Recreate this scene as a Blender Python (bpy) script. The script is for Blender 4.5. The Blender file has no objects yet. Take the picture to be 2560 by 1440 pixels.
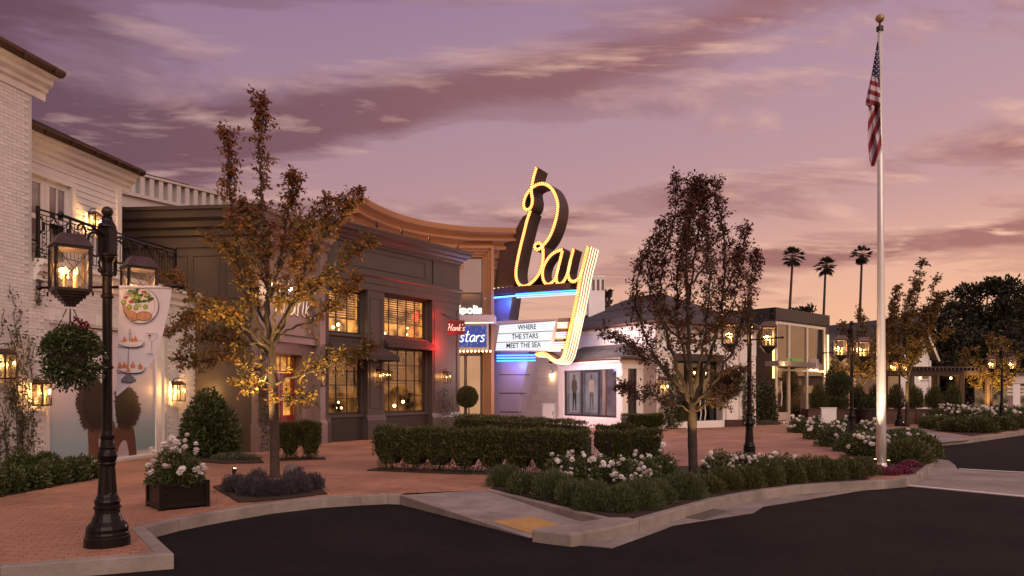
import bpy, bmesh, math, random
import numpy as np
from mathutils import Vector, Matrix
random.seed(7)
RNG = np.random.default_rng(11)
SC = bpy.context.scene
COL = SC.collection
R = math.radians
F_PX, HZ, EYE = 1850.0, 980.0, 1.75      # focal length and horizon in photo pixels, eye height above the plaza

# ------------------------------------------------------------------ camera
cam = bpy.data.cameras.new('camera')
cam.sensor_width = 36.0
cam.lens = 36.0 * F_PX / 2560.0
cam.shift_y = (HZ - 720.0) / 2560.0
cam.clip_start = 0.1
cam.clip_end = 4000
camo = bpy.data.objects.new('camera', cam)
camo.location = (0, 0, EYE)
camo.rotation_euler = (R(90), 0, 0)
COL.objects.link(camo)
SC.camera = camo

# ------------------------------------------------------------------ sky
W = bpy.data.worlds.new('World')
SC.world = W
W.use_nodes = True
wt = W.node_tree
wt.nodes.clear()
def wn(t, **k):
    n = wt.nodes.new(t)
    for a, b in k.items(): setattr(n, a, b)
    return n
def wl(a, b): wt.links.new(a, b)
def wmath(op, a, b=None, c=None, clamp=False):
    n = wn('ShaderNodeMath', operation=op); n.use_clamp = clamp
    for i, v in enumerate((a, b, c)):
        if v is None: continue
        if isinstance(v, (int, float)): n.inputs[i].default_value = v
        else: wl(v, n.inputs[i])
    return n.outputs[0]
def wramp(f, stops, interp='LINEAR'):
    n = wn('ShaderNodeValToRGB'); cr = n.color_ramp; cr.interpolation = interp
    while len(cr.elements) < len(stops): cr.elements.new(0.5)
    for e, (p, c) in zip(cr.elements, stops):
        e.position = p; e.color = (*c, 1) if len(c) == 3 else c
    wl(f, n.inputs[0]); return n.outputs[0]
def wmix(f, a, b):
    n = wn('ShaderNodeMix', data_type='RGBA')
    for i, v in ((0, f), (6, a), (7, b)):
        if isinstance(v, (int, float)): n.inputs[i].default_value = v
        elif isinstance(v, tuple): n.inputs[i].default_value = (*v, 1)
        else: wl(v, n.inputs[i])
    return n.outputs[2]
def wnoise(vec, scale, detail, rough, dist):
    n = wn('ShaderNodeTexNoise')
    n.inputs['Scale'].default_value = scale; n.inputs['Detail'].default_value = detail
    n.inputs['Roughness'].default_value = rough; n.inputs['Distortion'].default_value = dist
    wl(vec, n.inputs['Vector']); return n.outputs['Fac']
tc = wn('ShaderNodeTexCoord')
sep = wn('ShaderNodeSeparateXYZ'); wl(tc.outputs['Generated'], sep.inputs[0])
dx, dy, dz0 = sep.outputs
dz = wmath('MAXIMUM', dz0, 0.0)
side = wramp(wmath('MULTIPLY_ADD', dx, 0.9, 0.5, True), [(0.0, (0, 0, 0)), (0.45, (.5, .5, .5)), (1.0, (1, 1, 1))])
left = wramp(dz, [(0, (.60, .34, .27)), (.10, (.54, .31, .275)), (.2, (.44, .26, .275)), (.33, (.35, .215, .295)), (.5, (.25, .16, .275)), (1, (.19, .13, .23))])
right = wramp(dz, [(0, (1.0, .50, .24)), (.07, (1.0, .54, .31)), (.14, (.88, .48, .33)), (.24, (.60, .345, .335)), (.36, (.50, .31, .36)), (.5, (.39, .25, .37)), (1, (.27, .175, .29))])
base = wmix(side, left, right)
den = wmath('ADD', dz, 0.11)
cmb = wn('ShaderNodeCombineXYZ')
wl(wmath('MULTIPLY', wmath('DIVIDE', dx, den), 0.50), cmb.inputs[0])
wl(wmath('MULTIPLY_ADD', wmath('DIVIDE', dx, den), -0.12, wmath('DIVIDE', dy, den)), cmb.inputs[1])
wl(wmath('MULTIPLY', dz, 2.0), cmb.inputs[2])
n1 = wnoise(cmb.outputs[0], 2.3, 8, 0.57, 0.30)
off = wn('ShaderNodeVectorMath', operation='ADD'); wl(cmb.outputs[0], off.inputs[0]); off.inputs[1].default_value = (0.03, -0.075, 0.03)
n2 = wnoise(off.outputs[0], 2.3, 8, 0.57, 0.30)
n3 = wnoise(cmb.outputs[0], 0.42, 3, 0.5, 0.2)
def band(k, c, w, amp):
    t = wmath('DIVIDE', wmath('SUBTRACT', dz, wmath('MULTIPLY_ADD', dx, k, c)), w)
    return wmath('MULTIPLY', wmath('POWER', 2.718, wmath('MULTIPLY', wmath('MULTIPLY', t, t), -1.0)), amp)
b1 = band(0.22, 0.388, 0.036, 0.25)
b2 = wmath('MULTIPLY', band(0.04, 0.155, 0.020, 0.24), side)
b5 = band(0.0, 0.0, 0.075, -0.30)
b6 = band(0.10, 0.285, 0.040, -0.09)
b4 = wmath('MULTIPLY', band(0.05, 0.235, 0.020, 0.17), side)
lft = wmath('MULTIPLY', wmath('MULTIPLY', wmath('SUBTRACT', 0.44, side, None, True), 0.85), band(0.0, 0.30, 0.15, 1.0))
def dens(n):
    s = wmath('MULTIPLY_ADD', n3, 0.22, wmath('MULTIPLY_ADD', n, 1.25, -0.125))
    for q in (b1, b2, b4, b5, b6, lft): s = wmath('ADD', s, q)
    return s
d1, d2 = dens(n1), dens(n2)
cov = wramp(d1, [(.60, (0, 0, 0)), (.70, (.42, .42, .42)), (.92, (1, 1, 1))], 'EASE')
edge = wmath('MULTIPLY_ADD', wmath('SUBTRACT', d1, d2), 6.0, wmath('MULTIPLY_ADD', cov, -0.80, 0.55), True)
cdark = wmix(side, (.115, .058, .085), (.37, .155, .145))
clight = wmix(side, (.52, .33, .32), (.98, .58, .42))
ccol = wmix(edge, cdark, clight)
sky = wmix(wmath('MULTIPLY', cov, 0.88), base, ccol)
bg = wn('ShaderNodeBackground'); wl(sky, bg.inputs[0]); bg.inputs[1].default_value = 1.0
W.cycles.sampling_method = 'MANUAL'; W.cycles.sample_map_resolution = 512
wo = wn('ShaderNodeOutputWorld'); wl(bg.outputs[0], wo.inputs[0])

# ------------------------------------------------------------------ soft dusk glow and exposure
sl = bpy.data.lights.new('sun', 'SUN')
sl.energy = 1.9
sl.angle = R(55)
sl.color = (1.0, .76, .60)
so = bpy.data.objects.new('sun', sl)
so.rotation_euler = Vector((-.26, .72, -.64)).to_track_quat('-Z', 'Y').to_euler()
so.location = (20, -20, 30)
COL.objects.link(so)
SC.view_settings.view_transform = 'Standard'
SC.view_settings.look = 'None'
SC.view_settings.exposure = 0.0
SC.view_settings.gamma = 1.0
SC.cycles.use_denoising = True
SC.cycles.sample_clamp_indirect = 4.0
SC.cycles.max_bounces = 6
SC.cycles.diffuse_bounces = 3
SC.cycles.glossy_bounces = 3
SC.cycles.transparent_max_bounces = 16

# ------------------------------------------------------------------ materials
MATS = {}
def _new(key):
    m = bpy.data.materials.new(key); m.use_nodes = True
    nt = m.node_tree; nt.nodes.clear()
    return m, nt
def M(key, col, rough=.6, var=.18, scale=3.0, bump=.15, bscale=40, metal=0.0, spec=.5, island=0.0, island_col=None, coat=0.0, trans=0.0):
    """procedural surface: noise-varied colour, fine bump, optional per-piece variation"""
    if key in MATS: return MATS[key]
    m, nt = _new(key)
    N = nt.nodes.new; L = nt.links.new
    o = N('ShaderNodeOutputMaterial'); p = N('ShaderNodeBsdfPrincipled')
    p.inputs['Roughness'].default_value = rough; p.inputs['Metallic'].default_value = metal
    p.inputs['Specular IOR Level'].default_value = spec
    p.inputs['Coat Weight'].default_value = coat
    t = N('ShaderNodeTexCoord')
    n = N('ShaderNodeTexNoise'); n.inputs['Scale'].default_value = scale; n.inputs['Detail'].default_value = 6; n.inputs['Roughness'].default_value = .65
    L(t.outputs['Object'], n.inputs['Vector'])
    mr = N('ShaderNodeMapRange'); mr.inputs[1].default_value = .3; mr.inputs[2].default_value = .7
    mr.inputs[3].default_value = 1 - var; mr.inputs[4].default_value = 1 + var
    L(n.outputs['Fac'], mr.inputs[0])
    src = None
    if island or island_col:
        g = N('ShaderNodeNewGeometry'); oi = N('ShaderNodeObjectInfo')
        ad = N('ShaderNodeMath'); ad.operation = 'ADD'; L(g.outputs['Random Per Island'], ad.inputs[0]); L(oi.outputs['Random'], ad.inputs[1])
        fr = N('ShaderNodeMath'); fr.operation = 'FRACT'; L(ad.outputs[0], fr.inputs[0])
        if island_col:
            cr = N('ShaderNodeValToRGB'); els = cr.color_ramp.elements
            k = len(island_col)
            while len(els) < k: els.new(.5)
            for i, c in enumerate(island_col):
                els[i].position = i / max(1, k - 1); els[i].color = (*c, 1)
            L(fr.outputs[0], cr.inputs[0]); src = cr.outputs[0]
        else:
            m2 = N('ShaderNodeMapRange'); m2.inputs[3].default_value = 1 - island; m2.inputs[4].default_value = 1 + island
            L(fr.outputs[0], m2.inputs[0])
            mm = N('ShaderNodeMath'); mm.operation = 'MULTIPLY'; L(mr.outputs[0], mm.inputs[0]); L(m2.outputs[0], mm.inputs[1]); mr = mm
    sc = N('ShaderNodeVectorMath'); sc.operation = 'SCALE'
    if src: L(src, sc.inputs[0])
    else: sc.inputs[0].default_value = col
    L(mr.outputs[0], sc.inputs['Scale'])
    L(sc.outputs[0], p.inputs['Base Color'])
    if bump:
        nb = N('ShaderNodeTexNoise'); nb.inputs['Scale'].default_value = bscale; nb.inputs['Detail'].default_value = 4
        L(t.outputs['Object'], nb.inputs['Vector'])
        b = N('ShaderNodeBump'); b.inputs['Strength'].default_value = bump; b.inputs['Distance'].default_value = .02
        L(nb.outputs['Fac'], b.inputs['Height']); L(b.outputs[0], p.inputs['Normal'])
    if trans:
        tr = N('ShaderNodeBsdfTranslucent'); L(sc.outputs[0], tr.inputs[0])
        mx = N('ShaderNodeMixShader'); mx.inputs[0].default_value = trans
        L(p.outputs[0], mx.inputs[1]); L(tr.outputs[0], mx.inputs[2]); L(mx.outputs[0], o.inputs[0])
    else: L(p.outputs[0], o.inputs[0])
    MATS[key] = m
    return m
def E(key, col, s):
    """a thing that gives off light"""
    if key in MATS: return MATS[key]
    m, nt = _new(key)
    o = nt.nodes.new('ShaderNodeOutputMaterial'); e = nt.nodes.new('ShaderNodeEmission')
    e.inputs[0].default_value = (*col, 1); e.inputs[1].default_value = s
    nt.links.new(e.outputs[0], o.inputs[0]); MATS[key] = m
    return m
def GLASS(key, tint=(1, 1, 1), refl=.12, rough=.02, fres=.6):
    if key in MATS: return MATS[key]
    m, nt = _new(key); N = nt.nodes.new; L = nt.links.new
    o = N('ShaderNodeOutputMaterial'); t = N('ShaderNodeBsdfTransparent'); t.inputs[0].default_value = (*tint, 1)
    g = N('ShaderNodeBsdfGlossy'); g.inputs['Roughness'].default_value = rough
    lw = N('ShaderNodeLayerWeight'); lw.inputs[0].default_value = .35
    ml = N('ShaderNodeMath'); ml.operation = 'MULTIPLY_ADD'; ml.inputs[1].default_value = .6; ml.inputs[2].default_value = refl; ml.use_clamp = True
    ml.inputs[1].default_value = fres
    L(lw.outputs['Fresnel'], ml.inputs[0])
    x = N('ShaderNodeMixShader'); L(ml.outputs[0], x.inputs[0]); L(t.outputs[0], x.inputs[1]); L(g.outputs[0], x.inputs[2]); L(x.outputs[0], o.inputs[0])
    MATS[key] = m
    return m

# ------------------------------------------------------------------ object helpers
def G(px, py, z=0.0):
    """where a photo point that lies on a level of height z stands in the place"""
    d = F_PX * (EYE - z) / (py - HZ)
    return ((px - 1280) * d / F_PX, d)
def AT(px, py, d):
    return Vector(((px - 1280) * d / F_PX, d, EYE + (HZ - py) * d / F_PX))
def thing(name, label, cat, loc=(0, 0, 0), rotz=0.0, group=None):
    o = bpy.data.objects.new(name, None)
    o.empty_display_size = .2
    o.location = loc; o.rotation_euler = (0, 0, rotz)
    COL.objects.link(o); tag(o, label, cat, group)
    return o
def tag(o, label, cat=None, group=None):
    o['label'] = label
    if cat: o['category'] = cat
    if group: o['group'] = group
    return o
def link(name, me, mat, parent=None, world=True, kind=None):
    o = bpy.data.objects.new(name, me)
    if mat is not None and not me.materials: me.materials.append(mat)
    COL.objects.link(o)
    if parent is not None:
        o.parent = parent
        if world:
            if parent.type == 'EMPTY':
                o.matrix_parent_inverse = (Matrix.Translation(parent.location) @ parent.rotation_euler.to_matrix().to_4x4()).inverted()
    if kind: o['kind'] = kind
    return o
def copy_tree(o, parent=None):
    c = o.copy(); COL.objects.link(c)
    c.parent = parent
    for ch in list(o.children): copy_tree(ch, c)
    return c
ORD = ['first', 'second', 'third', 'fourth', 'fifth', 'sixth', 'seventh', 'eighth', 'ninth', 'tenth', 'eleventh', 'twelfth', 'thirteenth', 'fourteenth', 'fifteenth', 'sixteenth']

class Frame:
    """a vertical facade: origin, direction along it, outward normal"""
    def __init__(s, o, u):
        s.o = Vector((o[0], o[1], 0)); s.u = Vector((u[0], u[1], 0)).normalized(); s.n = Vector((s.u.y, -s.u.x, 0))
    def p(s, t, off, z): return s.o + s.u * t + s.n * off + Vector((0, 0, z))
    def t_at(s, px, off=0.0):
        k = (px - 1280) / F_PX; o = s.o + s.n * off
        return (k * o.y - o.x) / (s.u.x - k * s.u.y)
    def z_at(s, px, py, off=0.0):
        q = s.p(s.t_at(px, off), off, 0)
        return EYE + (HZ - py) * q.y / F_PX

class MB:
    def __init__(s): s.v = []; s.f = []
    def add(s, vs, fs):
        b = len(s.v); s.v += [tuple(v) for v in vs]; s.f += [tuple(b + i for i in f) for f in fs]; return s
    def hexa(s, p):
        """eight corners: bottom four then top four, counter-clockwise"""
        return s.add(p, [(3, 2, 1, 0), (4, 5, 6, 7), (0, 1, 5, 4), (1, 2, 6, 5), (2, 3, 7, 6), (3, 0, 4, 7)])
    def box(s, x0, x1, y0, y1, z0, z1):
        return s.hexa([(x0, y0, z0), (x1, y0, z0), (x1, y1, z0), (x0, y1, z0), (x0, y0, z1), (x1, y0, z1), (x1, y1, z1), (x0, y1, z1)])
    def fbox(s, F, t0, t1, o0, o1, z0, z1):
        """box on a facade frame; o is distance out from the wall"""
        return s.hexa([F.p(t0, o1, z0), F.p(t1, o1, z0), F.p(t1, o0, z0), F.p(t0, o0, z0), F.p(t0, o1, z1), F.p(t1, o1, z1), F.p(t1, o0, z1), F.p(t0, o0, z1)])
    def quad(s, a, b, c, d): return s.add([a, b, c, d], [(0, 1, 2, 3)])
    def ngon(s, pts): return s.add(pts, [tuple(range(len(pts)))])
    def prism(s, poly, z0, z1, bottom=False):
        n = len(poly)
        vs = [(p[0], p[1], z0) for p in poly] + [(p[0], p[1], z1) for p in poly]
        fs = [tuple(range(n, 2 * n))] + [(i, (i + 1) % n, n + (i + 1) % n, n + i) for i in range(n)]
        if bottom: fs.append(tuple(range(n - 1, -1, -1)))
        return s.add(vs, fs)
    def tube(s, path, r, n=8, closed=False, cap=True):
        P = [Vector(p) for p in path]; m = len(P)
        rr = r if isinstance(r, (list, tuple)) else [r] * m
        vs = []; prev = None
        for i in range(m):
            a = P[(i - 1) % m] if (closed or i > 0) else P[i]
            b = P[(i + 1) % m] if (closed or i < m - 1) else P[i]
            t = (b - a)
            t = t.normalized() if t.length > 1e-9 else Vector((0, 0, 1))
            if prev is None:
                x = t.cross(Vector((0, 0, 1)))
                if x.length < 1e-3: x = t.cross(Vector((1, 0, 0)))
            else: x = prev - t * prev.dot(t)
            x = x.normalized() if x.length > 1e-9 else Vector((1, 0, 0))
            prev = x; y = t.cross(x)
            for k in range(n):
                a2 = 2 * math.pi * k / n
                vs.append(P[i] + (x * math.cos(a2) + y * math.sin(a2)) * rr[i])
        fs = []
        for i in range(m if closed else m - 1):
            j = (i + 1) % m
            for k in range(n):
                fs.append((i * n + k, i * n + (k + 1) % n, j * n + (k + 1) % n, j * n + k))
        if cap and not closed:
            fs.append(tuple(range(n - 1, -1, -1))); fs.append(tuple((m - 1) * n + k for k in range(n)))
        return s.add(vs, fs)
    def lathe(s, prof, c=(0, 0, 0), n=20, flute=0.0, zr=None):
        vs = []; fs = []
        for (r, z) in prof:
            for k in range(n):
                a = 2 * math.pi * k / n
                q = r
                if flute and zr and zr[0] <= z <= zr[1] and k % 2: q = r * (1 - flute)
                vs.append((c[0] + q * math.cos(a), c[1] + q * math.sin(a), c[2] + z))
        m = len(prof)
        for i in range(m - 1):
            for k in range(n): fs.append((i * n + k, i * n + (k + 1) % n, (i + 1) * n + (k + 1) % n, (i + 1) * n + k))
        fs.append(tuple(range(n - 1, -1, -1))); fs.append(tuple((m - 1) * n + k for k in range(n)))
        return s.add(vs, fs)
    def sphere(s, c, r, n=8, m=5, sz=1.0):
        prof = [(max(1e-4, r * math.sin(math.pi * i / m)), -r * sz * math.cos(math.pi * i / m)) for i in range(m + 1)]
        return s.lathe(prof, c, n)
    def mesh(s, smooth=False, name='mesh'):
        me = bpy.data.meshes.new(name); me.from_pydata(s.v, [], s.f); me.update()
        if smooth: me.shade_smooth() if hasattr(me, 'shade_smooth') else None
        return me
    def build(s, name, mat, parent=None, smooth=False, kind=None, world=True, bevel=0.0, auto=False):
        me = s.mesh(smooth, name)
        o = link(name, me, mat, parent, world, kind)
        if bevel:
            b = o.modifiers.new('bevel', 'BEVEL'); b.width = bevel; b.segments = 2; b.limit_method = 'ANGLE'; b.angle_limit = R(40)
        return o
def np_mesh(name, V, faces_per, nv):
    """mesh of N alike pieces: V (N,nv,3), faces_per = list of index tuples of one size"""
    N = V.shape[0]
    me = bpy.data.meshes.new(name)
    k = len(faces_per[0])
    idx = (np.arange(N)[:, None, None] * nv + np.array(faces_per)[None]).reshape(-1)
    nf = N * len(faces_per)
    me.vertices.add(N * nv); me.vertices.foreach_set('co', V.reshape(-1).astype(np.float32))
    me.loops.add(nf * k); me.loops.foreach_set('vertex_index', idx.astype(np.int32))
    me.polygons.add(nf); me.polygons.foreach_set('loop_start', (np.arange(nf) * k).astype(np.int32))
    me.update(calc_edges=True); me.validate()
    return me
def unit(a): return a / np.maximum(1e-9, np.linalg.norm(a, axis=-1, keepdims=True))
def leaf_mesh(name, P, D, L, Wd, fold=.25, rng=RNG):
    """pointed leaves: P base points, D directions, L length and Wd width arrays"""
    P = np.asarray(P, float); D = unit(np.asarray(D, float)); N = len(P)
    L = np.broadcast_to(np.asarray(L, float), (N,))[:, None]; Wd = np.broadcast_to(np.asarray(Wd, float), (N,))[:, None]
    S = unit(np.cross(D, unit(rng.normal(size=(N, 3))))); U = np.cross(S, D)
    V = np.stack([P, P + D * L * .5 + S * Wd * .5 + U * Wd * fold, P + D * L - U * L * .08, P + D * L * .5 - S * Wd * .5 + U * Wd * fold], 1)
    return np_mesh(name, V, [(0, 1, 2), (0, 2, 3)], 4)
def inside(poly, x, y):
    c = False; n = len(poly); j = n - 1
    for i in range(n):
        xi, yi = poly[i][0], poly[i][1]; xj, yj = poly[j][0], poly[j][1]
        if (yi > y) != (yj > y) and x < (xj - xi) * (y - yi) / (yj - yi) + xi: c = not c
        j = i
    return c
def offset_line(pts, w):
    """points shifted to the left of the path by w, mitred"""
    P = [Vector((p[0], p[1])) for p in pts]; out = []
    for i in range(len(P)):
        ds = []
        if i > 0: ds.append((P[i] - P[i - 1]).normalized())
        if i < len(P) - 1: ds.append((P[i + 1] - P[i]).normalized())
        ns = [Vector((-d.y, d.x)) for d in ds]
        n = sum(ns, Vector((0, 0))).normalized()
        out.append(tuple(P[i] + n * (w / max(.45, n.dot(ns[0])))))
    return out
def strip(mb, pts, w, z0, z1, back=True):
    """solid kerb of width w to the left of the path"""
    rs = []
    for a, b in zip(pts, pts[1:]):
        n = max(1, int(math.dist(a, b) / 1.8))
        rs += [(a[0] + (b[0] - a[0]) * i / n, a[1] + (b[1] - a[1]) * i / n) for i in range(n)]
    pts = rs + [tuple(pts[-1])]
    q = offset_line(pts, w)
    for i in range(len(pts) - 1):
        a, b, c, d = pts[i], pts[i + 1], q[i + 1], q[i]
        mb.hexa([(*a, z0), (*b, z0), (*c, z0), (*d, z0), (*a, z1), (*b, z1), (*c, z1), (*d, z1)])
    return mb
def structure(o): o['kind'] = 'structure'; return o
def smooth_path(pts, k=6, closed=False):
    """Catmull-Rom through the points"""
    P = [Vector(p) for p in pts]; n = len(P); out = []
    rng = range(n) if closed else range(n - 1)
    for i in rng:
        if closed: a, b, c, d = P[(i - 1) % n], P[i], P[(i + 1) % n], P[(i + 2) % n]
        else: a, b, c, d = P[max(0, i - 1)], P[i], P[i + 1], P[min(n - 1, i + 2)]
        for j in range(k):
            t = j / k
            out.append(.5 * ((2 * b) + (c - a) * t + (2 * a - 5 * b + 4 * c - d) * t * t + (3 * b - a - 3 * c + d) * t ** 3))
    if not closed: out.append(P[-1])
    return out
def lamp_light(parent, loc, power, col, radius=.05, kind='POINT', direction=None, cone=60, world=True):
    l = bpy.data.lights.new('lamp_light', kind); l.energy = power; l.color = col
    l.shadow_soft_size = radius
    if kind == 'SPOT': l.spot_size = R(cone); l.spot_blend = .6
    o = bpy.data.objects.new('lamp_light', l); COL.objects.link(o)
    o.location = loc
    if direction: o.rotation_euler = Vector(direction).to_track_quat('-Z', 'Y').to_euler()
    if parent is not None:
        o.parent = parent
        if world and parent.type == 'EMPTY':
            o.matrix_parent_inverse = (Matrix.Translation(parent.location) @ parent.rotation_euler.to_matrix().to_4x4()).inverted()
    return o
WARM = (1.0, .50, .15)
AMBER = (1.0, .46, .12)

# materials used all over
m_white = M('white_paint', (.78, .75, .72), .55, .06, 2, .08, 30)
m_brickw = M('white_painted_brick', (.74, .71, .68), .65, .08, 5, .35, 60, island=.07)
m_mortar = M('white_painted_mortar', (.60, .57, .54), .8, .1, 6, .3, 60)
m_black = M('black_paint', (.010, .0065, .0055), .34, .25, 4, .1, 30, spec=.25)
m_bronze = M('dark_bronze', (.035, .022, .016), .38, .25, 8, .15, 40, metal=.4)
m_copper = M('weathered_copper', (.10, .055, .035), .45, .3, 5, .2, 20, metal=.5)
m_slate = M('slate_shingle', (.085, .075, .08), .75, .2, 4, .4, 25, island=.25)
m_gray = M('grey_joinery', (.072, .057, .054), .42, .1, 2, .06, 30)
m_graydk = M('dark_grey_joinery', (.035, .028, .028), .4, .12, 2, .06, 30)
m_olive = M('bronze_grey_joinery', (.080, .058, .042), .4, .1, 2, .06, 30)
m_conc = M('kerb_concrete', (.27, .228, .20), .85, .34, 1.6, .4, 50)
m_soil = M('planting_soil', (.035, .018, .012), .95, .4, 9, .9, 25)
m_plaza = None
m_glass = GLASS('window_glass', (.92, .9, .86), .015, .02, .22)
m_glassd = GLASS('dark_glass', (.35, .32, .30), .18)
m_flame = E('flame', (1.0, .55, .18), 6)
m_candle = M('candle_tube', (.75, .55, .28), .5, .05, 5, 0)
# ------------------------------------------------------------------ the ground
ZR = -0.15
def asphalt():
    m, nt = _new('asphalt'); N = nt.nodes.new; L = nt.links.new
    o = N('ShaderNodeOutputMaterial'); p = N('ShaderNodeBsdfPrincipled'); t = N('ShaderNodeTexCoord')
    n = N('ShaderNodeTexNoise'); n.inputs['Scale'].default_value = .55; n.inputs['Detail'].default_value = 7
    n2 = N('ShaderNodeTexVoronoi'); n2.inputs['Scale'].default_value = 60
    n3 = N('ShaderNodeTexNoise'); n3.inputs['Scale'].default_value = 3.2; n3.inputs['Detail'].default_value = 8; n3.inputs['Roughness'].default_value = .75; L(t.outputs['Object'], n3.inputs['Vector'])
    L(t.outputs['Object'], n.inputs['Vector']); L(t.outputs['Object'], n2.inputs['Vector'])
    cr = N('ShaderNodeValToRGB'); cr.color_ramp.elements[0].color = (.0035, .0026, .0024, 1); cr.color_ramp.elements[1].color = (.021, .0155, .0142, 1)
    cr.color_ramp.elements[0].position = .40; cr.color_ramp.elements[1].position = .66
    mxn = N('ShaderNodeMath'); mxn.operation = 'MULTIPLY_ADD'; mxn.inputs[1].default_value = .55; hf = N('ShaderNodeMath'); hf.operation = 'MULTIPLY'; hf.inputs[1].default_value = .5; L(n3.outputs['Fac'], hf.inputs[0]); L(n.outputs['Fac'], mxn.inputs[0]); L(hf.outputs[0], mxn.inputs[2]); L(mxn.outputs[0], cr.inputs[0])
    mx = N('ShaderNodeMix'); mx.data_type = 'RGBA'; mx.blend_type = 'MULTIPLY'; mx.inputs[0].default_value = .55
    L(cr.outputs[0], mx.inputs[6]); L(n2.outputs['Color'], mx.inputs[7]); L(mx.outputs[2], p.inputs['Base Color'])
    p.inputs['Roughness'].default_value = .85; p.inputs['Specular IOR Level'].default_value = .18
    b = N('ShaderNodeBump'); b.inputs['Strength'].default_value = .6; b.inputs['Distance'].default_value = .012
    L(n2.outputs['Distance'], b.inputs['Height']); L(b.outputs[0], p.inputs['Normal']); L(p.outputs[0], o.inputs[0])
    return m
def paver_mat(key, c1, c2, mortar, ang, sx=.2, sy=.1):
    m, nt = _new(key); N = nt.nodes.new; L = nt.links.new
    o = N('ShaderNodeOutputMaterial'); p = N('ShaderNodeBsdfPrincipled'); t = N('ShaderNodeTexCoord')
    mp = N('ShaderNodeMapping'); mp.inputs['Rotation'].default_value = (0, 0, ang); L(t.outputs['Object'], mp.inputs[0])
    b = N('ShaderNodeTexBrick'); b.inputs['Scale'].default_value = 1; b.inputs['Mortar Size'].default_value = .006
    b.inputs['Brick Width'].default_value = sx; b.inputs['Row Height'].default_value = sy
    b.inputs['Color1'].default_value = (*c1, 1); b.inputs['Color2'].default_value = (*c2, 1); b.inputs['Mortar'].default_value = (*mortar, 1)
    L(mp.outputs[0], b.inputs['Vector'])
    n = N('ShaderNodeTexNoise'); n.inputs['Scale'].default_value = .7; n.inputs['Detail'].default_value = 8; L(t.outputs['Object'], n.inputs['Vector'])
    mr = N('ShaderNodeMapRange'); mr.inputs[1].default_value = .3; mr.inputs[2].default_value = .7; mr.inputs[3].default_value = .66; mr.inputs[4].default_value = 1.25
    L(n.outputs['Fac'], mr.inputs[0])
    sc = N('ShaderNodeVectorMath'); sc.operation = 'SCALE'; L(b.outputs['Color'], sc.inputs[0]); L(mr.outputs[0], sc.inputs['Scale'])
    L(sc.outputs[0], p.inputs['Base Color']); p.inputs['Roughness'].default_value = .72
    bu = N('ShaderNodeBump'); bu.inputs['Strength'].default_value = .35; bu.inputs['Distance'].default_value = .01; bu.invert = True
    L(b.outputs['Fac'], bu.inputs['Height']); L(bu.outputs[0], p.inputs['Normal']); L(p.outputs[0], o.inputs[0])
    return m
KERB_A = [G(*q) for q in ((-600, 1467), (0, 1420), (433, 1387), (362, 1321), (450, 1299), (560, 1279), (680, 1260), (800, 1247), (900, 1241), (970, 1238), (1000, 1239))]
RAMP_L, RAMP_R = G(1000, 1234), G(1212, 1225)
BED_SIDE = [G(1212, 1225), G(1522, 1301)]
KERB_B = [G(*q) for q in ((1522, 1322), (1600, 1304), (1690, 1277), (1780, 1252), (1900, 1229), (2000, 1216), (2100, 1209), (2200, 1204), (2262, 1199))]
KERB_C = [G(*q) for q in ((2262, 1199), (2300, 1188), (2325, 1168), (2335, 1145), (2328, 1122), (2310, 1108), (2420, 1098), (2560, 1079), (2950, 1048))]
ANG = math.atan2(KERB_A[2][1] - KERB_A[1][1], KERB_A[2][0] - KERB_A[1][0])
PLAZA = KERB_A + [RAMP_L, RAMP_R, G(1522, 1301)] + KERB_B[1:] + KERB_C[1:] + [(90, 60), (90, 110), (-60, 110), (-60, 5.9)]
BED1 = [G(*q) for q in ((1228, 1222), (1380, 1259), (1524, 1295), (1590, 1297), (1690, 1270), (1780, 1245), (1900, 1223), (2000, 1210), (2100, 1204), (2165, 1200), (2150, 1182), (2000, 1168), (1850, 1166), (1640, 1168), (1450, 1176), (1260, 1203))]
BED2 = [G(*q) for q in ((1985, 1073), (2050, 1103), (2130, 1141), (2172, 1170), (2200, 1185), (2290, 1183), (2320, 1160), (2326, 1140), (2318, 1120), (2262, 1092), (2200, 1070), (2050, 1056))]
BED3 = [G(*q) for q in ((2318, 1074), (2430, 1090), (2560, 1073), (2900, 1046), (2700, 1042), (2560, 1048), (2330, 1056))]
BED4 = [G(*q) for q in ((532, 1219), (600, 1259), (700, 1250), (818, 1236), (790, 1214), (700, 1203), (600, 1202))]
BED5 = [G(*q) for q in ((-200, 1275), (0, 1243), (245, 1196), (228, 1183), (100, 1183), (0, 1197), (-200, 1225))]
BED6 = [G(*q) for q in ((440, 1152), (560, 1160), (660, 1158), (640, 1140), (500, 1134), (440, 1140))]
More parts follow.
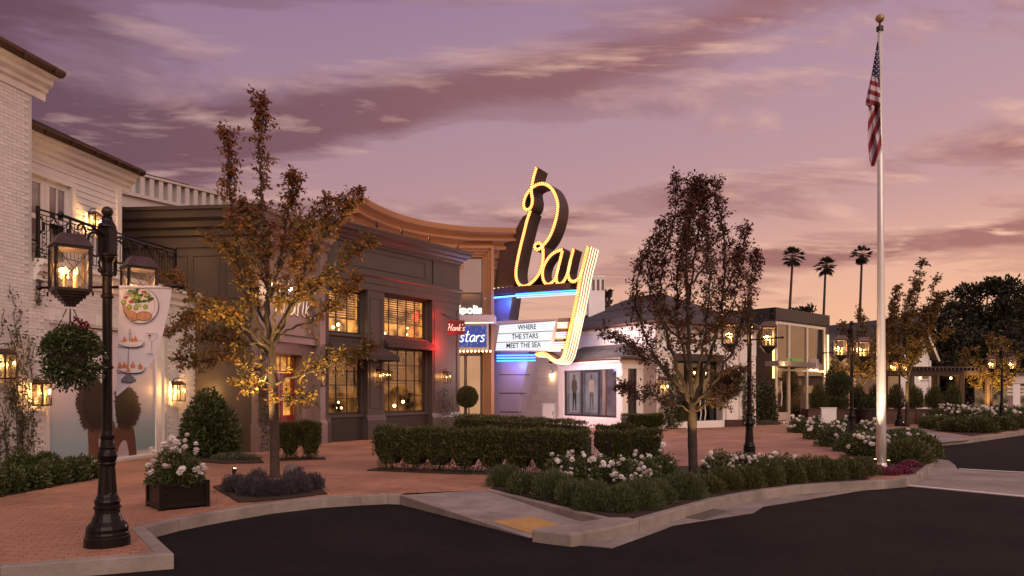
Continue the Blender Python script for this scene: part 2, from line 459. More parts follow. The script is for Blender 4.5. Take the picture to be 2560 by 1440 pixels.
def world_ground():
    g = MB().quad((-1500, -60, -.4), (1500, -60, -.4), (1500, 2500, -.4), (-1500, 2500, -.4))
    structure(g.build('ground', M('dry_ground', (.07, .055, .04), .9, .3, .3, .4, 3)))
    r = MB().quad((-80, -40, ZR), (120, -40, ZR), (120, 48, ZR), (-80, 48, ZR))
    structure(r.build('road', asphalt()))
    pz = MB().ngon([(p[0], p[1], 0) for p in PLAZA])
    plaza = structure(pz.build('plaza', paver_mat('brick_paving', (.39, .195, .125), (.33, .165, .105), (.27, .15, .10), -ANG)))
    m_pav = M('clay_paver', (.4, .17, .11), .70, .34, .7, .5, 70, island_col=[(.30, .145, .092), (.37, .182, .116), (.335, .165, .104), (.385, .19, .122), (.315, .153, .097)])
    # individual pavers where the photo shows them
    ca, sa = math.cos(ANG), math.sin(ANG)
    beds = (BED1, BED4, BED5)
    kin = offset_line(KERB_A, .17)
    poly = kin + [RAMP_L, RAMP_R] + [G(1225, 1195), (.5, 15.8), (-12.5, 15.8), (-12.5, 7.0), kin[0]]
    near = []; rest = []
    for j in range(-10, 190):
        for i in range(-80, 60):
            u = i * .204 + (.102 if j % 2 else 0); v = j * .104
            x = u * ca - v * sa; y = u * sa + v * ca + 6.0
            if y < 6.2 or y > 15.6 or x < -9.8 or x > 1.0: continue
            if x < -.74 * y: continue
            ok = True
            for du, dv in ((-.1, -.05), (.1, -.05), (.1, .05), (-.1, .05)):
                qx, qy = x + du * ca - dv * sa, y + du * sa + dv * ca
                if not inside(poly, qx, qy): ok = False; break
                if any(inside(b, qx, qy) for b in beds): ok = False; break
            if ok: rest.append((y, x))
    rest.sort()
    rng = random.Random(3)
    hx, hy = .1000, .0500
    def tmpl(h):
        c = .006
        return [(-hx, -hy, 0), (hx, -hy, 0), (hx, hy, 0), (-hx, hy, 0), (-hx, -hy, h - .003), (hx, -hy, h - .003), (hx, hy, h - .003), (-hx, hy, h - .003),
                (-hx + c, -hy + c, h), (hx - c, -hy + c, h), (hx - c, hy - c, h), (-hx + c, hy - c, h)]
    fs = [(0, 1, 5, 4), (1, 2, 6, 5), (2, 3, 7, 6), (3, 0, 4, 7), (4, 5, 9, 8), (5, 6, 10, 9), (6, 7, 11, 10), (7, 4, 8, 11), (8, 9, 10, 11)]
    me = bpy.data.meshes.new('paver'); me.from_pydata(tmpl(.012), [], fs); me.materials.append(m_pav)
    vis = [q for q in rest if abs(q[1] / q[0]) < .69]
    chosen = set(vis[:300])
    for (y, x) in vis[:300]:
        o = link('paver', me, None, plaza)
        o.location = (x, y, rng.uniform(-.0012, .0012)); o.rotation_euler = (rng.uniform(-.008, .008), rng.uniform(-.008, .008), ANG + rng.uniform(-.008, .008))
    far = np.array([(x, y) for (y, x) in rest if (y, x) not in chosen])
    T = np.array(tmpl(.012)); N = len(far)
    V = np.zeros((N, 12, 3)); a = ANG + RNG.uniform(-.008, .008, N)
    V[:, :, 0] = far[:, 0:1] + T[None, :, 0] * np.cos(a)[:, None] - T[None, :, 1] * np.sin(a)[:, None]
    V[:, :, 1] = far[:, 1:2] + T[None, :, 0] * np.sin(a)[:, None] + T[None, :, 1] * np.cos(a)[:, None]
    V[:, :, 2] = T[None, :, 2] + RNG.uniform(-.002, .002, N)[:, None] + RNG.uniform(-.012, .012, N)[:, None] * T[None, :, 0]
    link('paver_field', np_mesh('paver_field', V, fs, 12), m_pav, plaza, kind='stuff')
    # kerbs
    k = strip(MB(), offset_line(KERB_A, -.008), .158, -.3, .014); structure(k.build('kerb', m_conc, bevel=.012))
    structure(MB().prism([G(*q) for q in ((1328, 1325), (1430, 1337), (1522, 1322), (1600, 1304), (1570, 1294), (1519, 1296))], -.3, .016).build('kerb', m_conc, bevel=.03))
    k = strip(MB(), offset_line(KERB_B[1:], -.008), .158, -.3, .018); structure(k.build('kerb', m_conc, bevel=.012))
    k = strip(MB(), offset_line(KERB_C, -.008), .158, -.3, .014); structure(k.build('kerb', m_conc, bevel=.012))
    k = strip(MB(), offset_line(BED_SIDE, -.008), .138, -.3, .012); structure(k.build('kerb', m_conc, bevel=.015))
    # tapering kerb and the ramp
    a, b = Vector((*G(1000, 1239), .012)), Vector((*G(1324, 1345, ZR), ZR + .012))
    d = (b - a); nl = Vector((-d.y, d.x, 0)).normalized() * .13
    k = MB().hexa([a - Vector((0, 0, .3)), b - Vector((0, 0, .2)), b + nl - Vector((0, 0, .2)), a + nl - Vector((0, 0, .3)), a, b, b + nl, a + nl])
    structure(k.build('kerb', m_conc, bevel=.012))
    c = Vector((*G(1519, 1304, -.06), -.06)); e = Vector((*RAMP_R, .002))
    rp = MB()
    A0, B0 = a + nl * .9 - Vector((0, 0, .008)), b + nl * .9 - Vector((0, 0, .008))
    C0 = Vector((*G(1500, 1318, -.13), -.13)); D0 = e
    n = 14
    for i in range(n):
        for j in range(n):
            def bl(s, t): return A0.lerp(D0, s).lerp(B0.lerp(C0, s), t)
            rp.quad(bl(i / n, j / n), bl((i + 1) / n, j / n), bl((i + 1) / n, (j + 1) / n), bl(i / n, (j + 1) / n))
    structure(rp.build('ramp', M('ramp_concrete', (.28, .24, .22), .85, .32, 1.8, .6, 45)))
    # tactile pad
    tp = [Vector((*G(*q, -.125), -.125)) for q in ((1206, 1303), (1322, 1340), (1392, 1314), (1300, 1290))]
    def onramp(s, t): return A0.lerp(D0, s).lerp(B0.lerp(C0, s), t)
    m_tac = M('tactile_yellow', (.44, .26, .09), .6, .15, 5, .2, 40)
    pad = structure(MB().add([onramp(.02, .70) + Vector((0, 0, .006)), onramp(.02, .985) + Vector((0, 0, .006)), onramp(.62, .985) + Vector((0, 0, .006)), onramp(.62, .70) + Vector((0, 0, .006))], [(0, 1, 2, 3)]).build('tactile_paving', m_tac))
    dm = MB()
    for i in range(22):
        for j in range(16):
            q = onramp(.04 + i / 22 * .58, .71 + j / 16 * .27)
            dm.lathe([(.014, 0), (.012, .005), (.006, .0065)], (q.x, q.y, q.z + .006), 6)
    dm.build('dome_field', m_tac, pad, kind='stuff')
    # gutter apron with a drain grate
    gut = [G(*q, ZR) for q in ((1428, 1362), (1530, 1371), (1640, 1331), (1684, 1314), (1884, 1283), (1908, 1267), (2021, 1249), (2140, 1229), (2255, 1214), (2240, 1208), (2100, 1221), (1963, 1232), (1856, 1247), (1748, 1267), (1640, 1292), (1600, 1306), (1522, 1324))]
    structure(MB().prism(gut, -.3, ZR + .008).build('gutter', M('gutter_concrete', (.25, .215, .195), .85, .38, 1.5, .5, 40)))
    gr = thing('drain_grate', 'grey iron drain grate set in the gutter concrete', 'drain grate', (*G(1765, 1287, ZR), ZR + .01))
    gx, gy = G(1765, 1287, ZR)
    a2 = math.atan2(KERB_B[3][1] - KERB_B[2][1], KERB_B[3][0] - KERB_B[2][0])
    fr = MB(); L2, W2 = .5, .2
    for (x0, x1, y0, y1) in ((-L2, L2, -W2, -W2 + .03), (-L2, L2, W2 - .03, W2), (-L2, -L2 + .03, -W2 + .03, W2 - .03), (L2 - .03, L2, -W2 + .03, W2 - .03)): fr.box(x0, x1, y0, y1, 0, .012)
    gr.rotation_euler = (0, 0, a2)
    m_iron = M('cast_iron', (.16, .145, .14), .6, .25, 9, .3, 40, metal=.3)
    fr.build('frame', m_iron, gr, world=False)
    for i in range(17):
        x = -L2 + .06 + i * .055
        MB().box(x, x + .026, -W2 + .03, W2 - .03, .001, .010).build('bar', m_iron, gr, world=False)
    # crosswalk and flush grey paving
    m_gp = paver_mat('grey_paving', (.31, .265, .235), (.25, .215, .19), (.17, .145, .13), -ANG + .3)
    cw = [G(*q, ZR) for q in ((2262, 1212), (2300, 1196), (2330, 1172), (2340, 1148), (2372, 1152), (2388, 1164), (2394, 1175), (2560, 1184), (3000, 1207), (3000, 1286), (2560, 1244), (2250, 1215))]
    cwo = structure(MB().prism(cw, -.3, ZR + .012).build('crosswalk', m_gp))
    m_line = M('white_road_paint', (.72, .69, .66), .6, .1, 6, .2, 60)
    for a3, b3 in (((2254, 1214), (3000, 1285)), ((2396, 1174), (3000, 1206))):
        q = strip(MB(), [G(*a3, ZR), G(*b3, ZR)], .12, ZR + .012, ZR + .018)
        q.build('painted_line', m_line, cwo)
    # flush grey walk between the far beds
    fw = [G(*q) for q in ((2212, 1071), (2300, 1068), (2320, 1078), (2432, 1094), (2420, 1099), (2312, 1109), (2266, 1092))]
    structure(MB().prism(fw, -.02, .004).build('path', m_gp))
    for i, b in enumerate((BED1, BED2, BED3, BED4, BED5, BED6)):
        structure(MB().prism(b, -.05, .022 + .001 * i).build('soil_bed', m_soil))
world_ground()
# ------------------------------------------------------------------ building helpers
def wall_mb(F, t0, t1, z0, z1, holes=(), off=0.0, reveal=.25):
    mb = MB()
    ts = sorted({t0, t1, *[h[0] for h in holes], *[h[1] for h in holes]}); zs = sorted({z0, z1, *[h[2] for h in holes], *[h[3] for h in holes]})
    for a, b in zip(ts, ts[1:]):
        for c, d in zip(zs, zs[1:]):
            m, n = (a + b) / 2, (c + d) / 2
            if any(h[0] < m < h[1] and h[2] < n < h[3] for h in holes): continue
            mb.quad(F.p(a, off, c), F.p(b, off, c), F.p(b, off, d), F.p(a, off, d))
    for (a, b, c, d) in holes:
        i = off - reveal
        mb.quad(F.p(a, off, c), F.p(a, i, c), F.p(b, i, c), F.p(b, off, c)); mb.quad(F.p(a, off, d), F.p(b, off, d), F.p(b, i, d), F.p(a, i, d))
        mb.quad(F.p(a, off, c), F.p(a, off, d), F.p(a, i, d), F.p(a, i, c)); mb.quad(F.p(b, off, c), F.p(b, i, c), F.p(b, i, d), F.p(b, off, d))
    return mb
def molding(mb, F, t0, t1, prof, m0=0.0, m1=0.0):
    a = [F.p(t0 - m0 * o, o, z) for o, z in prof]; b = [F.p(t1 + m1 * o, o, z) for o, z in prof]
    n = len(prof)
    fs = [(i, i + 1, n + i + 1, n + i) for i in range(n - 1)] + [tuple(range(n)), tuple(range(2 * n - 1, n - 1, -1))]
    return mb.add(a + b, fs)
def window(parent, F, t0, t1, z0, z1, off, nx, ny, mf, mg, fw=.06, mw=.03, name='window', panes=True, label=None):
    """frame with glazing bars as one part, its panes as sub-parts"""
    mb = MB()
    mb.fbox(F, t0, t1, off, off + .06, z0, z0 + fw); mb.fbox(F, t0, t1, off, off + .06, z1 - fw, z1)
    mb.fbox(F, t0, t0 + fw, off, off + .06, z0 + fw, z1 - fw); mb.fbox(F, t1 - fw, t1, off, off + .06, z0 + fw, z1 - fw)
    a, b, c, d = t0 + fw, t1 - fw, z0 + fw, z1 - fw
    for i in range(1, nx):
        x = a + (b - a) * i / nx; mb.fbox(F, x - mw / 2, x + mw / 2, off + .01, off + .045, c, d)
    for j in range(1, ny):
        y = c + (d - c) * j / ny; mb.fbox(F, a, b, off + .008, off + .043, y - mw / 2, y + mw / 2)
    w = mb.build(name, mf, parent)
    if label: w['label'] = label
    if panes:
        for i in range(nx):
            for j in range(ny):
                x0, x1 = a + (b - a) * i / nx, a + (b - a) * (i + 1) / nx; y0, y1 = c + (d - c) * j / ny, c + (d - c) * (j + 1) / ny
                MB().fbox(F, x0, x1, off + .022, off + .028, y0, y1).build('pane', mg, w)
    return w
def lit_room(key, dark, lite, s, scale=1.3):
    """blotchy glow"""
    if key in MATS: return MATS[key]
    m, nt = _new(key); N = nt.nodes.new; L = nt.links.new
    o = N('ShaderNodeOutputMaterial'); e = N('ShaderNodeEmission'); t = N('ShaderNodeTexCoord')
    n = N('ShaderNodeTexNoise'); n.inputs['Scale'].default_value = scale; n.inputs['Detail'].default_value = 5; L(t.outputs['Object'], n.inputs['Vector'])
    c = N('ShaderNodeValToRGB'); c.color_ramp.elements[0].position = .35; c.color_ramp.elements[1].position = .68
    c.color_ramp.elements[0].color = (*dark, 1); c.color_ramp.elements[1].color = (*lite, 1); L(n.outputs['Fac'], c.inputs[0])
    L(c.outputs[0], e.inputs[0]); e.inputs[1].default_value = s; L(e.outputs[0], o.inputs[0]); MATS[key] = m
    return m
def interior(parent, F, t0, t1, z0, z1, off, depth, mat):
    a, b = off - depth, off
    mb = MB()
    mb.quad(F.p(t0, a, z0), F.p(t1, a, z0), F.p(t1, a, z1), F.p(t0, a, z1))
    for (p, q) in ((t0, t0), (t1, t1)): mb.quad(F.p(p, a, z0), F.p(p, b, z0), F.p(p, b, z1), F.p(p, a, z1))
    mb.quad(F.p(t0, a, z0), F.p(t1, a, z0), F.p(t1, b, z0), F.p(t0, b, z0)); mb.quad(F.p(t0, a, z1), F.p(t1, a, z1), F.p(t1, b, z1), F.p(t0, b, z1))
    return mb.build('interior', mat, parent)
def courses(mb, a, b, c, d, n, th=.025):
    """overlapping roof courses from eave a-b up to ridge d-c"""
    a, b, c, d = map(Vector, (a, b, c, d))
    nrm = (b - a).cross(d - a).normalized()
    if nrm.z < 0: nrm = -nrm
    for i in range(n):
        s, e = i / n, min(1.0, (i + 1.25) / n)
        p0, p1 = a.lerp(d, s), b.lerp(c, s); q0, q1 = a.lerp(d, e), b.lerp(c, e)
        mb.hexa([p0, p1, q1, q0, p0 + nrm * th, p1 + nrm * th, q1 + nrm * .004, q0 + nrm * .004])
    return mb
def text_mesh(s, size, ext=.004, bold=.0, align='LEFT', shear=0.0):
    c = bpy.data.curves.new('text', 'FONT'); c.body = s; c.size = size; c.extrude = ext; c.offset = bold; c.align_x = align; c.shear = shear
    c.resolution_u = 3
    o = bpy.data.objects.new('text', c); COL.objects.link(o)
    bpy.context.view_layer.update()
    me = bpy.data.meshes.new_from_object(o)
    bpy.data.objects.remove(o); bpy.data.curves.remove(c)
    return me
def place_text(name, s, size, F, t, off, z, mat, parent, ext=.01, bold=0.0, align='CENTER', shear=0.0, sx=1.0, kind=None):
    me = text_mesh(s, size, ext, bold, align, shear)
    me.materials.clear(); me.materials.append(mat)
    for v in me.vertices:
        x, y, zz = v.co; v.co = F.p(t + x * sx, off + zz, z + y)
    return link(name, me, mat, parent)
SCRIPT = {
 'H': ([[(.0, .85), (.12, 1), (.16, .6), (.1, 0)], [(.02, .42), (.3, .52), (.52, .5)], [(.58, 1), (.5, .5), (.48, .1), (.58, 0)]], .68),
 'a': ([[(.42, .42), (.25, .5), (.08, .35), (.08, .1), (.2, 0), (.35, .12), (.42, .42), (.4, .1), (.5, .02)]], .5),
 'n': ([[(.05, .48), (.08, .0)], [(.08, .3), (.22, .48), (.33, .42), (.34, .1), (.45, .02)]], .46),
 'k': ([[(.08, 1), (.05, 0)], [(.35, .48), (.08, .22), (.38, .0)]], .42), "'": ([[(.08, 1), (.05, .8)]], .15),
 's': ([[(.33, .42), (.2, .5), (.08, .4), (.18, .27), (.32, .15), (.2, .0), (.03, .06)]], .4),
 't': ([[(.16, .85), (.12, .15), (.2, 0), (.32, .06)], [(0, .55), (.32, .58)]], .36), 'r': ([[(.06, .48), (.08, 0)], [(.08, .28), (.2, .47), (.34, .45)]], .36),
 'e': ([[(.08, .22), (.36, .28), (.3, .48), (.14, .46), (.06, .2), (.16, .0), (.36, .08)]], .42), 'h': ([[(.08, 1), (.05, 0)], [(.06, .3), (.2, .48), (.33, .42), (.34, 0)]], .42), ' ': ([], .3)}
def script_text(s, F, t, off, z, h, r, slant=.2):
    mb = MB(); x = 0
    for ch in s:
        st, w = SCRIPT[ch]
        for pl in st:
            pts = smooth_path([F.p(t + (x + a + slant * b) * h, off, z + b * h) for a, b in pl], 4)
            mb.tube(pts, r, 6)
        x += w
    return mb, x * h
CLASSIC = [(0, 0), (.06, .0), (.08, .12), (.14, .16), (.16, .30), (.28, .36), (.30, .46), (.42, .52), (.45, .62), (0, .64)]

# ------------------------------------------------------------------ white brick building on the left
FB = Frame((-11.11, 12), (.177, .984))
def brick_building():
    t = thing('brick_building', 'white painted brick building with balcony and copper-edged slate roof', 'building', (-11.5, 15, 0))
    tc_, te = 4.07, 9.96
    p0, p1 = FB.t_at(123) , FB.t_at(411)
    hole = (p0, p1, .06, 3.3)
    base = wall_mb(FB, -5, te, 0, 4.62, [hole], 0, .12)
    base.quad(FB.p(te, 0, 0), FB.p(te, -4, 0), FB.p(te, -4, 4.6), FB.p(te, 0, 4.6))
    base.add([FB.p(-5, 0, 4.62), FB.p(tc_, 0, 4.62), FB.p(tc_, 0, 8.2), FB.p(-5, 0, 8.2)], [(0, 1, 2, 3)])
    base.quad(FB.p(tc_, 0, 4.6), FB.p(tc_, -4, 4.6), FB.p(tc_, -4, 8.2), FB.p(tc_, 0, 8.2))
    wl_ = base.build('wall', m_mortar, t)
    # bricks
    L, H, J = .2, .066, .01
    spots = []
    for j in range(0, int(8.14 / (H + J))):
        z = .01 + j * (H + J)
        for i in range(-6, 52):
            x = 2.2 + i * (L + J) + (.105 if j % 2 else 0)
            if x < 2.0: continue
            x1 = x + L
            if z < 4.25:
                if x1 > te: continue
                if x1 > p0 - .1 and x < p1 + .1 and z < 3.42: continue
            else:
                if z < 4.75 and x1 > tc_: continue
                if x1 > tc_ - .01: continue
            spots.append((x, z))
    rng = random.Random(5)
    one = MB().hexa([(0, -.012, 0), (L, -.012, 0), (L, .0, 0), (0, .0, 0), (0, -.012, H), (L, -.012, H), (L, 0, H), (0, 0, H)])
    me = one.mesh(name='brick'); me.materials.append(m_brickw)
    def persp(q):
        d = FB.p(q[0], 0, 0); return abs(d.x / d.y) > .692
    vis = sorted([q for q in spots if not persp(q)], key=lambda q: q[0])
    ang = math.atan2(FB.u.y, FB.u.x)
    pick = set(vis[:300])
    for q in vis[:300]:
        o = link('brick', me, None, wl_); p = FB.p(q[0], rng.uniform(-.003, .002), q[1]); o.location = p; o.rotation_euler = (0, 0, ang)
    rest = [q for q in spots if q not in pick]
    mb = MB()
    for x, z in rest:
        o = rng.uniform(-.003, .002); mb.fbox(FB, x, x + L, o, o + .012, z, z + H)
    mb.build('brickwork', m_brickw, wl_, kind='stuff')
    # stone band between the floors, soldier course over the opening
    so_ = MB()
    n = int((p1 - p0 + .3) / .078)
    for i in range(n): so_.fbox(FB, p0 - .15 + i * .078, p0 - .15 + i * .078 + .068, 0, .016, 3.36, 3.60)
    so_.build('soldier_course', m_brickw, wl_, kind='stuff')
    lg = MB(); molding(lg, FB, tc_ + .05, te, [(0, 4.18), (.07, 4.20), (.07, 4.30), (.16, 4.38), (.19, 4.50), (.26, 4.54), (.26, 4.64), (0, 4.66)], 0, .2)
    lg.build('ledge', m_white, t)
    bal = MB().fbox(FB, tc_, te, -4, .02, 4.60, 4.70); bal.build('balcony_floor', m_conc, t)
    # upper storey set back, clapboarded
    so2 = -1.2
    tu = FB.t_at(300, so2)
    d0, d1 = FB.t_at(84, so2), FB.t_at(176, so2)
    dz0, dz1 = 4.70, FB.z_at(130, 452, so2)
    wall_mb(FB, tc_ - 2, tu, 4.7, 7.5, [(d0 - .5, d1, dz0, dz1)], so2, .15).build('wall', m_white, t)
    MB().quad(FB.p(tu, so2, 4.7), FB.p(tu, so2 - 4, 4.7), FB.p(tu, so2 - 4, 7.6), FB.p(tu, so2, 7.6)).build('wall', m_white, t)
    nb = 17; bh = (7.36 - 4.72) / nb
    for i in range(nb):
        z = 4.72 + i * bh
        segs = [(d1 + .13, tu - .16)] if z < dz1 + .1 else [(tc_ - 1.5, tu - .16)]
        for a, b in segs:
            MB().hexa([FB.p(a, so2 + .028, z), FB.p(b, so2 + .028, z), FB.p(b, so2, z), FB.p(a, so2, z), FB.p(a, so2 + .008, z + bh - .004), FB.p(b, so2 + .008, z + bh - .004), FB.p(b, so2, z + bh - .004), FB.p(a, so2, z + bh - .004)]).build('clapboard', m_white, t)
    MB().fbox(FB, tu - .16, tu + .02, so2, so2 + .045, 4.7, 7.4).build('corner_board', m_white, t)
    fr = MB(); fr.fbox(FB, d1, d1 + .12, so2, so2 + .06, 4.72, dz1 + .12); fr.fbox(FB, tc_ - 1, d1, so2, so2 + .062, dz1, dz1 + .12)
    fr.build('door_frame', m_white, t)
    mid = (d0 + d1) / 2 - .18
    for a, b in ((d0 - .5, mid), (mid + .01, d1)):
        dr = MB(); o = so2 - .1
        st = .13
        dr.fbox(FB, a, b, o, o + .05, dz0, dz0 + .22); dr.fbox(FB, a, b, o, o + .05, dz1 - .14, dz1)
        dr.fbox(FB, a, a + st, o, o + .05, dz0 + .22, dz1 - .14); dr.fbox(FB, b - st, b, o, o + .05, dz0 + .22, dz1 - .14)
        dr.fbox(FB, a + st, b - st, o, o + .045, dz1 - 1.02, dz1 - .90)
        dr.fbox(FB, (a + b) / 2 - .02, (a + b) / 2 + .02, o, o + .045, dz1 - .90, dz1 - .14)
        door = dr.build('door', m_white, t)
        MB().fbox(FB, a + st, b - st, o + .015, o + .022, dz1 - .9, dz1 - .14).build('pane', GLASS('door_glass', (.75, .73, .66), .25), door)
        MB().fbox(FB, a + st, b - st, o + .015, o + .022, dz0 + .22, dz1 - 1.02).build('pane', m_glassd, door)
        MB().fbox(FB, b - .07, b - .05, o + .05, o + .1, dz0 + .95, dz0 + 1.15).build('handle', m_black, door)
    interior(t, FB, d0 - .6, d1 + .1, 4.7, dz1 + .1, so2 - .14, 1.2, M('dim_room', (.12, .11, .09), .9, .2, 2, 0))
    # eaves
    def eaves(ta, tb, off, z, prof, m1):
        co = MB(); molding(co, FB, ta, tb, [(off + a, z + b) for a, b in prof], 0, 0); return co
    pr = [(0, -.16), (.03, -.16), (.04, -.02), (.10, .02), (.12, .10), (.22, .16), (.24, .26), (.36, .30), (.36, .34), (0, .36)]
    eaves(tc_ - 2.2, tu + .36, so2, 7.46, pr, 0).build('cornice', m_white, t)
    eaves(-5, tc_ + .34, 0, 8.32, pr, 0).build('cornice', m_white, t)
    for (ta, tb, off, z) in ((tc_ - 2.2, tu + .42, so2, 7.83), (-5, tc_ + .40, 0, 8.69)):
        gt = MB(); molding(gt, FB, ta, tb, [(off + .30, z - .02), (off + .44, z - .02), (off + .50, z + .04), (off + .50, z + .10), (off + .46, z + .10), (off + .44, z + .03), (off + .3, z + .03)])
        gt.build('gutter', m_copper, t)
        for k in range(int((tb - ta) / .8)):
            x = tb - .3 - k * .8
            MB().fbox(FB, x, x + .03, off + .3, off + .508, z - .03, z + .108).build('gutter_bracket', m_copper, t)
        rf = MB(); e0 = FB.p(ta, off + .45, z + .1); e1 = FB.p(tb + .02, off + .45, z + .1)
        r0 = FB.p(ta, off - 3.0, z + 1.75); r1 = FB.p(tb - 3.4, off - 3.0, z + 1.75)
        courses(rf, e0, e1, r1, r0, 16, .03)
        h1 = FB.p(tb + .02, off - 6.4, z + .1)
        courses(rf, e1, h1, r1, r1 + Vector((0, 0, .001)), 16, .03)
        rf.build('roof', m_slate, t)
    # railing along the ledge
    rl = MB(); zt, zb, o = 5.72, 4.78, .10
    ra, rb = tc_ + .06, FB.t_at(438, .1)
    for z, r in ((zt, .022), (zt - .1, .012), (zb, .014)): rl.tube([FB.p(ra, o, z), FB.p(rb, o, z)], r, 6)
    n = int((rb - ra) / .115)
    for i in range(n + 1):
        x = ra + (rb - ra) * i / n; rl.tube([FB.p(x, o, zb), FB.p(x, o, zt - .1)], .008, 5)
    m = int((rb - ra) / .42)
    for i in range(m):
        a, b = ra + (rb - ra) * i / m, ra + (rb - ra) * (i + 1) / m
        for sag in (.12, .2):
            rl.tube([FB.p(a + (b - a) * s / 8, o + .015, zt - .1 - sag * math.sin(math.pi * s / 8)) for s in range(9)], .010, 5)
        rl.tube([FB.p((a + b) / 2 + .09 * math.cos(q), o + .01, zt - .35 + .09 * math.sin(q)) for q in np.linspace(0, 6.28, 13)[:-1]], .007, 5, closed=True)
    for x in (ra, (ra + rb) / 2, rb): rl.fbox(FB, x - .03, x + .03, o - .03, o + .03, 4.68, zt + .06)
    rl.build('railing', m_black, t)
    return t
brick_building()
def poster():
    """photo mural in the wall opening, a flat print"""
    p0, p1 = FB.t_at(123) + .03, FB.t_at(411) - .03
    t = thing('mural_poster', 'tall beach photo mural of two long-haired people seen from behind', 'poster', FB.p((p0 + p1) / 2, 0, 0))
    m, nt = _new('sea_print'); N = nt.nodes.new; L = nt.links.new
    o = N('ShaderNodeOutputMaterial'); p = N('ShaderNodeBsdfPrincipled'); tc2 = N('ShaderNodeTexCoord'); s = N('ShaderNodeSeparateXYZ')
    n = N('ShaderNodeTexNoise'); n.inputs['Scale'].default_value = 3; mp = N('ShaderNodeMapping'); mp.inputs['Scale'].default_value = (1, 1, 7)
    L(tc2.outputs['Object'], s.inputs[0]); L(tc2.outputs['Object'], mp.inputs[0]); L(mp.outputs[0], n.inputs['Vector'])
    ma = N('ShaderNodeMath'); ma.operation = 'MULTIPLY_ADD'; ma.inputs[1].default_value = .22; L(n.outputs['Fac'], ma.inputs[0]); L(s.outputs[2], ma.inputs[2])
    dv = N('ShaderNodeMath'); dv.operation = 'DIVIDE'; dv.inputs[1].default_value = 3.4; L(ma.outputs[0], dv.inputs[0])
    c = N('ShaderNodeValToRGB'); el = c.color_ramp.elements
    st = [(.02, (.58, .5, .5)), (.075, (.62, .56, .56)), (.11, (.26, .36, .40)), (.2, (.30, .40, .44)), (.32, (.36, .43, .48)), (.42, (.50, .48, .54)), (.6, (.62, .56, .60)), (1, (.66, .60, .64))]
    while len(el) < len(st): el.new(.5)
    for e, (a, b) in zip(el, st): e.position = a; e.color = (*b, 1)
    L(dv.outputs[0], c.inputs[0]); L(c.outputs[0], p.inputs['Base Color']); p.inputs['Roughness'].default_value = .35; L(p.outputs[0], o.inputs[0])
    pn = MB().fbox(FB, p0, p1, -.11, -.08, .075, 3.27).build('print_panel', m, t)
    f = MB(); f.fbox(FB, p0 - .03, p1 + .03, -.10, -.03, .062, .10); f.fbox(FB, p0 - .03, p0 + .03, -.1, -.04, .1, 3.29); f.fbox(FB, p1 - .25, p1 + .03, -.1, -.04, .1, 3.29)
    f.build('frame', m_white, t)
    def flat(name, pts, k, mat, jag=0):
        q = smooth_path([FB.p(FB.t_at(x, -.08), -.08 + .003 * k, FB.z_at(x, y, -.08)) for x, y in pts], 4, closed=True)
        if jag:
            r = random.Random(2); cc = sum(q, Vector()) / len(q)
            q2 = []
            for i in range(len(q)):
                a, b = q[i], q[(i + 1) % len(q)]
                for s2 in (0, .17, .33, .5, .67, .83):
                    v = a.lerp(b, s2); q2.append(v + (v - cc) * (r.uniform(-jag, jag) + (jag * 1.3 if r.random() < .18 else 0)))
            q = q2
        mb = MB(); cen = sum(q, Vector()) / len(q); mb.add([cen] + q, [(0, i + 1, (i + 1) % len(q) + 1) for i in range(len(q))])
        mb.build(name, mat, pn)
    sk = M('print_skin', (.135, .062, .042), .45, .15, 4, 0); hr = M('print_hair', (.020, .012, .010), .6, .4, 9, 0); dr = M('print_dress', (.46, .38, .40), .5, .06, 8, 0)
    hr2 = M('print_hair_edge', (.045, .027, .022), .6, .5, 14, 0)
    flat('printed_back', [(222, 1060), (255, 1045), (285, 1055), (292, 1120), (290, 1153), (229, 1161), (221, 1110)], 1, sk)
    flat('printed_back', [(285, 1075), (318, 1060), (333, 1070), (339, 1110), (337, 1147), (288, 1154), (284, 1110)], 1.4, sk)
    flat('printed_arm', [(250, 1010), (262, 1015), (266, 1060), (262, 1110), (250, 1090), (247, 1040)], 1.2, sk)
    flat('printed_dress', [(297, 1118), (310, 1100), (318, 1112), (320, 1149), (293, 1153)], 1.9, dr)
    flat('printed_dress', [(247, 1095), (251, 1090), (251, 1118), (247, 1120)], 1.9, dr)
    flat('printed_hair', [(238, 945), (264, 975), (266, 1030), (256, 1070), (232, 1078), (208, 1068), (196, 1030), (188, 1005), (200, 970), (215, 948)], 2.2, hr2, .09)
    flat('printed_hair', [(238, 955), (258, 980), (260, 1030), (250, 1066), (230, 1068), (212, 1050), (206, 1010), (212, 970)], 2.5, hr, .05)
    flat('printed_hair', [(310, 965), (332, 975), (346, 1000), (350, 1030), (338, 1060), (318, 1072), (296, 1064), (288, 1030), (287, 985), (296, 968)], 2.8, hr2, .08)
    flat('printed_hair', [(308, 972), (328, 985), (338, 1010), (334, 1042), (318, 1064), (298, 1058), (291, 1025), (292, 985)], 3.1, hr, .05)
poster()

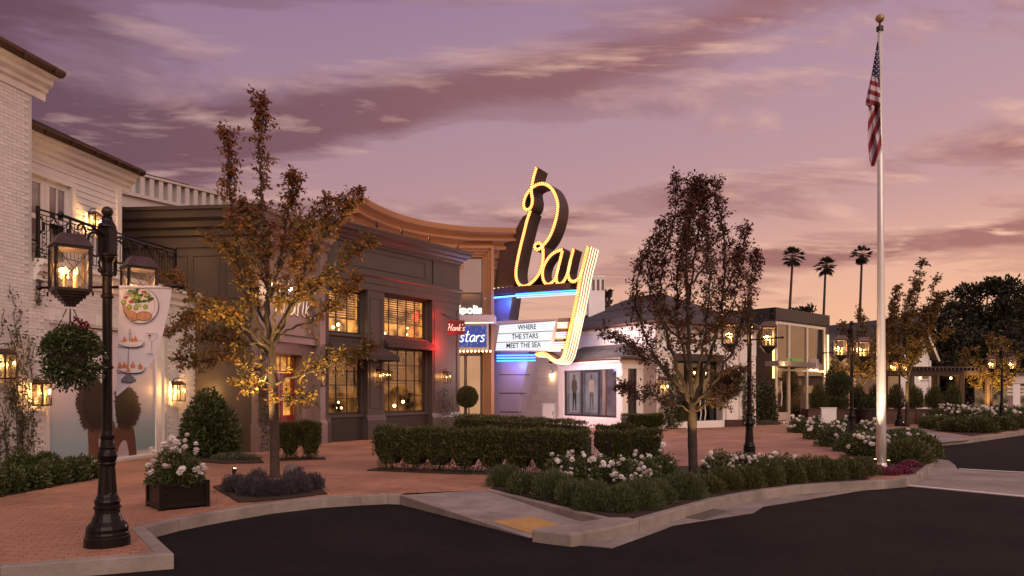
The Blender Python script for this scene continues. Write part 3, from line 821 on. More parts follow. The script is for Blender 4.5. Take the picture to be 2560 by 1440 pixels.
# ------------------------------------------------------------------ pale block behind
def pale_block():
    F = Frame((-14.15, 28), (.555, .832))
    t = thing('pale_office_block', 'pale flat-roofed block with ribbed parapet rising behind the restaurant', 'building', (-14, 29, 0))
    mw = M('pale_render', (.50, .45, .44), .7, .06, 1, .1, 20)
    h0, h1 = F.t_at(300), F.t_at(462)
    wall_mb(F, -4, 13, 0, 9.1, [(h0, h1, 6.6, 8.65)], 0, .3).build('wall', mw, t)
    MB().fbox(F, -4, 13, -.6, .12, 9.1, 9.22).build('ledge', mw, t)
    MB().fbox(F, -4, 13, -.5, -.1, 9.22, 9.98).build('parapet', M('parapet_grey', (.33, .31, .33), .6, .08, 2, .1, 20), t)
    n = 46
    for i in range(n):
        x = -4 + i * 17 / n
        MB().fbox(F, x, x + .17, -.1, .06, 9.22, 9.94).build('rib', mw, t)
    MB().fbox(F, -4, 13, -.5, .1, 9.94, 10.02).build('coping', mw, t)
    MB().fbox(F, -.5, 2.1, -.6, -.02, 10.02, 10.10).build('roof_flashing', m_copper, t)
    window(t, F, h0, h1, 6.6, 8.65, -.25, 2, 1, m_graydk, m_glassd, .07, .06)
    interior(t, F, h0, h1, 6.5, 8.7, -.3, 1.5, M('dim_room', (.12, .11, .09), .9, .2, 2, 0))
pale_block()

# ------------------------------------------------------------------ dark grey restaurant
K1, K2, K3 = (-7.47, 21.6), (-6.43, 25.3), (-2.24, 31.4)
FL = Frame((-12.6, 22.13), (K1[0] + 12.6, K1[1] - 22.13)); FE = Frame(K1, (K2[0] - K1[0], K2[1] - K1[1])); FM = Frame(K2, (K3[0] - K2[0], K3[1] - K2[1]))
LL, LE, LM = 5.157, 3.843, 7.40
def restaurant():
    t = thing('restaurant_building', 'dark grey panelled restaurant with pilasters, awnings and lit paned windows', 'building', (-6, 26, 0))
    glow = lit_room('amber_room', (.03, .010, .003), (1.0, .42, .09), 1.9, 2.4)
    dim = lit_room('dim_amber_room', (.010, .004, .002), (.50, .20, .05), .85, 2.2)
    # walls
    off = -.25
    W = {'ul': (.28, 1.98, 3.84, 5.38), 'ur': (2.98, 5.55, 3.86, 5.42), 'll': (.28, 1.98, .95, 3.05), 'lr': (2.98, 5.55, .95, 3.45)}
    mb = wall_mb(FM, 0, LM, 0, 7.2, list(W.values()), off, .18)
    mb.quad(FM.p(LM, 0, 0), FM.p(LM, -5, 0), FM.p(LM, -5, 7.5), FM.p(LM, 0, 7.5))
    mb.build('wall', m_gray, t)
    for k, (a, b, c, d) in W.items():
        up = k[0] == 'u'
        n = 3 if k[1] == 'l' else 5
        w = window(t, FM, a, b, c, d, off - .15, n, 3 if up else 4, m_graydk, m_glass, .07, .028)
        interior(t, FM, a - .1, b + .1, c - .1, d + .1, off - .2, 1.1, glow if up else dim)
        bl = MB(); zz = d - .08
        while zz > (c + (.55 if up else 1.1)):
            bl.fbox(FM, a + .08, b - .08, off - .32, off - .24, zz - .030, zz + .004); zz -= .085
        bl.build('blind', M('wood_blind', (.16, .085, .035), .5, .1, 3, 0), w)
        sill = MB().fbox(FM, a - .06, b + .06, off, off + .1, c - .1, c - .02); sill.build('sill', m_gray, w)
        r2 = random.Random(hash(k) % 97)
        bu = MB()
        for _ in range(7 if up else 4): bu.sphere(FM.p(r2.uniform(a + .2, b - .2), off - .6 - r2.random() * .4, c + r2.uniform(.08, .5)), r2.uniform(.025, .07), 6, 4)
        bu.build('interior_lamp', E('interior_lamp', (1, .62, .26), 14), w)
    # base panels, pilasters
    for (a, b) in ((.25, 2.0), (2.95, 5.6)): MB().fbox(FM, a, b, off, off + .05, .02, .84).build('base_panel', m_graydk, t)
    for (a, b) in ((-.16, .22), (2.06, 2.92), (5.66, LM + .02)):
        MB().fbox(FM, a, b, off, 0, .9, 5.48).build('pilaster', m_gray, t)
        ib = MB(); q = .12
        if b - a > .5:
            for (c, d, e, f) in ((a + q, b - q, 1.15, 1.2), (a + q, b - q, 5.2, 5.25), (a + q, a + q + .05, 1.2, 5.2), (b - q - .05, b - q, 1.2, 5.2)): ib.fbox(FM, c, d, .0, .022, e, f)
            ib.build('pilaster_molding', m_gray, t)
        pb = MB(); molding(pb, FM, a - .05, b + .05, [(off, .0), (.07, .0), (.07, .72), (.04, .80), (.0, .9), (off, .9)]); pb.build('pilaster_base', m_gray, t)
    en = MB(); molding(en, FM, -.1, LM + .05, [(off, 5.48), (.03, 5.48), (.03, 5.72), (.06, 5.74), (.06, 5.95), (.12, 6.0), (.12, 6.08), (off, 6.1)], .1, .3); en.build('architrave', m_gray, t)
    MB().fbox(FM, 0, 5.68, off, -.03, 6.08, 7.2).build('frieze', m_gray, t)
    MB().fbox(FM, 5.71, LM + .02, off, .0, 6.08, 7.2).build('frieze', m_gray, t)
    pa = MB(); a, b, c, d = .75, 5.3, 6.28, 6.95
    for (x0, x1, z0, z1) in ((a, b, c, c + .06), (a, b, d - .06, d), (a, a + .06, c + .06, d - .06), (b - .06, b, c + .06, d - .06)): pa.fbox(FM, x0, x1, -.03, .0, z0, z1)
    pa.build('panel_molding', m_gray, t)
    cp = [(off, 7.08), (.03, 7.08), (.05, 7.16), (.12, 7.19), (.13, 7.26), (.24, 7.33), (.26, 7.40), (.40, 7.47), (.42, 7.58), (.46, 7.60), (.46, 7.66), (off, 7.68)]
    co = MB(); molding(co, FM, -.1, LM + .02, cp, .0, .8); co.build('cornice', m_gray, t)
    # entrance bay
    mp = M('pink_grey_panel', (.20, .14, .128), .5, .08, 2, .05, 30)
    dw = (1.1, 2.75, .0, 2.95)
    wall_mb(FE, 0, LE, 0, 7.1, [dw], -.12, .5).build('wall', mp, t)
    for (a, b) in ((-.05, .5), (LE - .45, LE - .1)):
        MB().fbox(FE, a, b, -.12, .12, 0, 6.3).build('pilaster', mp, t)
        pb = MB(); molding(pb, FE, a - .04, b + .04, [(-.12, 0), (.18, 0), (.18, .7), (.12, .8), (-.12, .8)]); pb.build('pilaster_base', mp, t)
    ce = MB(); molding(ce, FE, -.05, LE + .1, [(-.12, 6.2), (.08, 6.22), (.08, 6.5), (.16, 6.55), (.18, 6.7), (.3, 6.78), (.34, 6.95), (.44, 7.0), (.44, 7.12), (-.12, 7.14)], .84, -.1); ce.build('cornice', mp, t)
    fb2 = MB(); molding(fb2, FE, .5, LE - .45, [(-.12, 3.3), (.02, 3.3), (.02, 3.5), (.06, 3.55), (-.12, 3.6)]); fb2.build('door_lintel', mp, t)
    mred = M('red_door_paint', (.24, .018, .016), .3, .1, 3, .05, 30, coat=.3)
    for (a, b) in ((1.12, 1.91), (1.94, 2.73)):
        o = -.5
        dm_ = MB(); dm_.fbox(FE, a, b, o, o + .06, .02, 1.0); dm_.fbox(FE, a, b, o, o + .06, 2.2, 2.36); dm_.fbox(FE, a, a + .12, o, o + .06, 1.0, 2.2); dm_.fbox(FE, b - .12, b, o, o + .06, 1.0, 2.2)
        door = dm_.build('door', mred, t); door['label'] = 'glossy red door with tall glass light'
        MB().fbox(FE, a + .12, b - .12, o + .02, o + .03, 1.0, 2.2).build('pane', m_glass, door)
        MB().fbox(FE, b - .1, b - .06, o + .06, o + .1, .9, 1.3).build('handle', M('brass', (.55, .36, .12), .3, .1, 5, 0, metal=1), door)
    window(t, FE, 1.12, 2.73, 2.38, 2.93, -.48, 4, 1, mred, m_glass, .05, .03, 'transom')
    interior(t, FE, 1.0, 2.9, -.02, 3.0, -.62, 1.0, glow)
    # left wing
    for z0, z1, o in ((0, .75, .06), (.75, 3.9, 0), (3.9, 4.3, .05), (4.3, 6.0, 0)):
        MB().fbox(FL, 0, LL - .01, -.4, o, z0, z1).build('wall', m_olive, t)
    for i in range(5):
        a = .2 + i * 1.0
        p2 = MB()
        for (x0, x1, z0, z1) in ((a, a + .85, 4.5, 4.55), (a, a + .85, 5.75, 5.8), (a, a + .04, 4.55, 5.75), (a + .81, a + .85, 4.55, 5.75)): p2.fbox(FL, x0, x1, 0, .03, z0, z1)
        p2.build('panel_molding', m_olive, t)
    cl = MB(); molding(cl, FL, 0, LL, [(-.4, 6.0), (.05, 6.0), (.05, 6.3), (.12, 6.34), (.14, 6.5), (.26, 6.56), (.28, 6.72), (.42, 6.80), (.44, 7.0), (.5, 7.02), (.5, 7.12), (-.4, 7.14)], 0, .84); cl.build('cornice', m_olive, t)
    # flat roof lids
    MB().add([FL.p(0, 0, 7.1), FL.p(LL, 0, 7.1), FE.p(LE, 0, 7.1), FE.p(LE, -3, 7.1), FL.p(0, -6, 7.1)], [(0, 1, 2, 3, 4)]).build('roof', m_graydk, t)
    MB().add([FM.p(0, 0, 7.62), FM.p(LM, 0, 7.62), FM.p(LM, -4, 7.62), FM.p(0, -4, 7.62)], [(0, 1, 2, 3)]).build('roof', m_graydk, t)
    # awnings
    mcan = M('dark_canvas', (.045, .030, .026), .8, .2, 3, .4, 60)
    def awning(a, b, zt, zb, pr, label, stripes=0, hip=.35):
        m = MB(); o = off + .02
        A, B = FM.p(a + hip, o, zt), FM.p(b - hip, o, zt); C, D = FM.p(b, pr, zb), FM.p(a, pr, zb); E0, F0 = FM.p(a, o, zb), FM.p(b, o, zb)
        m.add([A, B, C, D, E0, F0], [(0, 3, 2, 1), (0, 4, 3), (1, 2, 5)])
        v = Vector((0, 0, .16))
        m.add([D, C, C - v, D - v, E0, E0 - v, F0, F0 - v], [(0, 3, 2, 1), (0, 4, 5, 3), (1, 2, 7, 6)])
        ob = m.build('awning', mcan, t); ob['label'] = label
        fr2 = MB(); fr2.tube([D - v, C - v], .02, 6); fr2.tube([D - v, E0 - v], .015, 6); fr2.tube([C - v, F0 - v], .015, 6); fr2.build('awning_frame', m_black, ob)
        if stripes:
            ms = M('red_canvas_stripe', (.085, .028, .026), .8, .15, 3, .3, 60)
            for i in range(stripes):
                x0 = a + hip + (b - a - 2 * hip) * i / stripes; x1 = x0 + (b - a - 2 * hip) / stripes * .5
                y0 = a + (b - a) * i / stripes; y1 = y0 + (b - a) / stripes * .5
                q = [FM.p(x0, o + .006, zt + .004), FM.p(x1, o + .006, zt + .004), FM.p(y1, pr + .006, zb + .002), FM.p(y0, pr + .006, zb + .002)]
                MB().quad(*q).build('stripe', ms, ob)
    awning(.0, 2.95, 3.62, 3.05, .75, 'wide dark canvas awning with sloped ends')
    awning(2.9, 5.65, 3.86, 3.58, .22, 'narrow striped awning under the upper window', 9, .04)
    # white script lettering over the entrance with its picture lights
    s, _ = script_text("Hank's", FE, FE.t_at(690, 0), -.08, 4.2, 1.05, .022)
    s.build('painted_lettering', M('cream_lettering', (.78, .68, .60), .5, .05, 4, 0), t)
    return t
REST = restaurant()
def picture_lights():
    for i, (px, py) in enumerate(((684, 708), (726, 720), (766, 729))):
        q = FE.p(FE.t_at(px, .5), .5, FE.z_at(px, py, .5))
        t = thing('sign_light', 'gooseneck sign light over the restaurant door, %s from the left' % ORD[i], 'sign light', q, 0, 'gooseneck lights over the restaurant entrance')
        b = q - FE.n * .6 + Vector((0, 0, .25))
        MB().tube([b, b + FE.n * .3 + Vector((0, 0, .1)), q + Vector((0, 0, .14)), q + Vector((0, 0, .05))], .014, 6).build('arm', m_bronze, t)
        MB().lathe([(.02, .08), (.05, .06), (.09, 0), (.085, 0)], q, 10).build('shade', m_bronze, t)
        MB().sphere(q - Vector((0, 0, .03)), .055, 8, 5).build('bulb', E('sign_bulb', (1, .86, .62), 40), t)
        lamp_light(t, q - Vector((0, 0, .12)) + FE.n * .05, 14, (1, .72, .42), .05)
picture_lights()
# ------------------------------------------------------------------ wall lanterns
def wall_lantern(F, px, py, off, w, h, label, power=12, col=WARM, flames=2):
    q = F.p(F.t_at(px, off + .2), off, F.z_at(px, py, off + .2))
    t = thing('wall_lantern', label, 'wall lantern', q, math.atan2(F.u.y, F.u.x), 'brass and bronze wall lanterns')
    # local: x along the wall, -y outward
    def B(*a): return MB().box(*a)
    y0, y1 = -.08 - w, -.08; hw = w / 2; hh = h / 2
    B(-.05, .05, -.03, 0, -.2 * h, .5 * h).build('back_plate', m_bronze, t, world=False)
    MB().tube([(0, -.02, .42 * h), (0, -.06, .62 * h), (0, (y0 + y1) / 2, .66 * h), (0, (y0 + y1) / 2, .56 * h)], .012, 6).build('arm', m_bronze, t, world=False)
    f = MB(); e = .012
    for x in (-hw, hw):
        for y in (y0, y1): f.box(x - e, x + e, y - e, y + e, -hh, hh * .62)
    for z in (-hh, hh * .62):
        f.box(-hw - e, hw + e, y0 - e, y0 + e, z - e, z + e); f.box(-hw - e, hw + e, y1 - e, y1 + e, z - e, z + e)
        f.box(-hw - e, -hw + e, y0, y1, z - e, z + e); f.box(hw - e, hw + e, y0, y1, z - e, z + e)
    f.box(-hw, hw, y0, y1, -hh - .02, -hh - .005)
    f.build('frame', m_bronze, t, world=False)
    rf = MB(); a = hw + .03; b = hw * .45; zc = hh * .62 + .012; zt = hh * .95; ym = (y0 + y1) / 2
    rf.hexa([(-a, ym - a, zc), (a, ym - a, zc), (a, ym + a, zc), (-a, ym + a, zc), (-b, ym - b, zt), (b, ym - b, zt), (b, ym + b, zt), (-b, ym + b, zt)]); rf.build('roof', m_copper, t, world=False)
    g = m_glass
    MB().quad((-hw, y0, -hh), (hw, y0, -hh), (hw, y0, zc), (-hw, y0, zc)).build('glass_pane', g, t, world=False)
    for s in (-hw, hw): MB().quad((s, y0, -hh), (s, y1, -hh), (s, y1, zc), (s, y0, zc)).build('glass_pane', g, t, world=False)
    for i in range(flames):
        x = (i - (flames - 1) / 2) * w * .36
        cd = MB().lathe([(.014, -hh), (.014, -hh * .25)], (x, ym, 0), 6).build('candle', m_candle, t, world=False)
        MB().lathe([(.004, 0), (.022, .03), (.016, .065), (.003, .1)], (x, ym, -hh * .25), 6).build('flame', m_flame, cd, world=False)
    lamp_light(t, (0, ym, 0), power, col, .06, world=False)
    return t
wall_lantern(FB, 12, 908, .0, .26, .62, 'glass wall lantern among the ivy at the left edge', 20)
wall_lantern(FB, 105, 980, .0, .24, .56, 'bronze wall lantern left of the beach mural', 45, flames=3)
wall_lantern(FB, 447, 977, .0, .24, .56, 'bronze wall lantern right of the beach mural', 60)
wall_lantern(FB, 238, 552, -1.2, .22, .5, 'small lantern glowing on the clapboard wall behind the balcony rail', 50, flames=3)
wall_lantern(FM, 806, 946, .0, .2, .5, 'wall lantern on the restaurant pilaster left of the wide awning', 18)
wall_lantern(FM, 952, 938, .0, .2, .5, 'wall lantern on the restaurant pilaster between the tall windows', 20)
wall_lantern(FM, 1118, 942, .0, .22, .5, 'wall lantern on the corner pilaster below the red neon sign', 20)
wall_lantern(FE, 652, 942, .12, .22, .55, 'wall lantern left of the red restaurant doors', 22)

# ------------------------------------------------------------------ red neon blade sign
def blade_sign():
    c = AT(1141, 819, 30.4)
    F = Frame((c.x, c.y), (1, .12))
    t = thing('neon_sign', 'small red neon blade sign on the restaurant corner', 'neon sign', c)
    MB().fbox(F, -.36, .34, -.1, .06, c.z - .30, c.z + .30).build('sign_box', M('red_sign_box', (.07, .006, .006), .4, .1, 3, 0), t, bevel=.02)
    MB().tube([F.p(-.2, 0, c.z + .3), F.p(-.55, -.1, c.z + .55), F.p(-1.0, -.2, c.z + .58)], .02, 6).build('bracket', m_black, t)
    MB().tube([F.p(.1, 0, c.z + .3), F.p(-.55, -.1, c.z + .57)], .012, 6).build('bracket', m_black, t)
    s, w = script_text("Hank's", F, -.37, .1, c.z - .13, .27, .014)
    s.build('neon_lettering', E('red_neon', (1.0, .38, .30), 2.6), t)
    lamp_light(t, F.p(-.2, .45, c.z - .1), 4, (1, .03, .02), .2)
    lamp_light(t, F.p(-.5, .5, c.z - .75), 130, (1, .03, .025), .2); lamp_light(t, F.p(-.5, .35, c.z + .5), 22, (1, .03, .025), .2)
blade_sign()

# ------------------------------------------------------------------ cinema
FC = Frame((-2.65, 37.75), (1, .02))
def cinema():
    t = thing('cinema_building', 'tan cinema with a sweeping curved cornice behind the restaurant', 'building', (-3, 38, 0))
    mt = M('tan_stucco', (.27, .14, .068), .65, .07, 1, .1, 25)
    cur = smooth_path([(-7.2, 31.6, 0), (-6.9, 32.8, 0), (-6.0, 34.9, 0), (-4.55, 36.6, 0), (-2.65, 37.7, 0), (-1.2, 38.0, 0), (.15, 38.1, 0)], 8)
    nr = []
    for i in range(len(cur)):
        d = (cur[min(i + 1, len(cur) - 1)] - cur[max(0, i - 1)]).normalized(); nr.append(Vector((d.y, -d.x, 0)))
    def sweep(name, prof, mat):
        m = MB(); n = len(prof); vs = []
        for c, q in zip(cur, nr): vs += [c + q * o + Vector((0, 0, z)) for o, z in prof]
        fs = [(i * n + k, (i + 1) * n + k, (i + 1) * n + k + 1, i * n + k + 1) for i in range(len(cur) - 1) for k in range(n - 1)]
        fs += [tuple(range(n)), tuple((len(cur) - 1) * n + k for k in range(n - 1, -1, -1))]
        m.add(vs, fs); return m.build(name, mat, t)
    sweep('wall', [(0, 0), (0, 9.0)], mt)
    sweep('cornice', [(0, 8.55), (.10, 8.58), (.14, 8.75), (.16, 8.95), (.42, 9.0), (.42, 9.16), (.36, 9.2), (.36, 9.34), (.72, 9.38), (.72, 9.5), (.64, 9.54), (.64, 9.68), (1.0, 9.74), (1.05, 9.88), (1.05, 9.98), (0, 10.0)], mt)
    sweep('cornice_band', [(0, 8.0), (.06, 8.02), (.08, 8.2), (0, 8.24)], mt)
    # nested portal around the tall window
    x0, x1 = FC.t_at(1138), FC.t_at(1207)
    for k, (g, o) in enumerate(((.0, .10), (.14, .2), (.28, .32), (.42, .46))):
        m = MB(); zt = 8.62 - .0 + g * .9
        m.fbox(FC, x1 + g, x1 + g + .15, 0, o, 0, zt); m.fbox(FC, x0 - .3, x1 + g + .15, 0, o + .002, zt, zt + .14)
        m.build('portal_frame', mt, t)
    bl = lit_room('pink_blind', (.42, .22, .17), (.50, .27, .21), .75, .3)
    zs = 8.55; zm = FC.z_at(1180, 733)
    MB().fbox(FC, x0 - .3, x1, .02, .05, zm, zs).build('window_blind', bl, t)
    MB().fbox(FC, x0 - .3, x1, .0, .03, 5.55, zm).build('window_band', M('band_glass', (.10, .075, .065), .2, .1, 2, 0), t)
    fr = MB()
    for z in (5.5, zm, zs): fr.fbox(FC, x0 - .3, x1, .03, .09, z - .03, z + .03)
    fr.fbox(FC, x1 - .07, x1, .05, .092, 5.5, zs); fr.build('window_frame', m_graydk, t)
    place_text('lettering', 'cinépolis', .56, FC, FC.t_at(1205), .10, FC.z_at(1180, 784), E('white_lettering', (1, .88, .74), 1.7), t, .03, .028, 'RIGHT')
    dl = lit_room('lit_lobby', (.70, .36, .18), (.86, .46, .25), .74, .5)
    zd = FC.z_at(1180, 886)
    for (a, b) in ((x0 - .4, FC.t_at(1164) - .03), (FC.t_at(1164) + .03, FC.t_at(1203))):
        d = MB(); d.fbox(FC, a, b, .02, .08, .0, .25); d.fbox(FC, a, b, .02, .08, zd - .08, zd); d.fbox(FC, a, a + .05, .02, .08, .25, zd - .08); d.fbox(FC, b - .05, b, .02, .08, .25, zd - .08)
        dd = d.build('door', m_graydk, t); MB().fbox(FC, a + .05, b - .05, .03, .05, .25, zd - .08).build('pane', dl, dd)
    return t
CIN = cinema()
def roof_uplights():
    for i, px in enumerate((945, 1006, 1075, 1146)):
        tt = FM.t_at(px, .3); q = FM.p(tt, .25, 7.68)
        o = thing('uplight', 'small floodlight on the restaurant cornice, %s from the left' % ORD[i], 'uplight', q, 0, 'floodlights along the restaurant cornice')
        MB().box(q.x - .02, q.x + .02, q.y - .02, q.y + .02, q.z, q.z + .1).build('stem', m_bronze, o)
        h = MB(); h.lathe([(.05, .0), (.06, .05), (.055, .16), (.02, .2)], (q.x, q.y, q.z + .1), 8); h.build('head', m_bronze, o)
        c = (Vector((-4.6 + i * 1.7, 36.2 + i * .5, 8.6)) - q)
        lamp_light(o, q + Vector((-.1, .15, .38)) , 210, (1, .38, .10), .08, 'SPOT', c, 110)
roof_uplights()

# ------------------------------------------------------------------ the big cinema sign
FS = Frame((.4, 37), (.883, -.469))
def SP(px, py, off=0.0): return (FS.t_at(px, off), FS.z_at(px, py, off))
def cinema_sign():
    t = thing('cinema_sign', 'tall cinema sign with glowing script letters above a white message board', 'sign', FS.p(-.7, -.7, 0))
    T = 1.15
    mdk = M('sign_brown', (.060, .032, .026), .5, .15, 2, .08, 30)
    mcr = M('sign_cream', (.42, .27, .12), .5, .08, 2, .05, 30)
    mface = M('raceway_yellow', (.80, .40, .12), .5, .06, 4, 0)
    mblb = E('marquee_bulb', (1.0, .42, .13), 4.2)
    def c1(*p): return [SP(1180 + x / 4, 400 + y / 4) for x, y in p]
    B = c1((645, 70), (620, 150), (600, 240), (592, 320), (603, 400), (588, 470), (550, 500), (516, 470), (520, 400), (552, 330), (602, 275), (660, 242), (725, 238), (790, 280), (835, 360), (855, 440), (850, 530), (830, 620), (800, 710), (760, 790), (712, 850), (682, 882), (645, 896), (622, 868), (642, 832), (682, 832), (705, 872), (710, 950), (705, 1010), (690, 1080), (660, 1150), (610, 1210), (550, 1255), (500, 1262), (460, 1230), (440, 1170), (440, 1090), (455, 1000), (480, 880), (520, 720), (550, 600), (582, 508))
    a1 = c1((905, 895), (870, 903), (820, 925), (770, 970), (730, 1030), (706, 1100), (706, 1170), (725, 1225), (762, 1245), (800, 1222), (832, 1180), (868, 1050), (905, 895))
    a2 = c1((868, 1050), (848, 1140), (842, 1200), (857, 1236), (892, 1236), (930, 1190), (958, 1120), (985, 1000), (1015, 885))
    y1 = c1((985, 1000), (966, 1090), (960, 1140), (972, 1192), (1002, 1215), (1040, 1205), (1075, 1165), (1105, 1090))
    y2 = c1((1160, 860), (1130, 985), (1100, 1100)) + [SP(1449, 705), SP(1441, 748), SP(1426, 820), SP(1415, 868), SP(1408, 892), SP(1397, 904), SP(1384, 901), SP(1371, 891), SP(1356, 884), SP(1339, 887)]
    def stroke(pts, w, nm, side_mat, closed_z=T, bulbs=2, k=6, parent=None, z_top=0.0):
        P = [Vector((q.x, q.y)) for q in smooth_path([(a, b, 0) for a, b in pts], k)]
        n = len(P); Lf, Rt = [], []
        for i in range(n):
            d = (P[min(n - 1, i + 1)] - P[max(0, i - 1)]).normalized(); nn = Vector((-d.y, d.x)) * w / 2
            Lf.append(P[i] + nn); Rt.append(P[i] - nn)
        m = MB()
        V = [FS.p(q.x, 0, q.y) for q in Lf] + [FS.p(q.x, 0, q.y) for q in Rt] + [FS.p(q.x, -closed_z, q.y) for q in Lf] + [FS.p(q.x, -closed_z, q.y) for q in Rt]
        fs = []
        for i in range(n - 1):
            fs += [(i, i + 1, 2 * n + i + 1, 2 * n + i), (n + i, 3 * n + i, 3 * n + i + 1, n + i + 1), (2 * n + i, 2 * n + i + 1, 3 * n + i + 1, 3 * n + i)]
        fs += [(0, 2 * n, 3 * n, n), (n - 1, 2 * n - 1, 4 * n - 1, 3 * n - 1)]
        m.add(V, fs)
        body = m.build(nm, side_mat, t)
        fm = MB(); fm.add([FS.p(q.x, -.05, q.y) for q in Lf] + [FS.p(q.x, -.05, q.y) for q in Rt], [(i, n + i, n + i + 1, i + 1) for i in range(n - 1)]); fm.build('letter_face', mface, body)
        bm_ = MB(); acc = 0; i = 0; sp = .10; s = 0; side = 0
        tot = [0]
        for j in range(1, n): tot.append(tot[-1] + (P[j] - P[j - 1]).length)
        x = .04; j = 1
        while x < tot[-1]:
            while tot[j] < x: j += 1
            f = (x - tot[j - 1]) / max(1e-6, tot[j] - tot[j - 1]); q = P[j - 1].lerp(P[j], f)
            d = (P[j] - P[j - 1]).normalized(); nn = Vector((-d.y, d.x))
            q = q + nn * (w * .21 * (1 if side else -1)); side = 1 - side
            bm_.sphere(FS.p(q.x, .0, q.y), .036, 5, 3); x += .052
        bm_.build('bulb_field', mblb, body, kind='stuff')
        return body, P, Lf, Rt
    stroke(B, .185, 'letter', mdk); stroke(a1, .175, 'letter', mdk, T * .8); stroke(a2, .175, 'letter', mdk, T * .8); stroke(y1, .175, 'letter', mdk, T * .8)
    body, P, Lf, Rt = stroke(y2, .20, 'letter', mcr, T)
    # neon tubes along the side of the long descender
    mneo = E('cream_neon', (1.0, .80, .52), 2.3)
    for dd in (.12, .42, .72, 1.02):
        # the left-hand side of travel (downwards) is the outer, right side
        MB().tube([FS.p(q.x + .035, -dd, q.y) for q in Lf[:]], .022, 6).build('neon_tube', mneo, body)
    # fin behind the letters
    def slab(name, pts, o0, o1, mat):
        q = [SP(x, y, (o0 + o1) / 2) for x, y in pts]; n = len(q); m = MB()
        V = [FS.p(a, o0, b) for a, b in q] + [FS.p(a, o1, b) for a, b in q]
        m.add(V, [tuple(range(n)), tuple(range(2 * n - 1, n - 1, -1))] + [(i, n + i, n + (i + 1) % n, (i + 1) % n) for i in range(n)])
        return m.build(name, mat, t)
    slab('fin', [(1314, 546), (1330, 536), (1322, 600), (1305, 650), (1296, 700), (1292, 724), (1243, 724), (1250, 680), (1258, 635), (1267, 601), (1281, 591), (1300, 571)], -.25, -.95, mdk)
    slab('deck', [(1214, 744), (1226, 729), (1290, 722), (1441, 712), (1440, 726)], .12, -1.5, mdk)
    mpy = M('pylon_metal', (.22, .19, .24), .38, .06, 1, .05, 10, metal=.35)
    slab('pylon', [(1247, 1066), (1299, 1066), (1302, 1044), (1331, 902), (1331, 880), (1284, 800), (1292, 743), (1234, 747), (1228, 765), (1216, 783), (1208, 790), (1247, 803)], -.3, -1.3, mpy)
    for y, xa, xb in ((936, 1249, 1325), (982, 1250, 1316), (1029, 1252, 1306)):
        slab('panel_joint', [(xa, y), (xb - 1, y), (xb - 1, y + 1.8), (xa, y + 1.8)], -.285, -.4, m_black)
    # message board
    slab('board_body', [(1238, 879), (1252, 806), (1436, 797), (1414, 880)], -.03, -1.3, M('board_metal', (.33, .27, .22), .45, .08, 2, .05, 20))
    mp_ = E('message_panel', (.93, .96, 1.0), 1.08)
    rows = [((1249, 813.5), (1389, 803), (1383, 826), (1246, 833.5)), ((1245, 836), (1382, 828.5), (1377.5, 850.5), (1242, 855)), ((1241.5, 857.5), (1377, 853), (1372, 874.5), (1239, 876))]
    words = ['WHERE', 'THE STARS', 'MEET THE SEA']
    for (a, b, c, d), wd in zip(rows, words):
        q = [SP(*p) for p in (d, c, b, a)]
        m = MB().add([FS.p(x, .01, z) for x, z in q] + [FS.p(x, -.1, z) for x, z in q], [(0, 1, 2, 3), (0, 4, 5, 1), (1, 5, 6, 2), (2, 6, 7, 3), (3, 7, 4, 0)])
        pnl = m.build('message_panel', mp_, t)
        zb = (q[0][1] + q[1][1]) / 2; zt = (q[2][1] + q[3][1]) / 2
        tm = sum(x[0] for x in q) / 4 + .02
        place_text('lettering', wd, .35, FS, tm + .03, .016, zb + .125, m_black, pnl, .003, .005, 'CENTER', 0, .86)
        for k in range(1, 4):
            z = q[0][1] + (q[3][1] - q[0][1]) * k / 4 
            x0 = q[0][0] + (q[3][0] - q[0][0]) * k / 4; x1 = q[1][0] + (q[2][0] - q[1][0]) * k / 4
            z2 = q[1][1] + (q[2][1] - q[1][1]) * k / 4
            MB().tube([FS.p(x0, .013, z), FS.p(x1, .013, z2)], .006, 4).build('letter_rail', M('rail_grey', (.45, .45, .47), .5, .05, 2, 0), pnl)
    # lit fluted end boxes
    for k in range(3):
        y0, y1 = 805 + k * 24.5, 822 + k * 24.5; xs = -k * 4.2
        fb = slab('fluted_box', [(1393 + xs, y1), (1395 + xs, y0), (1424 + xs, y0 - 1), (1420 + xs, y1)], .05, -.1, mcr)
        for j in range(3):
            yy = y0 + 3 + j * 5.2; a = SP(1396 + xs, yy); b = SP(1420 + xs, yy - .8)
            MB().tube([FS.p(a[0], .09, a[1]), FS.p(b[0], .09, b[1])], .03, 6).build('neon_tube', E('white_neon', (1, .93, .78), 1.8), fb)
    # blue neon under the deck and round the pylon
    mblue = E('blue_neon', (.03, .18, 1.0), 6.5); mcy = E('ice_neon', (.35, .75, 1.0), 1.6)
    def nt(a, b, off, mat, r=.03):
        p, q = SP(*a, off), SP(*b, off); MB().tube([FS.p(p[0], off, p[1]), FS.p(q[0], off, q[1])], r, 6).build('neon_tube', mat, t)
    nt((1213, 746.5), (1292, 739), .2, E('bright_blue_neon', (.10, .38, 1.0), 5), .04)
    nt((1290, 735.5), (1440, 725.5), .16, mblue); nt((1283, 740), (1442, 730.5), .2, mcy, .04); nt((1292, 744), (1440, 735.5), .16, E('pale_neon', (.75, .85, 1.0), 1.1), .04)
    nt((1214, 748.5), (1296, 743), -.9, mblue)
    for y in (889, 895.5, 902.5): nt((1242, y), (1339, y - 1.5), -.1, mblue, .035)
    p = SP(1262, 775); lamp_light(t, FS.p(p[0], .25, p[1] + .45), 120, (.02, .12, 1), .25)
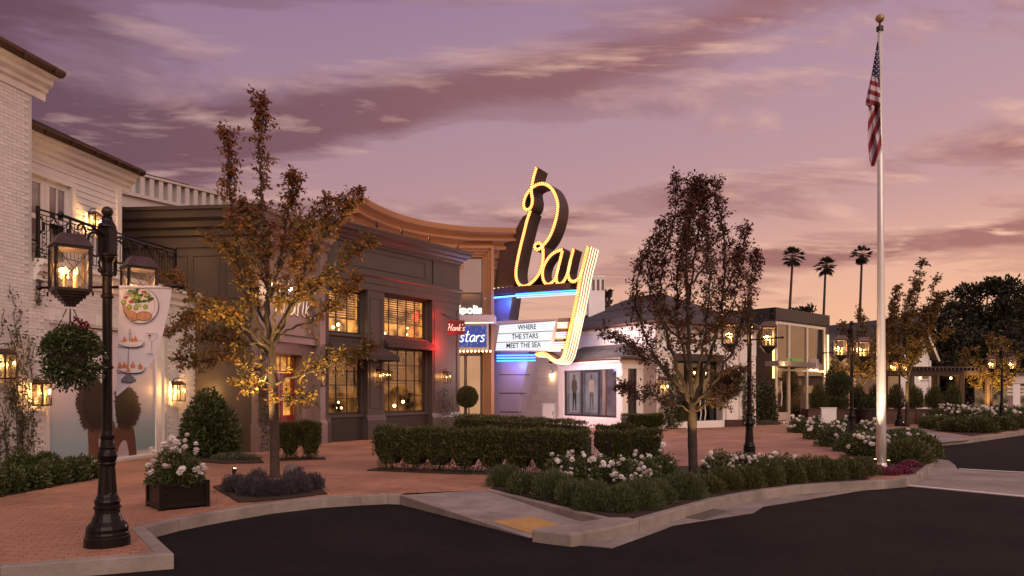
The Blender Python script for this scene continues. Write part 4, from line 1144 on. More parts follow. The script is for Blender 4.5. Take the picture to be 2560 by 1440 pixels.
    p = SP(1290, 912); lamp_light(t, FS.p(p[0], .35, p[1]), 110, (.06, .14, 1), .25)
    p = SP(1400, 900); lamp_light(t, FS.p(p[0], 1.2, p[1] - .3), 640, (1, .74, .74), .4); lamp_light(t, FS.p(p[0] + 1.6, -.4, p[1] + 1.6), 170, (1, .72, .74), .4)  # pink fill added in front of the neon to brighten the shop bay
    # warm globes on the deck
    for i in range(5):
        p = SP(1233 + i * 10.8, 722 - i * .9)
        MB().sphere(FS.p(p[0], -.1, p[1]), .055, 6, 4).build('globe_bulb', E('globe', (1, .66, .28), 9), t)
cinema_sign()
def side_board():
    F = Frame((-2.7, 36.3), (1, -.05))
    c = F.p(F.t_at(1182), 0, 0)
    t = thing('led_board', 'blue starry screen board under the cinema canopy', 'screen', (c.x, c.y, 3.9))
    x0, x1 = F.t_at(1120), F.t_at(1219)
    MB().fbox(F, x0 - .4, F.t_at(1236), -1.4, .0, F.z_at(1190, 805), F.z_at(1190, 787)).build('canopy', M('canopy_lavender', (.42, .36, .44), .45, .06, 1, .05, 20), t)
    MB().fbox(F, x0, x1, -.5, -.05, F.z_at(1180, 874), F.z_at(1180, 808)).build('board_case', M('board_metal', (.33, .27, .22), .45, .08, 2, .05, 20), t)
    m, nt = _new('starry_screen'); N = nt.nodes.new; L = nt.links.new
    o = N('ShaderNodeOutputMaterial'); e = N('ShaderNodeEmission'); tc2 = N('ShaderNodeTexCoord'); v = N('ShaderNodeTexVoronoi'); v.inputs['Scale'].default_value = 9
    L(tc2.outputs['Object'], v.inputs['Vector']); r = N('ShaderNodeValToRGB'); r.color_ramp.elements[0].position = .12; r.color_ramp.elements[0].color = (.62, .66, .95, 1); r.color_ramp.elements[1].position = .24; r.color_ramp.elements[1].color = (.075, .085, .33, 1)
    L(v.outputs['Distance'], r.inputs[0]); L(r.outputs[0], e.inputs[0]); e.inputs[1].default_value = 1.0; L(e.outputs[0], o.inputs[0])
    sc = MB().fbox(F, x0 + .03, x1 - .06, -.05, -.02, F.z_at(1180, 868), F.z_at(1180, 814)).build('screen', m, t)
    s, w = script_text('the stars', F, 0, 0, 0, .62, .028)
    z = F.z_at(1180, 854); tx = F.t_at(1213) - w - .03
    for i, q in enumerate(s.v): s.v[i] = (q[0] + F.u.x * tx + F.n.x * .0, q[1] + F.u.y * tx + F.n.y * .0, q[2] + z)
    s.build('screen_lettering', E('screen_white', (1, 1, 1), 1.5), sc)
    for i in range(9):
        px = 1150 + i * 9.5; MB().sphere(F.p(F.t_at(px), .02, F.z_at(px, 878)), .05, 6, 4).build('globe_bulb', E('globe', (1, .66, .28), 9), t)
    MB().tube([F.p(x0, .05, F.z_at(1180, 808)), F.p(x1 + .3, .05, F.z_at(1180, 807))], .025, 6).build('neon_tube', E('cream_neon', (1.0, .80, .52), 2.3), t)
    lamp_light(t, F.p((x0 + x1) / 2, .6, 2.9), 60, (1, .55, .28), .2)
side_board()
# ------------------------------------------------------------------ white shop with the bay window
FV = Frame((2.0, 42.3), (.528, -.849)); FW = Frame((6.76, 34.7), (.849, .528))
LV, LW = 8.97, 6.9
def shop():
    t = thing('shop_building', 'white stone shop with slate hip roof and projecting bay window', 'building', (6, 36, 0))
    ms = M('cream_stone', (.80, .73, .68), .65, .08, 2, .15, 30, island=.06)
    mj = M('stone_joint', (.52, .45, .40), .8, .08, 3, .1, 30)
    # main walls
    wall_mb(FV, -3.2, LV, 0, 5.0).build('wall', mj, t)
    a, b = FW.t_at(1690), FW.t_at(1806)
    wa = wall_mb(FW, 0, LW, 0, 5.0, [(a, b, 0, FW.z_at(1740, 882))], 0, .5); wa.quad(FW.p(LW, 0, 0), FW.p(LW, -8, 0), FW.p(LW, -8, 5), FW.p(LW, 0, 5)); w1 = wa.build('wall', mj, t)
    bw, bh = .86, .44
    def blocks(F, t0, t1, z0, z1, skip=None):
        j = 0; z = z0
        while z < z1 - .1:
            x = t0 - (bw / 2 if j % 2 else 0)
            while x < t1:
                p, q = max(x, t0), min(x + bw - .012, t1)
                if q - p > .05 and not (skip and skip(p, q, z)): MB().fbox(F, p, q, .0, .02, z, min(z + bh - .012, z1)).build('stone_block', ms, w1)
                x += bw
            z += bh; j += 1
    B0, B1 = FV.t_at(1396, 1.3), FV.t_at(1556, 1.3)
    blocks(FV, -3.1, B0 - .1, .35, 3.7); blocks(FW, .02, a - .05, .35, 3.6)
    blocks(FW, b + .05, LW, .35, 3.6)
    for F, L in ((FV, LV), (FW, LW)):
        MB().fbox(F, 0 if F is FW else -3.1, L - (.02 if F is FV else 0), 0, .06, .0, .34).build('plinth', ms, t)
        fr = MB(); molding(fr, F, 0 if F is FW else -3.2, L, [(0, 4.42), (.04, 4.42), (.05, 4.72), (.12, 4.76), (.16, 4.9), (.3, 4.94), (.3, 5.0), (0, 5.02)], 1 if F is FW else 0, 1 if F is FV else 0); fr.build('cornice', m_white, t)
    MB().fbox(FW, 0, LW, 0, .05, 3.6, 4.42).build('frieze', m_white, t)
    MB().fbox(FV, -3.2, LV, 0, .05, 3.7, 4.42).build('frieze', m_white, t)
    # roof
    ov = .5; e = 5.02; rz = 6.95
    def Q(v, w, z): return Vector((6.76, 34.7, 0)) + Vector((-.528, .849, 0)) * v + Vector((.849, .528, 0)) * w + Vector((0, 0, z))
    c0, c1_, c2, c3 = Q(-ov, -ov, e), Q(LV + ov, -ov, e), Q(LV + ov, LW + ov, e), Q(-ov, LW + ov, e)
    r0, r1 = Q(3.2, LW / 2, rz), Q(LV - 3.0, LW / 2, rz)
    rf = MB(); courses(rf, c1_, c0, r0, r1, 20, .035); courses(rf, c0, c3, r0 + Vector((0, 0, .002)), r0, 20, .035)
    rf.add([c2, c3, r0, r1], [(0, 1, 2, 3)]); rf.add([c1_, c2, r1], [(0, 1, 2)])
    roof = rf.build('roof', m_slate, t)
    gt = MB()
    for F, L in ((FV, LV), (FW, LW)): molding(gt, F, -.0, L, [(.3, 4.93), (.5, 4.93), (.56, 4.98), (.56, 5.05), (.3, 5.05)], 1 if F is FW else 0, 1 if F is FV else 0)
    gt.build('gutter', m_copper, t)
    rc = MB(); n = 26
    for i in range(n): rc.sphere(r0.lerp(r1, i / n) + Vector((0, 0, .03)), .07, 6, 4, .7)
    rc.build('ridge_cap', m_slate, roof)
    ch = AT(1492, 735, 41.5); x, y = ch.x, ch.y
    cm = MB().box(x - .5, x + .4, y - .4, y + .4, 5.0, 8.1); cm.box(x - .54, x + .44, y - .44, y + .44, 8.1, 8.22); chm = cm.build('chimney', m_white, roof)
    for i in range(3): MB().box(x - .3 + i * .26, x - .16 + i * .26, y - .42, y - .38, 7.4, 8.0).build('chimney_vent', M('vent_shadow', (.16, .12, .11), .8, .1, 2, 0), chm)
    # bay window
    pr = 1.3
    zb, zt = FV.z_at(1480, 1042, pr), FV.z_at(1480, 916, pr)
    w0, w1_ = FV.t_at(1409, pr), FV.t_at(1541, pr)
    bay = MB()
    for q in (wall_mb(FV, B0, B1, 0, 3.3, [(w0, w1_, zb, zt)], pr, .15),): bay.v += q.v; bay.f += q.f
    bay.quad(FV.p(B0, 0, 0), FV.p(B0, pr, 0), FV.p(B0, pr, 3.3), FV.p(B0, 0, 3.3))
    bay.build('bay_wall', ms, t)
    FR = Frame(FV.p(B1, pr, 0), FW.u)
    s0, s1 = FR.t_at(1570), FR.t_at(1592)
    wall_mb(FR, 0, pr, 0, 3.3, [(s0, s1, FR.z_at(1580, 1040), FR.z_at(1580, 918))], 0, .12).build('bay_wall', ms, t)
    window(t, FR, s0, s1, FR.z_at(1580, 1040), FR.z_at(1580, 918), -.1, 1, 1, m_graydk, m_glassd, .06)
    MB().fbox(FV, B0 - .03, B1 + .03, pr, pr + .05, 0, .45).build('bay_plinth', ms, t)
    cb = MB(); molding(cb, FV, B0, B1, [(pr, 2.86), (pr + .04, 2.86), (pr + .05, 3.1), (pr + .14, 3.16), (pr + .18, 3.3), (pr, 3.31)], 0, 0); cb.build('bay_cornice', m_white, t)
    cb = MB(); molding(cb, FR, 0, pr, [(0, 2.86), (.04, 2.86), (.05, 3.1), (.14, 3.16), (.18, 3.3), (0, 3.31)], 1, 0); cb.build('bay_cornice', m_white, t)
    br = MB(); ev = 3.32; pk = 4.15
    e0, e1 = FV.p(B0 - .3, pr + .35, ev), FV.p(B1 + .35, pr + .35, ev); g0, g1 = FV.p(B0 + .5, 0, pk), FV.p(B1 - .9, 0, pk); e2 = FV.p(B1 + .35, 0, ev); e3 = FV.p(B0 - .3, 0, ev)
    courses(br, e0, e1, g1, g0, 9, .03); courses(br, e1, e2, g1 + Vector((0, 0, .002)), g1, 9, .03); courses(br, e3, e0, g0 + Vector((0, 0, .002)), g0, 9, .03)
    brf = br.build('bay_roof', m_slate, t)
    g2 = MB(); molding(g2, FV, B0 - .3, B1 + .35, [(pr + .2, 3.26), (pr + .36, 3.26), (pr + .40, 3.3), (pr + .40, 3.37), (pr + .2, 3.37)]); g2.build('gutter', m_copper, brf)
    g2 = MB(); molding(g2, FR, -.35, pr, [(.15, 3.26), (.36, 3.26), (.40, 3.3), (.40, 3.372), (.15, 3.372)]); g2.build('gutter', m_copper, brf)
    window(t, FV, w0, w1_, zb, zt, pr - .12, 3, 1, m_graydk, m_glass, .1, .12)
    room = lit_room('shop_room', (.10, .075, .11), (.34, .25, .33), .85, .8)
    interior(t, FV, w0 - .2, w1_ + .05, zb - .1, zt + .1, pr - .16, 1.0, room)
    # display pictures inside: flat prints of standing models
    def display(pa, pb, col, hair, legs):
        p0, p1 = FV.t_at(pa, .85), FV.t_at(pb, .85)
        z0, z1 = FV.z_at(pa, 1030, .85), FV.z_at(pa, 932, .85)
        d = MB().fbox(FV, p0, p1, .82, .85, z0, z1).build('display_print', lit_room('glowing_print_' + str(pa), (.34, .29, .36), (.52, .46, .52), .75, 1.2), t)  # print glows by itself, the window lighting is put into its material
        c = (p0 + p1) / 2; H = z1 - z0
        def fig(nm, pts, mat, k):
            q = [FV.p(c + x * H, .853 + k * .003, z0 + y * H) for x, y in pts]; MB().ngon(q).build(nm, mat, d)
        fig('printed_legs', [(-.07, .04), (-.03, .04), (0, .42), (.05, .04), (.09, .04), (.08, .55), (-.07, .55)], legs, 1)
        fig('printed_torso', [(-.08, .5), (.09, .5), (.12, .62), (.11, .78), (.05, .82), (-.04, .82), (-.10, .78), (-.12, .62)], col, 2)
        fig('printed_head', [(-.03, .82), (.03, .82), (.045, .88), (.03, .95), (-.03, .95), (-.045, .88)], M('print_skin', (.135, .062, .042), .45, .15, 4, 0), 3)
        fig('printed_hair', [(-.055, .80), (-.04, .93), (0, .97), (.04, .93), (.055, .80), (.03, .92), (-.03, .92)], hair, 4)
    dk = M('print_dark', (.035, .028, .03), .5, .2, 6, 0); gy = M('print_grey', (.16, .14, .15), .5, .2, 6, 0); wh = M('print_white', (.5, .45, .45), .5, .1, 6, 0); br_ = M('print_brown', (.16, .08, .04), .5, .2, 6, 0)
    display(1424, 1448, dk, dk, dk); display(1464, 1494, wh, br_, gy)
    p0 = FV.t_at(1500, .9); MB().fbox(FV, p0, p0 + .3, .7, .75, zb, zt).build('curtain', M('sheer_curtain', (.45, .36, .34), .8, .05, 2, 0), t)
    # entrance doors on the side
    zd = FW.z_at(1740, 882); o = -.45
    interior(t, FW, a, b, 0, zd, -.5, .9, lit_room('dark_shop', (.012, .010, .012), (.075, .06, .07), .8, 1.4))
    n = 3; ww = (b - a) / n
    for i in range(n):
        x0, x1 = a + i * ww + .02, a + (i + 1) * ww - .02
        d = MB()
        for (p, q, r, s) in ((x0, x1, .0, .12), (x0, x1, zd - .5, zd - .4), (x0, x0 + .08, .12, zd - .5), (x1 - .08, x1, .12, zd - .5)): d.fbox(FW, p, q, o, o + .06, r, s)
        dr = d.build('door', m_black, t); MB().fbox(FW, x0 + .08, x1 - .08, o + .02, o + .03, .12, zd - .5).build('pane', m_glassd, dr)
        if i in (1, 2):
            hx = x0 + .14 if i == 2 else x1 - .14
            MB().tube([FW.p(hx, o + .12, .35), FW.p(hx + .05, o + .14, .7), FW.p(hx - .02, o + .14, 1.1), FW.p(hx + .03, o + .12, 1.45)], .03, 6).build('handle', m_white, dr)
    q = MB().fbox(FW, a - .06, b + .06, -.02, .03, zd - .38, zd); q.build('sign_fascia', m_graydk, t)
    x = FW.t_at(1812); MB().fbox(FW, x, x + .35, .02, .12, .34, zd).build('pilaster', ms, t)
    x = FW.t_at(1845); MB().fbox(FW, x, x + .5, .02, .14, .34, 4.4).build('pilaster', ms, t)
    return t
shop()
def shop_details():
    wall_lantern(FW, 1655, 966, .02, .36, .95, 'large cage lantern glowing on the vine-covered shop corner', 40, WARM, 3)
    q = FV.p(FV.t_at(1381), .03, FV.z_at(1381, 930))
    t = thing('down_light', 'small cylinder down light on the white stone wall', 'wall light', q)
    MB().lathe([(.09, -.12), (.09, .12), (.02, .14)], q + FV.n * .1, 10).build('shade', m_white, t)
    MB().lathe([(.075, -.125), (.075, -.12)], q + FV.n * .1, 10).build('lens', E('lens', (1, .72, .4), 14), t)
    lamp_light(t, q + FV.n * .13 - Vector((0, 0, .2)), 16, (1, .60, .30), .05)
    F = Frame(AT(1371, 1030, 40).to_2d(), (.6, -.5))
    t = thing('utility_box', 'plain white utility cabinet against the stone wall', 'cabinet', F.p(0, 0, 0))
    MB().fbox(F, -.4, .4, -.6, 0, 0, 1.05).build('body', m_white, t, bevel=.01); MB().fbox(F, -.44, .44, -.64, .04, 1.05, 1.12).build('lid', m_white, t, bevel=.01)
    MB().fbox(F, .3, .33, 0, .03, .5, .7).build('handle', m_graydk, t)
    # low window box of flowers beside the doors
    p = G(1828, 1066); F = Frame(p, (.849, .528))
    t = thing('planter_trough', 'low dark trough planter by the shop doors', 'planter', (*p, 0))
    tr = MB(); 
    for (a, b, c, d) in ((-.75, .75, .36, .4), (-.75, .75, -.4, -.36), (-.75, -.71, -.36, .36), (.71, .75, -.36, .36)): tr.fbox(F, a, b, c, d, 0, .36)
    tr.build('box', M('dark_wood', (.06, .025, .018), .5, .2, 5, .2, 30), t); MB().fbox(F, -.71, .71, -.36, .36, .02, .3).build('soil', m_soil, t)
shop_details()

# ------------------------------------------------------------------ modern glass-fronted shop
FG = Frame((16.0, 45), (.737, .676))
def glass_shop():
    t = thing('glass_shop', 'two-storey glass-fronted shop with white mullions and dark parapet', 'building', (17, 46, 0))
    L = FG.t_at(2068)
    mdk = M('bronze_panel', (.075, .052, .036), .4, .15, 2, .08, 12)
    g0, g1 = FG.t_at(1940), FG.t_at(2060)
    zt = FG.z_at(1940, 803)
    wall_mb(FG, 0, L + .2, 0, 6.9, [(g0, g1, 0, zt)], 0, .2).build('wall', mdk, t)
    FG2 = Frame(FG.p(0, 0, 0) + Vector((-.676, .737, 0)) * 6, (.676, -.737))
    for i in range(5):
        MB().fbox(FG2, i * 1.2, i * 1.2 + 1.18, -.1, 0, 0, 6.0).build('wall_panel', mdk, t)
    MB().fbox(FG2, 0, 6, -.3, .06, 6.0, 6.9).build('parapet', m_graydk, t)
    MB().fbox(FG, -.06, L + .2, -.3, .08, 6.15, 6.9).build('parapet', m_graydk, t)
    xs = [g0, FG.t_at(1972), FG.t_at(2017), g1]
    mm = M('white_mullion', (.66, .58, .50), .5, .05, 3, 0)
    for x in xs: MB().fbox(FG, x - .09, x + .09, -.08, .06, 0, zt).build('mullion', mm, t)
    zc = FG.z_at(1960, 925)
    MB().fbox(FG, g0, g1, -.07, .05, zt - .16, zt).build('mullion', mm, t); MB().fbox(FG, g0, g1, -.07, .045, zc - .06, zc + .06).build('mullion', mm, t)
    for a, b in zip(xs, xs[1:]):
        for z0, z1 in ((.0, zc - .06), (zc + .06, zt - .16)): MB().fbox(FG, a + .09, b - .09, -.03, -.02, z0, z1).build('pane', GLASS('shop_glass', (.75, .66, .55), .16), t)
    interior(t, FG, g0, g1, 0, zt, -.2, 2.5, lit_room('shop_depth', (.02, .012, .009), (.34, .20, .105), .8, .9))
    # canopy with green letters and the white sign
    cp = MB().fbox(FG, FG.t_at(1942, .8), FG.t_at(2036, .8), .05, .9, FG.z_at(1960, 915, .8), FG.z_at(1960, 903, .8)).build('canopy', M('canopy_grey', (.28, .22, .18), .5, .06, 2, 0), t)
    x0, x1 = FG.t_at(1966, .7), FG.t_at(2008, .7); zz = FG.z_at(1985, 903, .7)
    r = random.Random(4); m = E('green_letters', (.25, .62, .10), .5)
    for i in range(6):
        a = x0 + (x1 - x0) * i / 6
        lt = MB(); lt.fbox(FG, a, a + .06, .70, .74, zz, zz + .17)
        if i % 2: lt.fbox(FG, a + .06, a + .16, .70, .74, zz + .12, zz + .17); lt.fbox(FG, a + .06, a + .16, .70, .74, zz, zz + .05)
        else: lt.fbox(FG, a + .14, a + .19, .70, .74, zz, zz + .17)
        lt.build('letter', m, cp)
    MB().fbox(FG, FG.t_at(2025, .1), FG.t_at(2046, .1), .06, .12, FG.z_at(2035, 923), FG.z_at(2035, 898)).build('sign_plate', lit_room('patterned_plate', (.35, .12, .10), (.6, .45, .38), .7, 8), t)
    for px in (1933, 2069):
        x = FG.t_at(px, .1); MB().fbox(FG, x - .06, x + .06, .08, .16, FG.z_at(px, 946), FG.z_at(px, 838 if px > 2000 else 826)).build('light_strip', E('light_strip', (1, .66, .30), 2.6), t)
        lamp_light(t, FG.p(x, .8, 3.4), 160, (1, .66, .32), .3)
    # white figure sculpture / door handle
    x = FG.t_at(1953, .1); MB().tube([FG.p(x, .1, .9), FG.p(x + .05, .12, 1.5), FG.p(x - .04, .12, 2.0), FG.p(x, .1, 2.4)], .045, 6).build('handle', mm, t)
    MB().fbox(FG, g0 + .1, xs[1] - .1, -.06, .0, .02, .5).build('kick_panel', mm, t)
glass_shop()

# ------------------------------------------------------------------ far right: clapboard house, pergola, walls
def gable_house():
    e = 52.0
    ap = AT(2290, 797, e); ev = AT(2343, 897, e); 
    t = thing('gable_house', 'white clapboard gable house beyond the pergola', 'house', (ap.x, e, 0))
    F = Frame((ap.x, e), (.93, .36))
    hw = (ev.x - ap.x) / F.u.x; hz = ap.z; ez = ev.z
    m = MB().add([F.p(-hw, 0, 0), F.p(hw - .3, 0, 0), F.p(hw - .3, 0, ez + .1), F.p(0, 0, hz - .15), F.p(-hw, 0, ez)], [(0, 1, 2, 3, 4)])
    m.quad(F.p(hw - .3, 0, 0), F.p(hw - .3, -8, 0), F.p(hw - .3, -8, ez), F.p(hw - .3, 0, ez)); wl2 = m.build('wall', m_white, t)
    n = 30
    for i in range(n):
        z = .3 + i * (hz - .5) / n; w = hw - .32 if z < ez else (hw - .32) * max(0.05, (hz - z - .12) / (hz - ez))
        h = (hz - .5) / n
        MB().hexa([F.p(-w, .03, z), F.p(w, .03, z), F.p(w, 0, z), F.p(-w, 0, z), F.p(-w, .008, z + h - .01), F.p(w, .008, z + h - .01), F.p(w, 0, z + h - .01), F.p(-w, 0, z + h - .01)]).build('clapboard', m_white, wl2)
    rf = MB()
    for s in (-1, 1):
        a, b = F.p(0, .45, hz + .05), F.p(s * (hw + .1), .45, ez - .08); c, d = F.p(s * (hw + .1), -9, ez - .08), F.p(0, -9, hz + .05)
        rf.hexa([a, b, c, d, a + Vector((0, 0, .16)), b + Vector((0, 0, .16)), c + Vector((0, 0, .16)), d + Vector((0, 0, .16))])
    rf.build('roof', m_slate, t)
    ra = MB()
    for s in (-1, 1): ra.tube([F.p(0, .47, hz - .0), F.p(s * (hw + .1), .47, ez - .14)], .09, 4)
    ra.build('rake_board', m_white, t)
    x = hw - .75; wi = window(t, F, x - .45, x + .35, ez - 1.5, ez - .55, .04, 1, 1, m_white, m_glassd, .08)
    MB().fbox(F, hw - .42, hw - .28, .0, .12, 0, ez - .1).build('corner_post', m_white, t)
    # lower lit wing to the left
    F2 = Frame((18.8, 55), (1, -.05)); L = 6.6
    m = wall_mb(F2, 0, L, 0, 4.4, [(.6, 1.5, .2, 2.6), (2.2, 3.1, .2, 2.6), (3.8, 4.7, .2, 2.6), (5.3, 6.1, .2, 2.6)], 0, .2); m.build('wing_wall', M('warm_render', (.60, .45, .32), .7, .08, 2, .1, 20), t)
    rm = lit_room('amber_room', (.16, .055, .012), (1.0, .50, .14), 1.25, 2.2)
    for i in range(4):
        a = .6 + i * 1.6 - (.1 if i == 3 else 0)
        window(t, F2, a, a + (.9 if i < 3 else .8), .2, 2.6, -.15, 2, 3, m_graydk, m_glass, .06, .03, panes=False)
        MB().fbox(F2, a, a + .9, -.6, -.5, .2, 2.6).build('interior', rm, t)
    r2 = MB(); courses(r2, F2.p(-.3, .4, 4.4), F2.p(L + .2, .4, 4.4), F2.p(L - .5, -3, 6.3), F2.p(.4, -3, 6.3), 10, .05); r2.build('roof', m_slate, t)
    lamp_light(t, F2.p(3, 1.5, 2.2), 300, (1, .55, .2), .4)
gable_house()
def pergola():
    d = 44.0
    F = Frame((23.6, d), (1, .10)); L = 5.2
    t = thing('pergola', 'brown timber pergola behind the bamboo planting', 'pergola', (24, d, 0))
    mwd = M('pergola_wood', (.075, .045, .032), .7, .2, 4, .2, 25)
    for i in range(4):
        for o in (0, -2.6):
            x = .2 + i * 1.6; MB().fbox(F, x - .09, x + .09, o - .09, o + .09, 0, 2.75).build('post', mwd, t)
    for o in (.0, -2.6): MB().fbox(F, -.5, L + .5, o - .07, o + .07, 2.75, 3.02).build('beam', mwd, t)
    for i in range(24):
        x = -.4 + i * .25; MB().fbox(F, x - .035, x + .035, -3.0, .45, 3.02, 3.2).build('rafter', mwd, t)
    for i in range(5): MB().fbox(F, -.5, L + .5, -.0 - i * .6, .06 - i * .6, 3.2, 3.27).build('batten', mwd, t)
    for q in (F.p(1.4, -1, 2.6), F.p(3.4, -1, 2.6)): MB().sphere(q, .08, 6, 4).build('pendant_bulb', E('globe', (1, .66, .28), 9), t)
    lamp_light(t, F.p(2.2, -.8, 2.4), 35, WARM, .1)
pergola()
def screen_wall():
    F = Frame((20.6, 40.2), (1, .05))
    t = thing('planter_wall', 'long rust-brown steel planter wall holding tall grasses', 'planter wall', F.p(2, 0, 0))
    mr = M('rusted_steel', (.085, .042, .028), .7, .3, 3, .2, 20)
    for i in range(3): MB().fbox(F, -4.6 + i * 3.0, -4.6 + i * 3.0 + 2.96, -.9, 0, 0, .75).build('steel_panel', mr, t)
    MB().fbox(F, -4.6, 4.36, -.9, .04, .75, .80).build('rim', mr, t)
    MB().fbox(F, -4.5, 4.3, -.85, -.05, .80, .82).build('soil', m_soil, t)
    return F
FPW = screen_wall()
def far_porch():
    a = AT(2535, 940, 52); F = Frame((a.x, 52), (1, 0))
    t = thing('porch', 'white porch with square columns at the far right edge', 'porch', (a.x, 52, 0))
    MB().fbox(F, -1.3, 6, -3, .1, 2.35, 2.95).build('fascia', M('porch_white', (.6, .53, .46), .6, .06, 2, .05, 20), t)
    MB().fbox(F, -1.4, 6, -3.1, .25, 2.95, 3.1).build('roof', m_slate, t)
    for x in (.15, 3.2): MB().fbox(F, x - .25, x + .25, -.45, .05, 0, 2.35).build('column', m_white, t)
    MB().fbox(F, -.9, 5, -3, -2.8, 0, 2.35).build('back_wall', lit_room('porch_wall_glow', (.05, .03, .02), (.35, .2, .1), .8, 1.5), t)  # wall is no lamp; warm porch light is put into its material
    for z in (1.5, 1.75, 2.0): MB().fbox(F, -.5, .9, .0, .04, z, z + .16).build('slat', M('porch_white', (.6, .53, .46), .6, .06, 2, .05, 20), t)
far_porch()
def far_house():
    c = AT(2392, 835, 85); t = thing('far_house', 'grey house roof showing between the dark trees', 'house', (c.x, 85, 0))
    x, y = c.x, 85
    MB().box(x - 1.6, x + 2.6, y, y + 5, 0, 7.8).build('wall', M('far_wall', (.34, .30, .30), .7, .1, 1, .1, 10), t)
    r = MB(); courses(r, (x - 2.2, y - .5, 7.7), (x + 3.2, y - .5, 7.7), (x + 1.4, y + 2.5, 9.6), (x - .6, y + 2.5, 9.6), 9, .05); r.build('roof', M('far_roof', (.30, .27, .28), .8, .1, 2, .2, 10), t)
    MB().box(x - .6, x + .5, y - .05, y, 6.4, 7.3).build('window', m_glassd, t)
far_house()
def cabinet_box():
    c = AT(2073, 1035, 33); t = thing('notice_box', 'small white box sign standing behind the roses', 'sign', (c.x, 33, 0))
    MB().box(c.x - .33, c.x + .33, 33, 33.12, .35, 1.02).build('panel', m_white, t, bevel=.02)
    for s in (-.25, .25): MB().box(c.x + s - .025, c.x + s + .025, 33.03, 33.09, 0, .36).build('leg', m_graydk, t)
    MB().box(c.x - .35, c.x + .35, 32.99, 33.13, 1.02, 1.06).build('cap', m_white, t)
cabinet_box()
# ------------------------------------------------------------------ street lamps
LAMP_PROF = [(.236, 0), (.236, .10), (.222, .115), (.222, .14), (.215, .16), (.218, .20), (.205, .235), (.165, .28), (.145, .33), (.13, .37), (.128, .41), (.142, .425), (.142, .445), (.125, .46), (.128, .48), (.136, .50), (.128, .525), (.115, .54), (.112, .56), (.10, .58),
             (.098, .6), (.088, .75), (.078, .90), (.088, .915), (.09, .93), (.082, .945), (.098, .98), (.105, 1.02), (.098, 1.06), (.082, 1.09), (.088, 1.11), (.074, 1.13), (.068, 1.2), (.076, 1.215), (.078, 1.24), (.060, 1.26), (.055, 1.3), (.052, 2.0), (.064, 2.01), (.064, 2.03), (.051, 2.04), (.050, 2.80), (.066, 2.81), (.066, 2.84), (.052, 2.85), (.052, 3.05), (.066, 3.06), (.066, 3.09), (.055, 3.10), (.055, 3.2), (.085, 3.26), (.085, 3.30)]
def lantern_mb(root, cy, on, name='lantern'):
    """square lantern hung at distance cy along the arm axis; local z as on the post"""
    def rot(x, y): 
        c = math.cos(R(45)); return (c * (x - y), c * (x + y) + cy)
    def prism(w0, z0, w1, z1, mb):
        mb.hexa([(*rot(-w0, -w0), z0), (*rot(w0, -w0), z0), (*rot(w0, w0), z0), (*rot(-w0, w0), z0), (*rot(-w1, -w1), z1), (*rot(w1, -w1), z1), (*rot(w1, w1), z1), (*rot(-w1, w1), z1)]); return mb
    s = .155
    f = MB()
    for x in (-s, s):
        for y in (-s, s):
            p = rot(x, y); e = .014; f.box(p[0] - e, p[0] + e, p[1] - e, p[1] + e, 2.80, 3.24)
    prism(s + .015, 2.785, s + .015, 2.815, f); prism(s + .015, 3.225, s + .015, 3.255, f)
    for k, (w, z) in enumerate(((.15, 2.785), (.125, 2.755), (.10, 2.725), (.075, 2.695), (.05, 2.665))): prism(w - .004, z - .030, w, z, f)
    for (x, y) in ((-s, -s), (s, -s), (s, s), (-s, s)):
        p = rot(x * 1.12, y * 1.12); f.lathe([(.004, 2.74), (.012, 2.76), (.008, 2.79)], (p[0], p[1], 0), 6)
    o = f.build(name, m_bronze, root, world=False)
    prism(s + .03, 3.255, s * .66, 3.385, MB()).build('lantern_roof', M('lantern_copper', (.085, .050, .045), .42, .3, 6, .15, 15, metal=.6), o, world=False)
    g = GLASS('lantern_glass', (.96, .92, .84), .10)
    cs = [rot(-s, -s), rot(s, -s), rot(s, s), rot(-s, s)]
    wires = MB()
    for i in range(4):
        a, b = cs[i], cs[(i + 1) % 4]
        MB().quad((*a, 2.815), (*b, 2.815), (*b, 3.225), (*a, 3.225)).build('glass_pane', g, o, world=False)
        wires.tube([(*a, 2.82), (*b, 3.22)], .0035, 4); wires.tube([(*b, 2.82), (*a, 3.22)], .0035, 4)
    wires.build('cross_wires', m_bronze, o, world=False)
    for i, (x, y) in enumerate(((-.05, -.05), (.05, -.05), (.05, .05), (-.05, .05))):
        p = rot(x, y); MB().lathe([(.014, 2.815), (.014, 2.965)], (p[0], p[1], 0), 6).build('candle', m_candle, o, world=False)
        if on: MB().lathe([(.003, 2.965), (.016, 2.985), (.011, 3.015), (.002, 3.045)], (p[0], p[1], 0), 6).build('flame', m_flame, o, world=False)
    if on: lamp_light(o, (0, cy, 3.02), on, WARM, .07, world=False)
    return o
